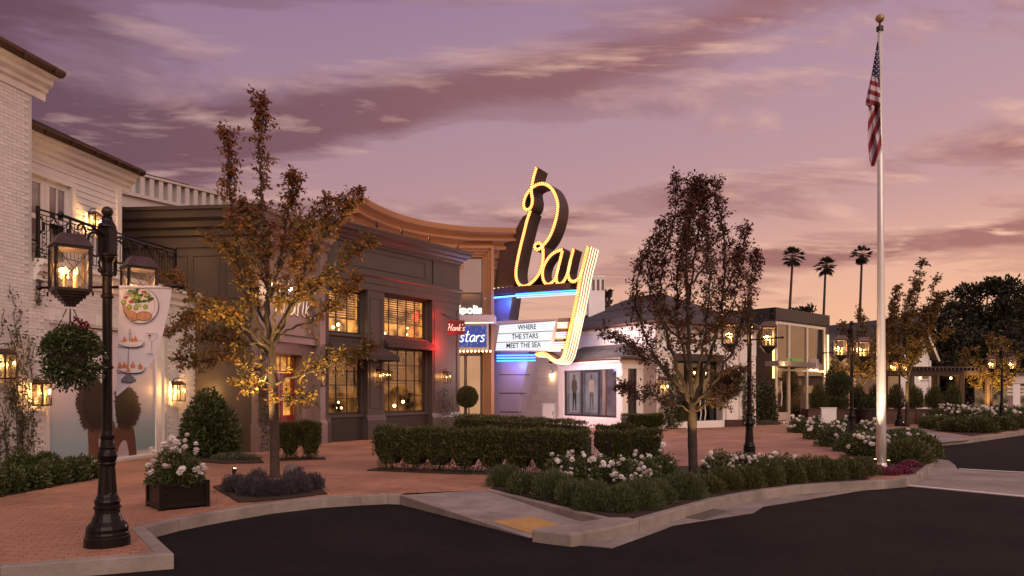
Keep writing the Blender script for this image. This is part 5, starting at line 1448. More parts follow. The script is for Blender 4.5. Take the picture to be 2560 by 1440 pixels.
def street_lamp(loc, rot, label, bar, power=18):
    """arms along local y, banner bar along local x"""
    t = thing('street_lamp', label, 'street lamp', (*loc, .01), rot, 'double lantern street lamps')
    MB().lathe(LAMP_PROF, (0, 0, 0), 24, .10, (.59, .91)).build('post', m_black, t, world=False, bevel=0)
    h = MB(); h.box(-.075, .075, -.075, .075, 3.30, 3.60); h.lathe([(.105, 3.28), (.105, 3.31)], (0, 0, 0), 12); h.lathe([(.10, 3.60), (.09, 3.63), (.06, 3.68), (.05, 3.71), (.06, 3.725), (.04, 3.735)], (0, 0, 0), 12)
    h.build('head', m_black, t, world=False, bevel=.012)
    MB().sphere((0, 0, 3.785), .062, 12, 8).build('ball_finial', m_bronze, t, world=False)
    for s in (1, -1):
        a = MB()
        a.tube([(0, s * .07, 3.5), (0, s * .3, 3.56), (0, s * .78, 3.56)], .017, 6); a.sphere((0, s * .8, 3.56), .035, 8, 6)
        a.tube([(0, s * .65, 3.56), (0, s * .65, 3.385)], .012, 6)
        a.tube([(0, s * (.07 + .13 * math.cos(q) + .16), 3.37 + .13 * math.sin(q)) for q in np.linspace(-2.6, 3.6, 18)], .012, 6)
        a.tube([(0, s * (.46 + .07 * math.cos(q)), 3.47 + .07 * math.sin(q)) for q in np.linspace(0, 5.6, 14)], .010, 6)
        a.tube([(0, s * .09, 3.30), (0, s * .16, 3.18), (0, s * .13, 3.12)], .012, 6); a.sphere((0, s * .13, 3.10), .03, 8, 6)
        a.build('scroll_arm', m_black, t, world=False)
        lantern_mb(t, s * .65, power)
    b = MB(); b.tube([(bar[0], 0, 2.93), (bar[1], 0, 2.93)], .016, 8)
    for x in bar: b.sphere((x, 0, 2.93), .032, 8, 6)
    b.build('banner_bar', m_black, t, world=False)
    return t
L1 = G(272, 1364); L1 = (L1[0], 8.4)
street_lamp(L1, R(-3), 'near street lamp with glowing lanterns and a food banner', (-.8, .86), 20)
L2 = (5.42, 16.9); L3 = (10.05, 21.9); L4 = (19.9, 38.0); L5 = (22.5, 34.0)
street_lamp(L2, R(-58), 'street lamp right of the dark-leaved tree, in front of the shop', (-.15, .9), 55)
street_lamp(L3, R(-52), 'street lamp between the roses, just left of the flagpole', (-.9, .75), 60)
street_lamp(L4, R(-50), 'street lamp behind the flagpole, in front of the white gable', (-.5, .8), 40)
street_lamp(L5, R(-70), 'street lamp behind the small lit tree at the right edge', (-.5, .5), 40)

def banner():
    d = 8.36
    def bp(px, py):
        w = .045 * math.sin((px - 297) / 60.0 + (py - 718) / 90.0) * min(1, (py - 718) / 120.0)
        p = AT(px, py, d + w); return p
    c = AT(360, 718, d)
    t = thing('banner', 'white pennant banner with food drawings hanging from the near lamp', 'banner', c)
    rows = 26; cols = 14; m = MB()
    redge = [(718, 430), (760, 424), (800, 415), (840, 406), (870, 396), (900, 383), (930, 362), (955, 335), (975, 310), (990, 293)]
    def right(y): return float(np.interp(y, [a for a, b in redge], [b for a, b in redge]))
    def left(y): return float(np.interp(y, [718, 990], [298, 290]))
    V = []
    for i in range(rows + 1):
        y = 718 + 272 * i / rows; l, r = left(y), max(left(y) + 1.0, right(y))
        for j in range(cols + 1): V.append(bp(l + (r - l) * j / cols, y))
    n = cols + 1
    V2 = [v + Vector((0, .004, 0)) for v in V]
    N0 = len(V)
    fs = [(i * n + j, i * n + j + 1, (i + 1) * n + j + 1, (i + 1) * n + j) for i in range(rows) for j in range(cols)]
    fs += [(N0 + a, N0 + d2, N0 + c2, N0 + b) for a, b, c2, d2 in list(fs)]
    m.add(V + V2, fs)
    cl = m.build('cloth', M('banner_cloth', (.72, .66, .74), .75, .04, 3, .1, 90, trans=.15), t, smooth=True)
    MB().tube([bp(298, 718) + Vector((0, .01, 0)), bp(430, 718) + Vector((0, .01, 0))], .022, 8).build('sleeve', M('banner_cloth', (.72, .66, .74), .75, .04, 3, .1, 90, trans=.15), t)
    ink = M('ink', (.05, .03, .03), .7, .2, 8, 0)
    def C(x, y): return (280 + x / 4.8, 700 + y / 4.8)
    def at(x, y, k): 
        p = bp(*C(x, y)); return p - Vector((0, .014 + .002 * k, 0))
    def line(pts, r, mat=ink, k=2, closed=False):
        MB().tube(smooth_path([at(x, y, k) for x, y in pts], 4, closed), r, 4, closed).build('drawn_line', mat, cl)
    def blob(nm, pts, mat, k):
        q = smooth_path([at(x, y, k) for x, y in pts], 3, True); cc = sum(q, Vector()) / len(q)
        MB().add([cc] + q, [(0, i + 1, (i + 1) % len(q) + 1) for i in range(len(q))]).build(nm, mat, cl)
    def ell(cx, cy, a, b, n=10): return [(cx + a * math.cos(6.283 * i / n), cy + b * math.sin(6.283 * i / n)) for i in range(n)]
    plate = M('drawn_plate', (.66, .58, .62), .7, .04, 5, 0)
    blob('drawn_plate', ell(355, 315, 205, 205, 14), plate, 1); line(ell(355, 315, 215, 215, 18), .0022, ink, 2, True); line(ell(345, 310, 180, 175, 16), .0016, ink, 2, True)
    gr = [M('drawn_green', (.09, .17, .05), .7, .3, 30, 0), M('drawn_dark_green', (.03, .07, .03), .7, .3, 30, 0), M('drawn_lime', (.30, .38, .08), .7, .2, 30, 0), M('drawn_red', (.36, .06, .04), .7, .3, 30, 0)]
    r = random.Random(8)
    for i in range(34):
        a = r.uniform(0, 6.28); q = r.random() ** .5; x, y = 330 + 150 * q * math.cos(a), 210 + 105 * q * math.sin(a)
        blob('drawn_leaf', [(x + r.uniform(14, 40) * math.cos(b), y + r.uniform(10, 26) * math.sin(b)) for b in np.linspace(0, 5.5, 7)], gr[r.choice((0, 0, 1, 1, 2, 3))], 2 + i * .03)
    for (x, y) in ((220, 325), (298, 335), (412, 325), (310, 215), (430, 180), (152, 270)): blob('drawn_cucumber', ell(x, y, 30, 30), gr[1], 3.4); blob('drawn_cucumber', ell(x, y - 2, 24, 24), gr[2], 3.8)
    tn = M('drawn_toast', (.48, .24, .14), .7, .2, 25, 0)
    blob('drawn_toast', [(160, 300), (210, 350), (260, 370), (310, 400), (320, 470), (270, 485), (200, 430), (155, 370)], tn, 3); blob('drawn_toast', ell(395, 435, 90, 52), tn, 3.2)
    line(ell(395, 435, 92, 54), .003, M('drawn_crust', (.14, .05, .03), .7, .2, 9, 0), 3.6, True); line([(160, 380), (200, 440), (270, 490), (320, 475)], .003, M('drawn_crust', (.14, .05, .03), .7, .2, 9, 0), 3.6)
    for (y, x0, x1) in ((760, 85, 400), (1070, 72, 415)):
        blob('drawn_tray', [(x0, y), ((x0 + x1) / 2, y - 40), (x1, y - 6), (x1 - 40, y + 38), ((x0 + x1) / 2, y + 50), (x0, y + 32)], plate, 2)
        line([(x0, y + 10), ((x0 + x1) / 2 - 40, y + 48), (x1 - 60, y + 40), (x1, y - 10)], .0045, ink, 2.4); line([(x0 + 10, y - 20), ((x0 + x1) / 2, y - 48), (x1, y - 20)], .0016, ink, 2.4)
    og = M('drawn_pastry', (.55, .20, .07), .7, .2, 25, 0)
    for (x, y) in ((105, 1025), (160, 1020), (260, 1020), (350, 1035), (200, 1065), (160, 720), (250, 725), (292, 715)): blob('drawn_pastry', [(x - 28, y + 35), (x - 12, y - 20), (x, y - 45), (x + 14, y - 15), (x + 28, y + 35)], og, 2.8)
    line([(222, 590), (235, 630), (222, 665), (210, 630), (222, 590)], .002); line([(222, 665), (216, 760)], .0025); line([(208, 800), (200, 1030)], .003)
    blob('drawn_foot', [(190, 1130), (225, 1130), (300, 1215), (120, 1215)], M('drawn_shade', (.14, .13, .17), .7, .3, 20, 0), 2.2); line([(190, 1130), (120, 1215), (300, 1222), (225, 1130)], .0025)
    line([(420, 640), (565, 652), (482, 735), (420, 640)], .0022, M('drawn_grey', (.18, .17, .17), .7, .1, 9, 0)); line([(482, 735), (487, 885)], .002, M('drawn_grey', (.18, .17, .17), .7, .1, 9, 0)); line([(425, 885), (500, 888)], .004, M('drawn_grey', (.18, .17, .17), .7, .1, 9, 0))
    blob('drawn_olive', ell(462, 668, 14, 12), gr[1], 2.8)
banner()

# ------------------------------------------------------------------ flagpole and flag
FP = G(2203, 1172)
def flagpole():
    x, y = FP
    t = thing('flagpole', 'tall silver flagpole with a gold ball rising from magenta flowers', 'flagpole', (x, y, 0))
    MB().tube([(x, y, 0), (x, y, 1.5), (x - .01, y, 5), (x - .03, y, 10.0)], [.110, .100, .076, .044], 20).build('pole', M('brushed_aluminium', (.74, .70, .68), .34, .06, 1, .05, 8, metal=.35), t, smooth=True)
    MB().lathe([(.19, 0), (.19, .03), (.13, .05), (.112, .12)], (x, y, .02), 20).build('base_collar', M('brushed_aluminium', (.74, .70, .68), .34, .06, 1, .05, 8, metal=.35), t)
    MB().lathe([(.075, 9.98), (.075, 10.07), (.03, 10.09), (.015, 10.2)], (x - .03, y, 0), 12).build('truck', m_graydk, t)
    MB().sphere((x - .03, y, 10.26), .095, 14, 10).build('ball_finial', M('gold_ball', (.42, .27, .13), .4, .15, 5, 0, metal=.5), t)
    MB().tube([(x - .1, y - .05, 9.9), (x - .13, y - .1, 1.3)], .006, 5).build('halyard', M('rope', (.45, .40, .36), .8, .1, 9, 0), t)
flagpole()
def flag():
    x, y = FP; d = y - .16
    t = thing('flag', 'limp red, white and blue striped flag hanging from the pole', 'flag', (x - .1, d, 9.6))
    YL = [(104, 2193), (140, 2187), (185, 2179), (225, 2170), (256, 2164), (262, 2163), (268, 2172), (300, 2170), (340, 2169), (375, 2171), (400, 2173), (416, 2178)]
    YR = [(104, 2195.5), (150, 2199), (200, 2200), (260, 2201), (320, 2202), (372, 2205), (392, 2201), (416, 2186)]
    nu, nv = 36, 210
    V = []; fs = []; mi = []; UV = []
    for j in range(nv + 1):
        py = 104 + 312 * j / nv
        l = float(np.interp(py, [q[0] for q in YL], [q[1] for q in YL])); r = float(np.interp(py, [q[0] for q in YR], [q[1] for q in YR]))
        for i in range(nu + 1):
            s = i / nu; px = l + (r - l) * s
            fold = .07 * math.sin(s * 6.0 + j * .035) + .05 * math.sin(s * 11 - j * .05) * min(1, j / 60)
            if py > 262: fold += .06
            V.append(AT(px, py, d + fold)); UV.append((px, py))
    n = nu + 1
    for j in range(nv):
        for i in range(nu):
            fs.append((j * n + i, j * n + i + 1, (j + 1) * n + i + 1, (j + 1) * n + i))
            px, py = UV[j * n + i]; px += .5; py += .7
            if py < 262:
                edge_ = 187 + (px - 2175) * .35 + max(0, px - 2193) * 4.0
                if py < edge_: mi.append(2); continue
                ph = (py - 187 - (px - 2175) * .33) / 12.2
                mi.append(1 if int(math.floor(ph)) % 2 == 0 else 0)
            else:
                w = (px - 2168) * 1.0 + (py - 262) * .42 + 4 * math.sin((py - 262) / 40.0)
                mi.append(0 if int(math.floor(w / 11.5)) % 2 == 0 else 1)
    r_, w_, b_ = M('flag_red', (.25, .022, .035), .8, .08, 6, .1, 120), M('flag_white', (.55, .48, .56), .8, .05, 6, .1, 120), M('flag_blue', (.030, .032, .10), .8, .08, 6, .1, 120)
    me = bpy.data.meshes.new('cloth'); me.from_pydata([tuple(v) for v in V], [], fs)
    for m in (r_, w_, b_): me.materials.append(m)
    me.polygons.foreach_set('material_index', mi); me.update()
    for p in me.polygons: p.use_smooth = True
    cl = link('cloth', me, None, t)
    st = MB()
    for j in range(6):
        for i in range(3):
            py = 128 + j * 11 + (5 if i % 2 else 0); l = float(np.interp(py, [q[0] for q in YL], [q[1] for q in YL])); r = float(np.interp(py, [q[0] for q in YR], [q[1] for q in YR]))
            px = l + (r - l) * (.22 + .3 * i)
            c = AT(px, py, d - .135); st.add([c + Vector((math.cos(k * math.pi / 5 + 1.57), 0, math.sin(k * math.pi / 5 + 1.57))) * (.022 if k % 2 == 0 else .009) for k in range(10)], [tuple(range(10))])
    st.build('star_field', w_, cl, kind='stuff')
flag()
# ------------------------------------------------------------------ planting materials
def leafmat(key, cols, rough=.5, trans=.3): return M(key, cols[0], rough, .12, 3, 0, island_col=cols, trans=trans)
m_hedge = leafmat('hedge_leaf', [(.024, .034, .010), (.085, .100, .024), (.045, .058, .016), (.17, .165, .045), (.06, .075, .02), (.12, .10, .04)], .6, .2)
m_rosem = leafmat('rosemary_leaf', [(.055, .078, .028), (.105, .125, .044), (.075, .100, .038), (.14, .155, .065)], .6, .2)
m_rosel = leafmat('rose_leaf', [(.045, .070, .022), (.095, .125, .035), (.065, .095, .028), (.13, .12, .04)], .5, .25)
m_shrub = leafmat('shrub_leaf', [(.030, .048, .014), (.070, .090, .025), (.048, .068, .019), (.105, .115, .032)], .42, .2)
m_ivy = leafmat('ivy_leaf', [(.035, .050, .018), (.075, .080, .030), (.055, .062, .022), (.11, .085, .04)], .5, .2)
m_bark = M('bark', (.052, .037, .028), .9, .35, 9, .9, 28)
m_stem = M('green_stem', (.06, .055, .025), .7, .3, 9, .3, 30)
m_bloom = M('white_petal', (.92, .88, .84), .6, .08, 9, 0, trans=.2)
def autumn(key, low, high, z0, z1, trans=.35):
    """leaf colour that turns from one mix near the trunk to redder tips higher up, with a random mix per leaf"""
    m, nt = _new(key); N = nt.nodes.new; L = nt.links.new
    o = N('ShaderNodeOutputMaterial'); p = N('ShaderNodeBsdfPrincipled'); p.inputs['Roughness'].default_value = .5
    g = N('ShaderNodeNewGeometry'); t = N('ShaderNodeTexCoord'); s = N('ShaderNodeSeparateXYZ'); L(t.outputs['Object'], s.inputs[0])
    def ramp(cs):
        r = N('ShaderNodeValToRGB'); e = r.color_ramp.elements
        while len(e) < len(cs): e.new(.5)
        for i, c in enumerate(cs): e[i].position = i / (len(cs) - 1); e[i].color = (*c, 1)
        L(g.outputs['Random Per Island'], r.inputs[0]); return r.outputs[0]
    n = N('ShaderNodeTexNoise'); n.inputs['Scale'].default_value = 1.6; n.inputs['Detail'].default_value = 3; L(t.outputs['Object'], n.inputs['Vector'])
    mr = N('ShaderNodeMapRange'); mr.inputs[1].default_value = z0; mr.inputs[2].default_value = z1; L(s.outputs[2], mr.inputs[0])
    ad = N('ShaderNodeMath'); ad.operation = 'MULTIPLY_ADD'; ad.inputs[1].default_value = 2.6; L(n.outputs['Fac'], ad.inputs[0]); 
    sb = N('ShaderNodeMath'); sb.operation = 'SUBTRACT'; sb.inputs[1].default_value = 1.3; sb.use_clamp = True
    L(mr.outputs[0], ad.inputs[2]); L(ad.outputs[0], sb.inputs[0])
    mx = N('ShaderNodeMix'); mx.data_type = 'RGBA'; L(sb.outputs[0], mx.inputs[0]); L(ramp(low), mx.inputs[6]); L(ramp(high), mx.inputs[7])
    L(mx.outputs[2], p.inputs['Base Color'])
    tr = N('ShaderNodeBsdfTranslucent'); L(mx.outputs[2], tr.inputs[0]); ms = N('ShaderNodeMixShader'); ms.inputs[0].default_value = trans
    L(p.outputs[0], ms.inputs[1]); L(tr.outputs[0], ms.inputs[2]); L(ms.outputs[0], o.inputs[0]); MATS[key] = m
    return m
LOWC = [(.11, .095, .022), (.21, .15, .030), (.15, .12, .025), (.26, .15, .036), (.19, .075, .028)]
HIGHC = [(.16, .05, .022), (.22, .075, .026), (.13, .07, .024), (.26, .05, .026), (.18, .11, .028)]

# ------------------------------------------------------------------ trees
def tree(name, label, base, trunk, limbs, mat, leaf=.12, dens=1.0, tw=.45, seed=1, bark=m_bark, group=None, start=.22):
    """trunk and limbs as tapered tubes, twigs off every limb, leaves along the twigs"""
    rng = np.random.default_rng(seed)
    t = thing(name, label, 'tree', base, 0, group)
    tp = smooth_path([p for p, r in trunk], 5); rr = np.interp(np.linspace(0, 1, len(tp)), np.linspace(0, 1, len(trunk)), [r for p, r in trunk])
    rr = [a * (1 + rng.uniform(-.05, .05)) for a in rr]
    MB().tube(tp, list(rr), 12).build('trunk', bark, t, smooth=True)
    LP, LD = [], []
    twig = MB()
    for pts, r0 in limbs:
        P = smooth_path(pts, 6); n = len(P)
        P = [p + Vector(rng.normal(0, .02, 3)) if 0 < i < n - 1 else p for i, p in enumerate(P)]
        MB().tube(P, [max(.005, r0 * (1 - .88 * i / (n - 1))) for i in range(n)], 7).build('limb', bark, t, smooth=True)
        length = sum((P[i + 1] - P[i]).length for i in range(n - 1))
        k = int(length * 17 * dens)
        for _ in range(k):
            s = start + (1 - start) * rng.random() ** .85
            i = min(n - 2, int(s * (n - 1))); f = s * (n - 1) - i
            q = P[i].lerp(P[i + 1], f); ax = (P[i + 1] - P[i]).normalized()
            rd = Vector(rng.normal(size=3)); rd = (rd - ax * rd.dot(ax) * .5).normalized()
            d = (rd * .85 + ax * .55 + Vector((0, 0, .35))).normalized()
            ln = tw * rng.uniform(.35, 1.0) * (1.1 - .45 * s)
            e = q + d * ln; mid = q.lerp(e, .5) + Vector((0, 0, -.03))
            twig.tube([q, mid, e], [.006, .004, .002], 3, cap=False)
            m = 4 + int(ln / .07)
            for j in range(m):
                w = .3 + .7 * (j + rng.random()) / m; p = q.lerp(e, w) + Vector(rng.normal(0, .025, 3))
                v = d * .5 + Vector(rng.normal(size=3)) * .7 + Vector((0, 0, -.45))
                LP.append(p); LD.append(v)
    twig.build('twigs', bark, t, kind='stuff')
    N = len(LP)
    L = leaf * rng.uniform(.6, 1.25, N)
    me = leaf_mesh('crown', np.array([tuple(p) for p in LP]), np.array([tuple(p) for p in LD]), L, L * .46, .22, rng)
    link('crown', me, mat, t, kind='stuff')
    return t
def px_limbs(d0, specs):
    out = []
    for r0, pts in specs: out.append(([AT(p[0], p[1], d0 + (p[2] if len(p) > 2 else 0)) for p in pts], r0))
    return out
D1 = 15.06; b1_ = G(687, 1195)
tree('maple_tree', 'tall autumn tree with a forked crown, uplit, in the lavender bed', (*b1_, 0),
     [(AT(687, 1200, D1), .13), (AT(687, 1170, D1), .10), (AT(686, 1080, D1), .092), (AT(683, 990, D1), .088), (AT(681, 900, D1), .08), (AT(678, 860, D1), .07)],
     px_limbs(D1, [
        (.065, [(678, 880), (668, 780), (672, 700), (660, 600), (655, 480), (650, 380), (656, 300), (652, 252)]),
        (.05, [(676, 870), (640, 800, -.2), (612, 720, -.3), (592, 600, -.2), (577, 480), (572, 400), (568, 325)]),
        (.055, [(680, 870), (720, 780, .3), (760, 680, .4), (800, 600, .3), (850, 540, .2), (892, 482)]),
        (.045, [(682, 840), (740, 760, -.4), (800, 720, -.6), (870, 650, -.6), (922, 606, -.5)]),
        (.04, [(670, 760), (700, 660, .3), (715, 560, .4), (730, 490, .4), (735, 440)]),
        (.035, [(683, 960), (740, 940, -.3), (800, 920, -.5), (870, 895, -.6), (925, 866, -.6)]),
        (.035, [(683, 965), (630, 930, .2), (570, 890, .3), (500, 905, .2), (450, 900)]),
        (.04, [(680, 900), (620, 840, .4), (560, 790, .6), (490, 750, .6), (425, 688, .6)]),
        (.04, [(678, 880), (610, 820, -.5), (540, 770, -.7), (480, 800, -.8), (428, 828)]),
        (.035, [(680, 860), (690, 780, -.5), (720, 700, -.8), (745, 620, -.9), (770, 560, -.8)]),
        (.035, [(680, 860), (650, 780, .5), (620, 700, .8), (590, 640, .8), (520, 590, .8)]),
        (.03, [(668, 720), (640, 640, -.3), (622, 560, -.3), (612, 520)]),
        (.03, [(690, 690, .2), (735, 610, .2), (790, 540, .1), (830, 500, .1)]),
        (.022, [(684, 1000), (720, 992, -.2), (775, 992, -.3)]),
        (.022, [(683, 930), (640, 950, -.3), (606, 962, -.4)]),
        (.03, [(700, 840), (770, 800, .5), (840, 760, .6), (890, 700, .6)]),
        (.03, [(660, 850), (600, 860, .5), (540, 840, .7), (470, 860, .7)])]),
     autumn('autumn_leaf', LOWC, HIGHC, 2.0, 6.5), .108, 2.1, .46, 3)
D2 = 15.4; b2_ = G(1733, 1190)
T2L = [(.055, [(1730, 1020), (1726, 900), (1720, 780), (1716, 650), (1722, 550), (1738, 470)]),
    (.045, [(1730, 1015), (1700, 940, -.2), (1670, 850, -.3), (1650, 740), (1660, 640), (1688, 540), (1692, 452)]),
    (.045, [(1730, 1015), (1760, 930, .2), (1790, 830, .3), (1810, 720), (1810, 600), (1795, 520), (1790, 452)]),
    (.04, [(1729, 1018), (1690, 970, .3), (1640, 890, .5), (1605, 820, .5), (1590, 740), (1605, 660), (1640, 600)]),
    (.04, [(1731, 1018), (1780, 960, -.3), (1830, 880, -.4), (1860, 780, -.4), (1880, 690), (1890, 640)]),
    (.03, [(1722, 990), (1680, 945, -.4), (1620, 890, -.6), (1570, 855, -.6), (1508, 832)]),
    (.022, [(1728, 1030), (1680, 1004, -.3), (1630, 988, -.5), (1580, 975), (1552, 968)]),
    (.025, [(1732, 1030), (1780, 985, .4), (1820, 955, .5), (1862, 920)]),
    (.035, [(1735, 960), (1755, 880, -.5), (1772, 760, -.8), (1772, 650, -.8), (1760, 560)]),
    (.035, [(1725, 960), (1708, 880, .5), (1690, 760, .8), (1700, 650, .8), (1722, 580)]),
    (.03, [(1805, 750), (1830, 690, .2), (1855, 630, .2), (1862, 570)]),
    (.03, [(1725, 870), (1660, 800, .3), (1625, 720, .4), (1640, 650, .3), (1660, 560)]),
    (.03, [(1735, 880), (1800, 820, -.5), (1840, 730, -.6), (1840, 640, -.5)]),
    (.03, [(1722, 760), (1735, 660, .2), (1745, 560, .2), (1748, 480)]), (.03, [(1722, 720), (1770, 640, .3), (1765, 540, .3), (1752, 460)]), (.03, [(1720, 720), (1705, 620, -.3), (1718, 520, -.2), (1735, 450)]),
    (.02, [(1732, 1030), (1770, 1010, -.2), (1800, 1004), (1832, 975)])]
tree('pear_tree', 'dark red-brown street tree in the rose bed, silhouetted on the sky', (*b2_, 0),
     [(AT(1734, 1196, D2), .125), (AT(1733, 1170, D2), .10), (AT(1731, 1100, D2), .098), (AT(1730, 1040, D2), .095), (AT(1729, 1005, D2), .075)],
     px_limbs(D2, T2L), autumn('dark_autumn_leaf', [(.085, .062, .022), (.12, .075, .028), (.075, .045, .02), (.14, .045, .03)], [(.085, .032, .020), (.13, .036, .024), (.07, .036, .020), (.17, .05, .028)], 1.8, 4.6), .086, 2.35, .42, 5)
def limb_fan(base, z0, h, w, n, seed, lean=0.0):
    r = random.Random(seed); out = []
    out.append(([Vector((base[0], base[1], z0)), Vector((base[0] + lean * .3, base[1], z0 + h * .5)), Vector((base[0] + lean, base[1] + .1, z0 + h))], .05))
    for i in range(n):
        a = 2.4 * i + r.uniform(-.3, .3); up = r.uniform(.3, .95); q = w * (1 - .55 * up) * r.uniform(.75, 1.1)
        zz = z0 + h * r.uniform(0, .25)
        e = Vector((base[0] + math.cos(a) * q + lean * up, base[1] + math.sin(a) * q, z0 + h * up))
        out.append(([Vector((base[0] + lean * .1, base[1], zz)), Vector((base[0] + math.cos(a) * q * .6, base[1] + math.sin(a) * q * .6, zz + (e.z - zz) * .45)), e], .035))
    return out
def small_tree(label, px, py, top, w, mat, seed, leaf=.13, dens=.8, n=14, z0=1.6, lean=0.0, name='street_tree'):
    b = G(px, py); d = b[1]; h = EYE + (HZ - top) * d / F_PX
    return tree(name, label, (*b, 0), [(Vector((*b, 0)), .12), (Vector((*b, z0 * .6)), .09), (Vector((*b, z0 + .3)), .07)], limb_fan(b, z0, h - z0 - .2, w, n, seed, lean), mat, leaf, dens, .6, seed)
m_aut2 = autumn('far_autumn_leaf', LOWC, [(.11, .06, .02), (.14, .065, .025), (.08, .055, .02), (.15, .08, .03)], 2.5, 8)
small_tree('tall thin tree rising just right of the flagpole', 2268, 1066, 645, 2.0, m_aut2, 21, .17, .9, 18, 2.0, .8)
small_tree('small uplit tree between the lamp and the flagpole', 2152, 1056, 765, 1.9, m_aut2, 22, .17, .75, 14, 1.7)
small_tree('golden uplit tree in the far rose bed', 2478, 1052, 832, 2.3, m_aut2, 23, .18, .9, 16, 1.5)
def big_tree(name, label, px, top, d, w, h, seed, mat, nclump=60, per=90, leaf=.5):
    """far broad tree: forked trunk and clumps of leaves with gaps between"""
    rng = np.random.default_rng(seed); c = AT(px, top, d)
    t = thing(name, label, 'tree', (c.x, d, 0), 0, 'dark trees on the skyline')
    zc = c.z - h * .45
    tk = MB(); tk.tube([(c.x, d, 0), (c.x + .2, d, zc * .5), (c.x, d, zc)], [.5, .38, .25], 8); tk.build('trunk', m_bark, t)
    P, D = [], []
    for i in range(nclump):
        a = rng.uniform(0, 6.283); q = rng.random() ** .5; up = rng.uniform(-.45, .5)
        e = math.sqrt(max(0.05, 1 - (up / .52) ** 2))
        cc = np.array([c.x + math.cos(a) * q * w * e, d + math.sin(a) * q * w * .8 * e, zc + up * h])
        if i < 14: MB().tube([(c.x, d, zc * .75), ((c.x + cc[0]) / 2, (d + cc[1]) / 2, (zc * .8 + cc[2]) / 2), tuple(cc)], [.2, .12, .04], 6).build('limb', m_bark, t)
        r = rng.uniform(.6, 1.25) * w * .19
        X = unit(rng.normal(size=(per, 3))) * (rng.random((per, 1)) ** .4) * r * np.array([1.25, 1.25, .75])
        P.append(cc + X); D.append(X + np.array([0, 0, .2]) + rng.normal(size=(per, 3)) * .3)
    P = np.concatenate(P); D = np.concatenate(D); L = leaf * rng.uniform(.6, 1.2, len(P))
    link('crown', leaf_mesh('crown', P, D, L, L * .5, .2, rng), mat, t, kind='stuff')
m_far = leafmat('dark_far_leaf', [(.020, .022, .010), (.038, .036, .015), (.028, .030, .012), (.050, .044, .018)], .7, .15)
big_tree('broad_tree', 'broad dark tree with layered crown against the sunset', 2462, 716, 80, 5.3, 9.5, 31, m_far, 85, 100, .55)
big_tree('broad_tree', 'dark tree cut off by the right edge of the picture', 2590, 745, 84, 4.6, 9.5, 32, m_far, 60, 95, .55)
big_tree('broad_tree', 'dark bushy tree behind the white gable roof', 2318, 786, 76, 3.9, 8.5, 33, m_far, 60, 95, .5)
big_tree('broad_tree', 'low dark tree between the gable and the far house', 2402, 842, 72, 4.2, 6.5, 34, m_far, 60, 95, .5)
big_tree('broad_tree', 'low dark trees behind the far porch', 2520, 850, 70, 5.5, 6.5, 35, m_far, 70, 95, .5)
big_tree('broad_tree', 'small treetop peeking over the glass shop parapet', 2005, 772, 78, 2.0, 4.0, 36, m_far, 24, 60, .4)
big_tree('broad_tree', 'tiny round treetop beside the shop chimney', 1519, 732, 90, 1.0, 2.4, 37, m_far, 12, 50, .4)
def palm(px, top, r, d, base, label, seed):
    rng = np.random.default_rng(seed)
    c = AT(px, top, d); x = c.x; zt = c.z - r * 1.1
    t = thing('palm_tree', label, 'palm tree', (x - base, d, 0), 0, 'tall fan palms on the skyline')
    MB().tube([(x - base, d, 0), (x - base * .5, d, zt * .5), (x, d, zt)], [.33, .24, .17], 8).build('trunk', m_bark, t)
    m = MB()
    for i in range(52):
        a = rng.uniform(0, 6.283); el = rng.uniform(-1.15, 1.4)
        dv = Vector((math.cos(a) * math.cos(el), math.sin(a) * math.cos(el), math.sin(el)))
        st = r * rng.uniform(.40, .6); o = Vector((x, d, zt)) + dv * st
        sd = dv.cross(Vector((0, 0, 1))).normalized()
        m.tube([(x, d, zt), tuple(o)], .02, 3, cap=False)
        fl = r * rng.uniform(.42, .58)
        for k in range(9):
            b = (k - 4) * .27; v = (dv * math.cos(b) + sd * math.sin(b)).normalized(); tip = o + v * fl * (1 - .05 * abs(k - 4)) + Vector((0, 0, -.22 * fl))
            wv = v.cross(dv.cross(sd)).normalized() * .07 * r / 1.6
            mid = o.lerp(tip, .55) + Vector((0, 0, .06))
            m.add([o, mid + wv, tip, mid - wv], [(0, 1, 2), (0, 2, 3)])
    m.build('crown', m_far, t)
    s = MB()
    for i in range(26):
        a = rng.uniform(0, 6.283); q = Vector((x + math.cos(a) * .22, d + math.sin(a) * .22, zt - rng.uniform(0, .3))); e = q + Vector((math.cos(a) * .55, math.sin(a) * .55, -rng.uniform(.7, 1.4)))
        w = Vector((-math.sin(a), math.cos(a), 0)) * .16; s.add([q - w * .3, q + w * .3, e + w, e - w], [(0, 1, 2, 3)])
    s.build('dead_frond_skirt', M('dead_frond', (.10, .065, .04), .8, .2, 5, 0), t)
palm(1982, 606, 2.05, 120, 1.4, 'leftmost of the three tall fan palms', 41)
palm(2064, 632, 2.0, 122, .9, 'middle and lowest of the three tall fan palms', 42)
palm(2155, 607, 1.85, 124, .9, 'rightmost of the three tall fan palms, beside the flagpole', 43)

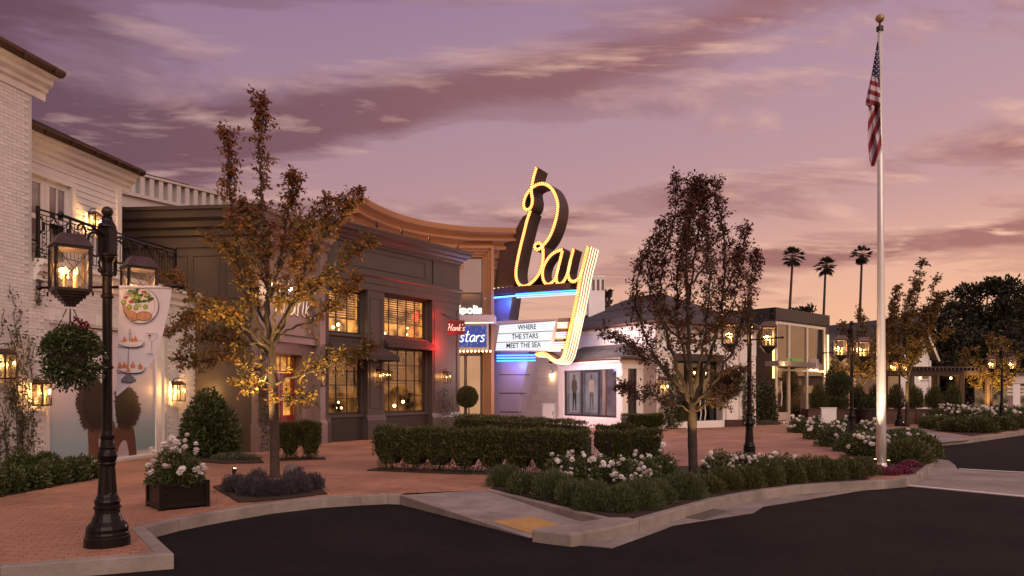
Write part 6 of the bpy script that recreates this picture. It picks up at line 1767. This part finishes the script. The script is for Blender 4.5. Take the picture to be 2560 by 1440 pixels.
# ------------------------------------------------------------------ shrubs, hedges, roses
def hedge(label, A, B, h, dep, n, seed, leaf=.075, mat=m_hedge, bush=.62, name='hedge', cat='hedge'):
    """clipped row of upright bushes from A to B (ground points)"""
    rng = np.random.default_rng(seed)
    A, B = Vector((*A, 0)), Vector((*B, 0)); Lh = (B - A).length; u = (B - A).normalized(); nn = Vector((u.y, -u.x, 0))
    t = thing(name, label, cat, (A + B) / 2, 0, 'clipped hedges')
    k = max(1, round(Lh / bush)); bw = Lh / k
    s = rng.random(n); z = rng.random(n) ** .75; side = rng.integers(0, 5, n)
    ph = np.abs((s * k) % 1 - .5) * 2
    nar = np.clip(1 - .42 * np.clip(.42 - z, 0, 1) / .42 - .05 * ph, .3, 1)
    gap = (ph > .80 - .9 * np.clip(z - .1, 0, .25) + 1.0 * (z > .38)) & (z < .38)
    o = np.where(side < 2, .5, np.where(side == 2, -.5, rng.uniform(-.5, .5, n)))
    z = np.where(side >= 3, np.where(rng.random(n) < .75, 1.0, z), z)
    nar = np.where(z > .9, 1 - .10 * rng.random(n), nar)
    x = s * Lh; 
    jit = rng.normal(0, .022, (n, 3))
    wave = .030 * np.sin(x * 5.1 + seed) + .02 * np.sin(x * 12.3)
    P = np.zeros((n, 3))
    for c in range(2): P[:, c] = A[c] + u[c] * x + nn[c] * (o * dep * nar)
    P[:, 2] = z * h * (1 + wave * (z > .8)); P += jit; P = P[~gap]; o = o[~gap]; z2 = z[~gap]
    D = np.outer(np.sign(o) * (np.abs(o) > .4), np.array(nn)) * .6 + rng.normal(size=(len(P), 3)) * .45 + np.array([0, 0, .8])
    P[:, 2] = np.maximum(.03, P[:, 2])
    L = leaf * rng.uniform(.6, 1.3, len(P))
    link('foliage', leaf_mesh('foliage', P, D, L, L * .30, .2, rng), mat, t, kind='stuff')
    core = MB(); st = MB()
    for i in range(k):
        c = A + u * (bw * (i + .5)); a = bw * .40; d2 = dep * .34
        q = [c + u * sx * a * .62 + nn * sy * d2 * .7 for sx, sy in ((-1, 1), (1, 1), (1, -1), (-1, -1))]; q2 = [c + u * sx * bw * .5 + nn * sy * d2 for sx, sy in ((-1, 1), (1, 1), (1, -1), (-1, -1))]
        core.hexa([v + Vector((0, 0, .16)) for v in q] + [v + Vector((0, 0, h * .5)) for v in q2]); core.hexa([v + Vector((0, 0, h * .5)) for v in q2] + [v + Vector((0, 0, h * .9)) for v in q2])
        for _ in range(3):
            e = c + u * rng.uniform(-.08, .08) + nn * rng.uniform(-.08, .08); st.tube([e, e + Vector((rng.uniform(-.06, .06), 0, .3))], .012, 5)
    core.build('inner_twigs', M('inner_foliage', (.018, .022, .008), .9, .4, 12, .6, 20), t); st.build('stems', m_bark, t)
    w = .12
    structure_soil = MB().hexa([A - u * w + nn * (dep * .55) + Vector((0, 0, -.02)), B + u * w + nn * (dep * .55) + Vector((0, 0, -.02)), B + u * w - nn * (dep * .55) + Vector((0, 0, -.02)), A - u * w - nn * (dep * .55) + Vector((0, 0, -.02)),
        A - u * w + nn * (dep * .55) + Vector((0, 0, .026)), B + u * w + nn * (dep * .55) + Vector((0, 0, .026)), B + u * w - nn * (dep * .55) + Vector((0, 0, .026)), A - u * w - nn * (dep * .55) + Vector((0, 0, .026))])
    structure_soil.build('soil', m_soil, t)
hedge('long clipped hedge in front, left of the ramp roses', (-3.0, 16.7), (1.58, 15.15), .90, .6, 24000, 51, .075)
hedge('clipped hedge behind the long one, below the cinema sign', (-1.85, 26.5), (1.95, 20.6), .88, .6, 13000, 52, .085)
hedge('short clipped hedge right of the long one', (2.0, 15.7), (3.12, 15.9), .86, .6, 8000, 53, .075)
hedge('short clipped hedge just behind the right-hand one', (2.05, 17.9), (2.95, 18.1), .88, .55, 5000, 54, .075)
hedge('small clipped hedge left of the restaurant pilaster by the red doors', (-6.0, 19.1), (-5.02, 19.4), .9, .6, 7000, 55, .075)
hedge('low shrub hedge at the corner of the bay window', G(1560, 1077), G(1652, 1076), .66, .9, 6500, 56, .11, m_shrub, .9)
hedge('low clipped shrub beside the vine-covered lantern corner', G(1680, 1071), G(1722, 1069), .8, .7, 3500, 57, .11, m_hedge, .8)
def bush(name, label, c, w, dep, h, n, mat, seed, leaf=.06, group=None, up=.6, upright=False, cat='shrub', z0=0.02, lw=.32, flower=None, nflower=0, fsize=.05):
    """loose shrub: leaves through an uneven dome, thin stems, optional blooms"""
    rng = np.random.default_rng(seed)
    t = thing(name, label, cat, (c[0], c[1], z0), 0, group)
    lob = rng.normal(size=(9, 3)); lob = unit(lob); lob[:, 2] = np.abs(lob[:, 2])
    D = unit(rng.normal(size=(n, 3))); D[:, 2] = np.abs(D[:, 2])
    rad = .78 + .30 * np.max(np.clip(D @ lob.T, 0, 1) ** 5, axis=1) * rng.uniform(.6, 1.1)
    q = rng.random(n) ** .38 * rad
    P = D * q[:, None] * np.array([w / 2, dep / 2, h]) + np.array([c[0], c[1], z0])
    P += rng.normal(0, .012, P.shape)
    V = D * .6 + rng.normal(size=(n, 3)) * (.35 if upright else .7) + np.array([0, 0, up])
    L = leaf * rng.uniform(.6, 1.35, n)
    link('foliage', leaf_mesh('foliage', P, V, L, L * lw, .22, rng), mat, t, kind='stuff')
    st = MB()
    for i in range(10):
        a = rng.uniform(0, 6.283); e = Vector((c[0] + math.cos(a) * w * .34, c[1] + math.sin(a) * dep * .34, z0 + h * rng.uniform(.5, .85)))
        st.tube([(c[0] + math.cos(a) * .04, c[1] + math.sin(a) * .04, z0 - .01), ((c[0] + e.x) / 2 + .02, (c[1] + e.y) / 2, z0 + h * .3), tuple(e)], [.009, .007, .003], 4, cap=False)
    st.build('stems', m_stem, t)
    if nflower:
        for i in range(nflower):
            d = unit(rng.normal(size=3)); d[2] = abs(d[2]) * .9 + .25; d[1] = -abs(d[1]) if rng.random() < .7 else d[1]; d = d / np.linalg.norm(d)
            p = d * rng.uniform(.92, 1.12) * np.array([w / 2, dep / 2, h]) + np.array([c[0], c[1], z0])
            if i % 3 and i > 2: p = last + rng.normal(0, fsize * .9, 3)
            else: last = p
            o = link('rose_bloom', flower, None, t); o.location = Vector(p) - t.location; o.matrix_parent_inverse = Matrix.Identity(4)
            o.rotation_euler = (rng.uniform(-.6, .9), rng.uniform(-.6, .6), rng.uniform(0, 6.28)); s = fsize * (rng.uniform(.65, 1.05) if rng.random() < .78 else rng.uniform(.3, .5)); o.scale = (s, s, s)
    return t
def rose_mesh():
    m = MB()
    for ring, (n, r, tilt, z) in enumerate(((5, .95, -.15, 0), (6, 1.0, .45, .1), (5, .85, .9, .2), (4, .6, 1.25, .3))):
        for k in range(n):
            a = 6.283 * k / n + ring * .6; dv = Vector((math.cos(a), math.sin(a), 0)); sd = Vector((-math.sin(a), math.cos(a), 0)); upv = Vector((0, 0, 1))
            b = Vector((0, 0, z)); ax = dv * math.cos(tilt) + upv * math.sin(tilt)
            m.add([b, b + ax * r * .55 + sd * r * .48, b + ax * r * .95 + sd * r * .25 + dv * .1, b + ax * r * .95 - sd * r * .25 + dv * .1, b + ax * r * .55 - sd * r * .48], [(0, 1, 2), (0, 2, 3), (0, 3, 4)])
    me = m.mesh(name='rose_bloom'); me.materials.append(m_bloom); return me
ROSE = rose_mesh()
# front bed: rosemary-like mounds along the ramp and kerb, roses behind
row = [(1262, 1219), (1318, 1236), (1375, 1250), (1432, 1264), (1486, 1278), (1540, 1283), (1597, 1277), (1650, 1262), (1702, 1250)]
for i, (px, py) in enumerate(row):
    c = G(px + 9 * math.sin(i * 4.1), py - 2); h = (.44, .36, .47, .33, .42, .38, .46, .36, .42)[i]
    bush('rosemary_bush', 'grey-green feathery mound at the ramp-side bed edge, %s from the left' % ORD[i], c, (.72, .55, .78, .6, .7, .62, .82, .58, .7)[i], .6, h, 5200, m_rosem, 100 + i, .062, 'feathery mounds along the front bed', .75, True, lw=.16, flower=ROSE, nflower=2 if i in (1, 3) else 0, fsize=.03)
for i, (px, py) in enumerate([(1400, 1205), (1450, 1212), (1505, 1214), (1560, 1216), (1612, 1210), (1655, 1200)]):
    c = G(px, py); bush('rose_bush', 'white rose bush between hedge and front mounds, %s from the left' % ORD[i], c, .75, .7, .52 + .06 * (i % 2), 2600, m_rosel, 120 + i, .055, 'white rose bushes in the front bed', .2, False, lw=.5, flower=ROSE, nflower=(22, 36, 34, 28, 20, 16)[i], fsize=.054)
for i, (px, py) in enumerate([(1800, 1205), (1858, 1203), (1915, 1200), (1965, 1198)]):
    c = G(px, py); bush('rose_bush', 'white rose bush right of the dark-leaved tree, %s from the left' % ORD[i], c, .8, .7, .58 - .03 * i, 2600, m_rosel, 130 + i, .055, 'white rose bushes right of the tree', .2, False, lw=.5, flower=ROSE, nflower=(30, 32, 12, 9)[i], fsize=.05)
for i, (px, py) in enumerate([(1762, 1235), (1810, 1228), (1862, 1224), (1915, 1218), (1968, 1212), (2020, 1207), (2070, 1204), (2120, 1200), (2150, 1194)]):
    c = G(px, py - 3); bush('low_shrub', 'dark green low shrub along the kerb right of the tree, %s from the left' % ORD[i], c, .78, .65, (.30, .36, .42, .45, .46, .46, .46, .44, .34)[i], 4600, m_hedge, 140 + i, .06, 'dark low shrubs along the kerb', .7, True, lw=.2)
for i, (px, py) in enumerate([(2005, 1082), (2048, 1098), (2092, 1116), (2132, 1128), (2168, 1140), (2060, 1074), (2110, 1084), (2165, 1102), (2240, 1122), (2280, 1132), (2300, 1146), (2262, 1158)]):
    c = G(px, py); big = i in (10, 11)
    bush('low_shrub' if big else 'rose_bush', ('dense green shrub at the right end of the island bed, %s' % ('rear one' if i == 10 else 'front one')) if big else 'white rose bush in the island bed behind the flagpole, %s of the planting' % ORD[i], c, 1.35, 1.2, .62 if big else .66, 3600, m_hedge if big else m_rosel, 160 + i, .085, 'planting of the island bed', .4, big, lw=.4, flower=ROSE, nflower=0 if big else (34, 36, 24, 16, 20, 32, 30, 30, 38, 14)[i], fsize=.072)
for i, (px, py) in enumerate([(2345, 1072), (2395, 1079), (2445, 1082), (2495, 1076), (2545, 1070)]):
    c = G(px, py); bush('low_shrub', 'dark shrub at the front of the far right bed, %s from the left' % ORD[i], c, 1.9, 1.3, .62, 3600, m_hedge, 180 + i, .12, 'dark shrubs of the far right bed', .5, True, lw=.35)
for i, (px, py) in enumerate([(2352, 1062), (2395, 1066), (2440, 1066), (2500, 1062), (2545, 1058)]):
    c = G(px, py); bush('rose_bush', 'white rose bush at the back of the far right bed, %s from the left' % ORD[i], c, 1.9, 1.4, 1.0, 2800, m_rosel, 190 + i, .11, 'white roses of the far right bed', .3, False, lw=.5, flower=ROSE, nflower=(44, 52, 46, 28, 26)[i], fsize=.09)
# lavender round the uplit tree
m_lav = leafmat('lavender_leaf', [(.055, .055, .045), (.085, .065, .085), (.060, .050, .060), (.11, .075, .12)], .7, .2)
for i, (px, py) in enumerate([(590, 1232), (625, 1240), (662, 1243), (705, 1240), (745, 1234), (780, 1226), (640, 1218), (740, 1214)]):
    c = G(px, py); bush('lavender_clump', 'purple-grey lavender clump round the uplit tree, %s of the clumps' % ORD[i], c, .5, .45, .30, 1700, m_lav, 210 + i, .07, 'lavender round the uplit tree', 1.2, True, lw=.13)
c = G(722, 1216); bo = thing('boulder', 'rounded grey boulder behind the lavender', 'boulder', (*c, 0)); MB().sphere((c[0], c[1] + .2, .2), .17, 12, 8, 1.3).build('stone', M('grey_stone', (.14, .10, .095), .8, .2, 6, .4, 20), bo, smooth=True)
# bed at the foot of the brick wall
for i, (px, py) in enumerate([(-40, 1242), (20, 1232), (75, 1222), (125, 1212), (175, 1204), (215, 1196), (50, 1200), (120, 1192)]):
    c = G(px, py); bush('low_shrub', 'glossy low shrub at the foot of the white brick wall, %s from the left' % ORD[i], c, .72, .6, .44 if i < 6 else .55, 2600, m_shrub, 230 + i, .07, 'low shrubs below the brick wall', .5, False, lw=.42)
bush('camellia_shrub', 'large rounded evergreen shrub against the dark restaurant wing', G(526, 1142), 1.75, 1.5, 1.9, 9000, m_shrub, 250, .12, None, .25, False, lw=.42)
bush('low_shrub', 'pale ground cover at the foot of the large evergreen shrub', G(590, 1150), 1.5, .7, .16, 2200, leafmat('pale_cover', [(.08, .095, .05), (.13, .14, .08), (.20, .2, .14)], .6), 251, .05, None, .6, False, lw=.5)
bush('low_shrub', 'leafy green shrub against the bronze panel wall', G(1912, 1058), 1.6, 1.2, 2.7, 5000, m_ivy, 252, .13, None, .2, False, lw=.5)
bush('low_shrub', 'pale ground cover along the bronze panel wall', G(1905, 1062), 2.2, .8, .2, 1600, leafmat('pale_cover', [(.08, .095, .05), (.13, .14, .08), (.20, .2, .14)], .6), 253, .07, None, .5, False, lw=.5)
bush('low_shrub', 'dark climbing shrub at the right corner of the glass shop', (20.6, 47.2), 1.8, 1.4, 4.2, 5000, m_ivy, 254, .16, None, .2, False, lw=.5)
# magenta flower ring at the flagpole foot
m_mag = leafmat('magenta_flower', [(.20, .02, .08), (.32, .04, .14), (.05, .07, .025), (.26, .03, .10)], .6, .2)
for i, (px, py, w) in enumerate(((2185, 1180, .6), (2215, 1187, .65), (2252, 1184, .55), (2275, 1168, .5), (2150, 1196, .35))):
    bush('flower_patch', 'magenta bedding flowers at the flagpole foot, %s of the patches' % ORD[i], G(px, py), w, .55, .14, 2000, m_mag, 260 + i, .035, 'magenta flowers round the flagpole', .6, False, 'flowers', lw=.7)
# tall grasses behind the rust wall
m_bam = leafmat('bamboo_leaf', [(.06, .075, .02), (.10, .11, .03), (.08, .085, .03), (.13, .11, .045)], .6)
for i in range(8):
    p = FPW.p(-3.8 + i * 1.08, -.45, 0)
    bush('tall_grass', 'tall bamboo-like grass in the rust-brown planter, %s from the left' % ORD[i], (p.x, p.y), 1.0, .6, 1.25, 1500, m_bam, 280 + i, .26, 'tall grasses in the steel planter', 1.4, True, 'grass', .81, .10)

# ------------------------------------------------------------------ planters and baskets
def square_planter():
    a, b, c = G(398, 1281), G(342, 1267), G(519, 1269)
    F = Frame(a, (c[0] - a[0], c[1] - a[1])); S = .72; H = .40
    t = thing('planter_box', 'black square planter box of white roses beside the kerb', 'planter', (*a, 0))
    mb = m_black
    for x in (0, S - .07):
        for o in (0, -S + .07): MB().fbox(F, x, x + .07, o - .07, o, .0, H + .02).build('corner_post', mb, t, bevel=.005)
    for (x0, x1, o0, o1) in ((.07, S - .07, -.05, -.02), (.07, S - .07, -S + .02, -S + .05), (.02, .05, -S + .07, -.07), (S - .05, S - .02, -S + .07, -.07)):
        MB().fbox(F, x0, x1, o0, o1, .05, H).build('side_panel', mb, t)
    for (x0, x1, o0, o1) in ((.07, S - .07, -.055, -.004), (.07, S - .07, -S + .004, -S + .055), (.004, .055, -S + .07, -.07), (S - .055, S - .004, -S + .07, -.07)):
        MB().fbox(F, x0, x1, o0, o1, H - .06, H).build('top_rail', mb, t, bevel=.006); MB().fbox(F, x0, x1, o0, o1, .04, .09).build('bottom_rail', mb, t, bevel=.006)
    MB().fbox(F, .05, S - .05, -S + .05, -.05, .1, H - .05).build('soil', m_soil, t)
    q = F.p(S / 2, -S / 2, 0)
    bush('rose_bush', 'white rose bush growing in the black planter box', (q.x, q.y), .95, .8, .62, 3600, m_rosel, 301, .055, None, .2, False, lw=.5, z0=H - .06, flower=ROSE, nflower=60, fsize=.05)
square_planter()
def basket(loc, r, label, seed, hang, flower=True):
    rng = np.random.default_rng(seed); c = Vector(loc)
    t = thing('hanging_basket', label, 'hanging basket', c, 0, 'baskets of greenery under the lamps')
    MB().lathe([(.03, -.30 * r / .36), (.14, -.24), (.2, -.12), (.22, .0)], c, 14).build('bowl', M('coir', (.05, .03, .02), .9, .3, 9, .5, 30), t)
    cords = MB()
    for k in range(4):
        a = 1.57 * k + .5; cords.tube([c + Vector((math.cos(a) * .2, math.sin(a) * .2, 0)), c + Vector((math.cos(a) * .03, math.sin(a) * .03, hang))], .005, 4)
    cords.build('cords', m_bronze, t)
    n = 6500; D = unit(rng.normal(size=(n, 3))); lob = unit(rng.normal(size=(10, 3)))
    rad = .82 + .26 * np.max(np.clip(D @ lob.T, 0, 1) ** 6, axis=1)
    P = D * (rng.random(n) ** .35 * rad)[:, None] * r * np.array([1, 1, .92]) + np.array(c) + np.array([0, 0, -.02]); low = D[:, 2] < -.2
    P[:, 2] -= np.where(low, rng.random(n) * .14, 0)
    V = D * .7 + rng.normal(size=(n, 3)) * .5; L = .045 * r / .36 * rng.uniform(.6, 1.4, n)
    link('foliage', leaf_mesh('foliage', P, V, L, L * .5, .2, rng), m_shrub, t, kind='stuff')
    if flower:
        k = 45; D = unit(rng.normal(size=(k, 3)) * .13 + np.array([.5, -.3, .75])); P = D * r * 1.02 + np.array(c)
        link('red_flowers', leaf_mesh('red_flowers', P, D + rng.normal(size=(k, 3)), .045, .035, .2, rng), leafmat('deep_red_flower', [(.16, .015, .025), (.24, .02, .04)], .6), t, kind='stuff')
        k = 40; D = unit(rng.normal(size=(k, 3))); P = D * r * 1.0 + np.array(c)
        link('small_flowers', leaf_mesh('small_flowers', P, D + rng.normal(size=(k, 3)) * .3, .025, .022, .2, rng), m_bloom, t, kind='stuff')
def lamp_arm(L, rot, s): return (L[0] - s * .65 * math.sin(rot), L[1] + s * .65 * math.cos(rot))
p = lamp_arm(L1, R(-3), -1); basket((p[0], p[1], 2.20), .318, 'leafy hanging basket under the near lamp', 311, .42)
p = lamp_arm(L2, R(-58), -1); basket((p[0], p[1], 2.02), .33, 'hanging basket with red blooms under the lamp by the dark-leaved tree', 312, .6)
p = lamp_arm(L3, R(-52), -1); basket((p[0], p[1], 2.02), .36, 'hanging basket under the lamp left of the flagpole', 313, .6, False)
def topiary():
    c = AT(1168, 992, 29.5); t = thing('topiary_ball', 'clipped round topiary ball on stems by the restaurant corner', 'topiary', (c.x, 29.5, 0))
    rng = np.random.default_rng(321); n = 6000; D = unit(rng.normal(size=(n, 3))); P = D * (rng.uniform(.86, 1.0, n))[:, None] * .42 + np.array(c)
    L = .06 * rng.uniform(.6, 1.2, n); link('ball', leaf_mesh('ball', P, D + rng.normal(size=(n, 3)) * .6, L, L * .5, .2, rng), m_hedge, t, kind='stuff')
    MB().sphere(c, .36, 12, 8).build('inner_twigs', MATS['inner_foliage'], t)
    s = MB()
    for k in (-.08, .1): s.tube([(c.x + k, 29.5, .5), (c.x + k * .5, 29.5, c.z - .2)], .025, 6)
    s.build('stem', m_bark, t); MB().lathe([(.22, 0), (.26, .1), (.32, .55), (.34, .6), (.30, .6)], (c.x, 29.5, 0), 16).build('pot', m_graydk, t)
    k = 260; P = np.stack([c.x + rng.uniform(-.3, .3, k), 29.5 + rng.uniform(-.3, .3, k), rng.uniform(.6, .72, k)], 1)
    link('pink_flowers', leaf_mesh('pink_flowers', P, rng.normal(size=(k, 3)) + np.array([0, 0, .8]), .06, .05, .2, rng), m_mag, t, kind='stuff')
topiary()
def pot():
    c = G(2172, 1062); t = thing('plant_pot', 'round dark pot with a small shrub behind the roses', 'planter', (*c, 0))
    MB().lathe([(.3, 0), (.4, .1), (.52, .75), (.58, .8), (.58, .88), (.5, .88)], (*c, 0), 16).build('pot', m_graydk, t)
    bush('low_shrub', 'small round shrub growing in the dark pot', c, 1.2, 1.1, .75, 2200, m_shrub, 331, .1, None, .3, False, lw=.45, z0=.85)
pot()
# ------------------------------------------------------------------ climbing plants
def climber(label, F, t0, t1, z0, z1, n, seed, mat=m_ivy, leaf=.07, off=.04, dens=26):
    rng = np.random.default_rng(seed); t = thing('climbing_ivy', label, 'climbing plant', F.p((t0 + t1) / 2, off, z0), 0, 'climbers on the walls')
    v = MB(); P, D = [], []
    for i in range(n):
        x = rng.uniform(t0, t1); z = z0; pts = []; top = z0 + (z1 - z0) * rng.uniform(.45, 1.0)
        while z < top:
            pts.append(F.p(x, off + rng.uniform(-.01, .02), z)); x += rng.normal(0, .045); x = min(max(x, t0 - .05), t1 + .05); z += rng.uniform(.08, .16)
        if len(pts) < 3: continue
        v.tube(pts, .008, 4, cap=False)
        clump = rng.random(len(pts)) < .75
        for j, p in enumerate(pts):
            if not clump[j]: continue
            for _ in range(rng.integers(2, int(dens / 3))):
                P.append(np.array(p) + rng.normal(0, .06, 3) + np.array(F.n) * abs(rng.normal(0, .05))); D.append(np.array(F.n) * .8 + rng.normal(size=3) * .6 + np.array([0, 0, -.3]))
    v.build('vine_stems', M('vine_stem', (.10, .07, .05), .8, .2, 9, .2, 30), t)
    P = np.array(P); L = leaf * rng.uniform(.6, 1.3, len(P)); link('ivy_leaves', leaf_mesh('ivy_leaves', P, np.array(D), L, L * .7, .2, rng), mat, t, kind='stuff')
climber('thin ivy climbing the near brick wall at the left edge', FB, 2.7, 4.15, .1, 4.35, 24, 341, dens=24)
climber('short ivy trail at the brick corner below the balcony', FB, 4.02, 4.25, 3.7, 5.5, 5, 342, dens=18)
climber('vine climbing the restaurant entrance pilaster', FE, -.05, .6, .05, 3.6, 10, 343, dens=22, off=.16)
climber('faint vine on the restaurant corner pilaster', FM, 6.0, 7.0, .05, 2.2, 7, 344, dens=10, off=.05)
climber('vine round the cage lantern on the shop corner', FW, .1, 1.3, .1, 3.4, 16, 345, dens=26, leaf=.12, off=.06)
climber('vine on the right-hand pilaster of the shop', FW, FW.t_at(1852), FW.t_at(1880), .1, 3.6, 12, 346, dens=26, leaf=.12, off=.18)

# ------------------------------------------------------------------ ground uplights
def uplight(px, py, label, aim, power, cone=80, group='ground uplights in the beds', col=(1, .60, .20)):
    c = G(px, py); t = thing('uplight', label, 'uplight', (*c, .02), 0, group)
    z = .18
    MB().tube([(c[0], c[1], 0), (c[0], c[1], z - .02)], .012, 6).build('stake', m_bronze, t)
    d = (Vector(aim) - Vector((c[0], c[1], z))).normalized()
    p = Vector((c[0], c[1], z)); MB().tube([p - d * .05, p + d * .07], [.03, .045], 10).build('head', m_bronze, t)
    MB().tube([p + d * .072, p + d * .078], [.026, .026], 8).build('lens', E('uplight_lens', (1, .62, .24), 12), t)
    lamp_light(t, p + d * .11, power, col, .04, 'SPOT', d, cone)
T1 = Vector((b1_[0], b1_[1], 0))
uplight(585, 1203, 'left uplight at the foot of the tall autumn tree', T1 + Vector((.1, -.1, 4.6)), 1500, 56)
uplight(797, 1222, 'right uplight at the foot of the tall autumn tree', T1 + Vector((-.1, .1, 4.6)), 1300, 56)
T2 = Vector((b2_[0], b2_[1], 0))
uplight(1758, 1200, 'uplight beside the dark-leaved tree trunk', T2 + Vector((.2, .1, 3.0)), 260, 54)
uplight(2188, 1176, 'left uplight at the flagpole foot', Vector((*FP, 5.0)), 420, 40, 'flagpole uplights', (1, .78, .5))
uplight(2222, 1180, 'right uplight at the flagpole foot', Vector((*FP, 4.0)), 420, 40, 'flagpole uplights', (1, .78, .5))
c4 = G(2152, 1056); uplight(2135, 1058, 'uplight under the small tree left of the flagpole', Vector((c4[0], c4[1], 4)), 1300, 70)
c5 = G(2478, 1052); uplight(2480, 1056, 'uplight under the golden tree in the far bed', Vector((c5[0], c5[1], 3.5)), 2200, 70)
c6 = G(2268, 1066); uplight(2258, 1068, 'uplight under the tall thin tree right of the flagpole', Vector((c6[0], c6[1], 5)), 900, 70)
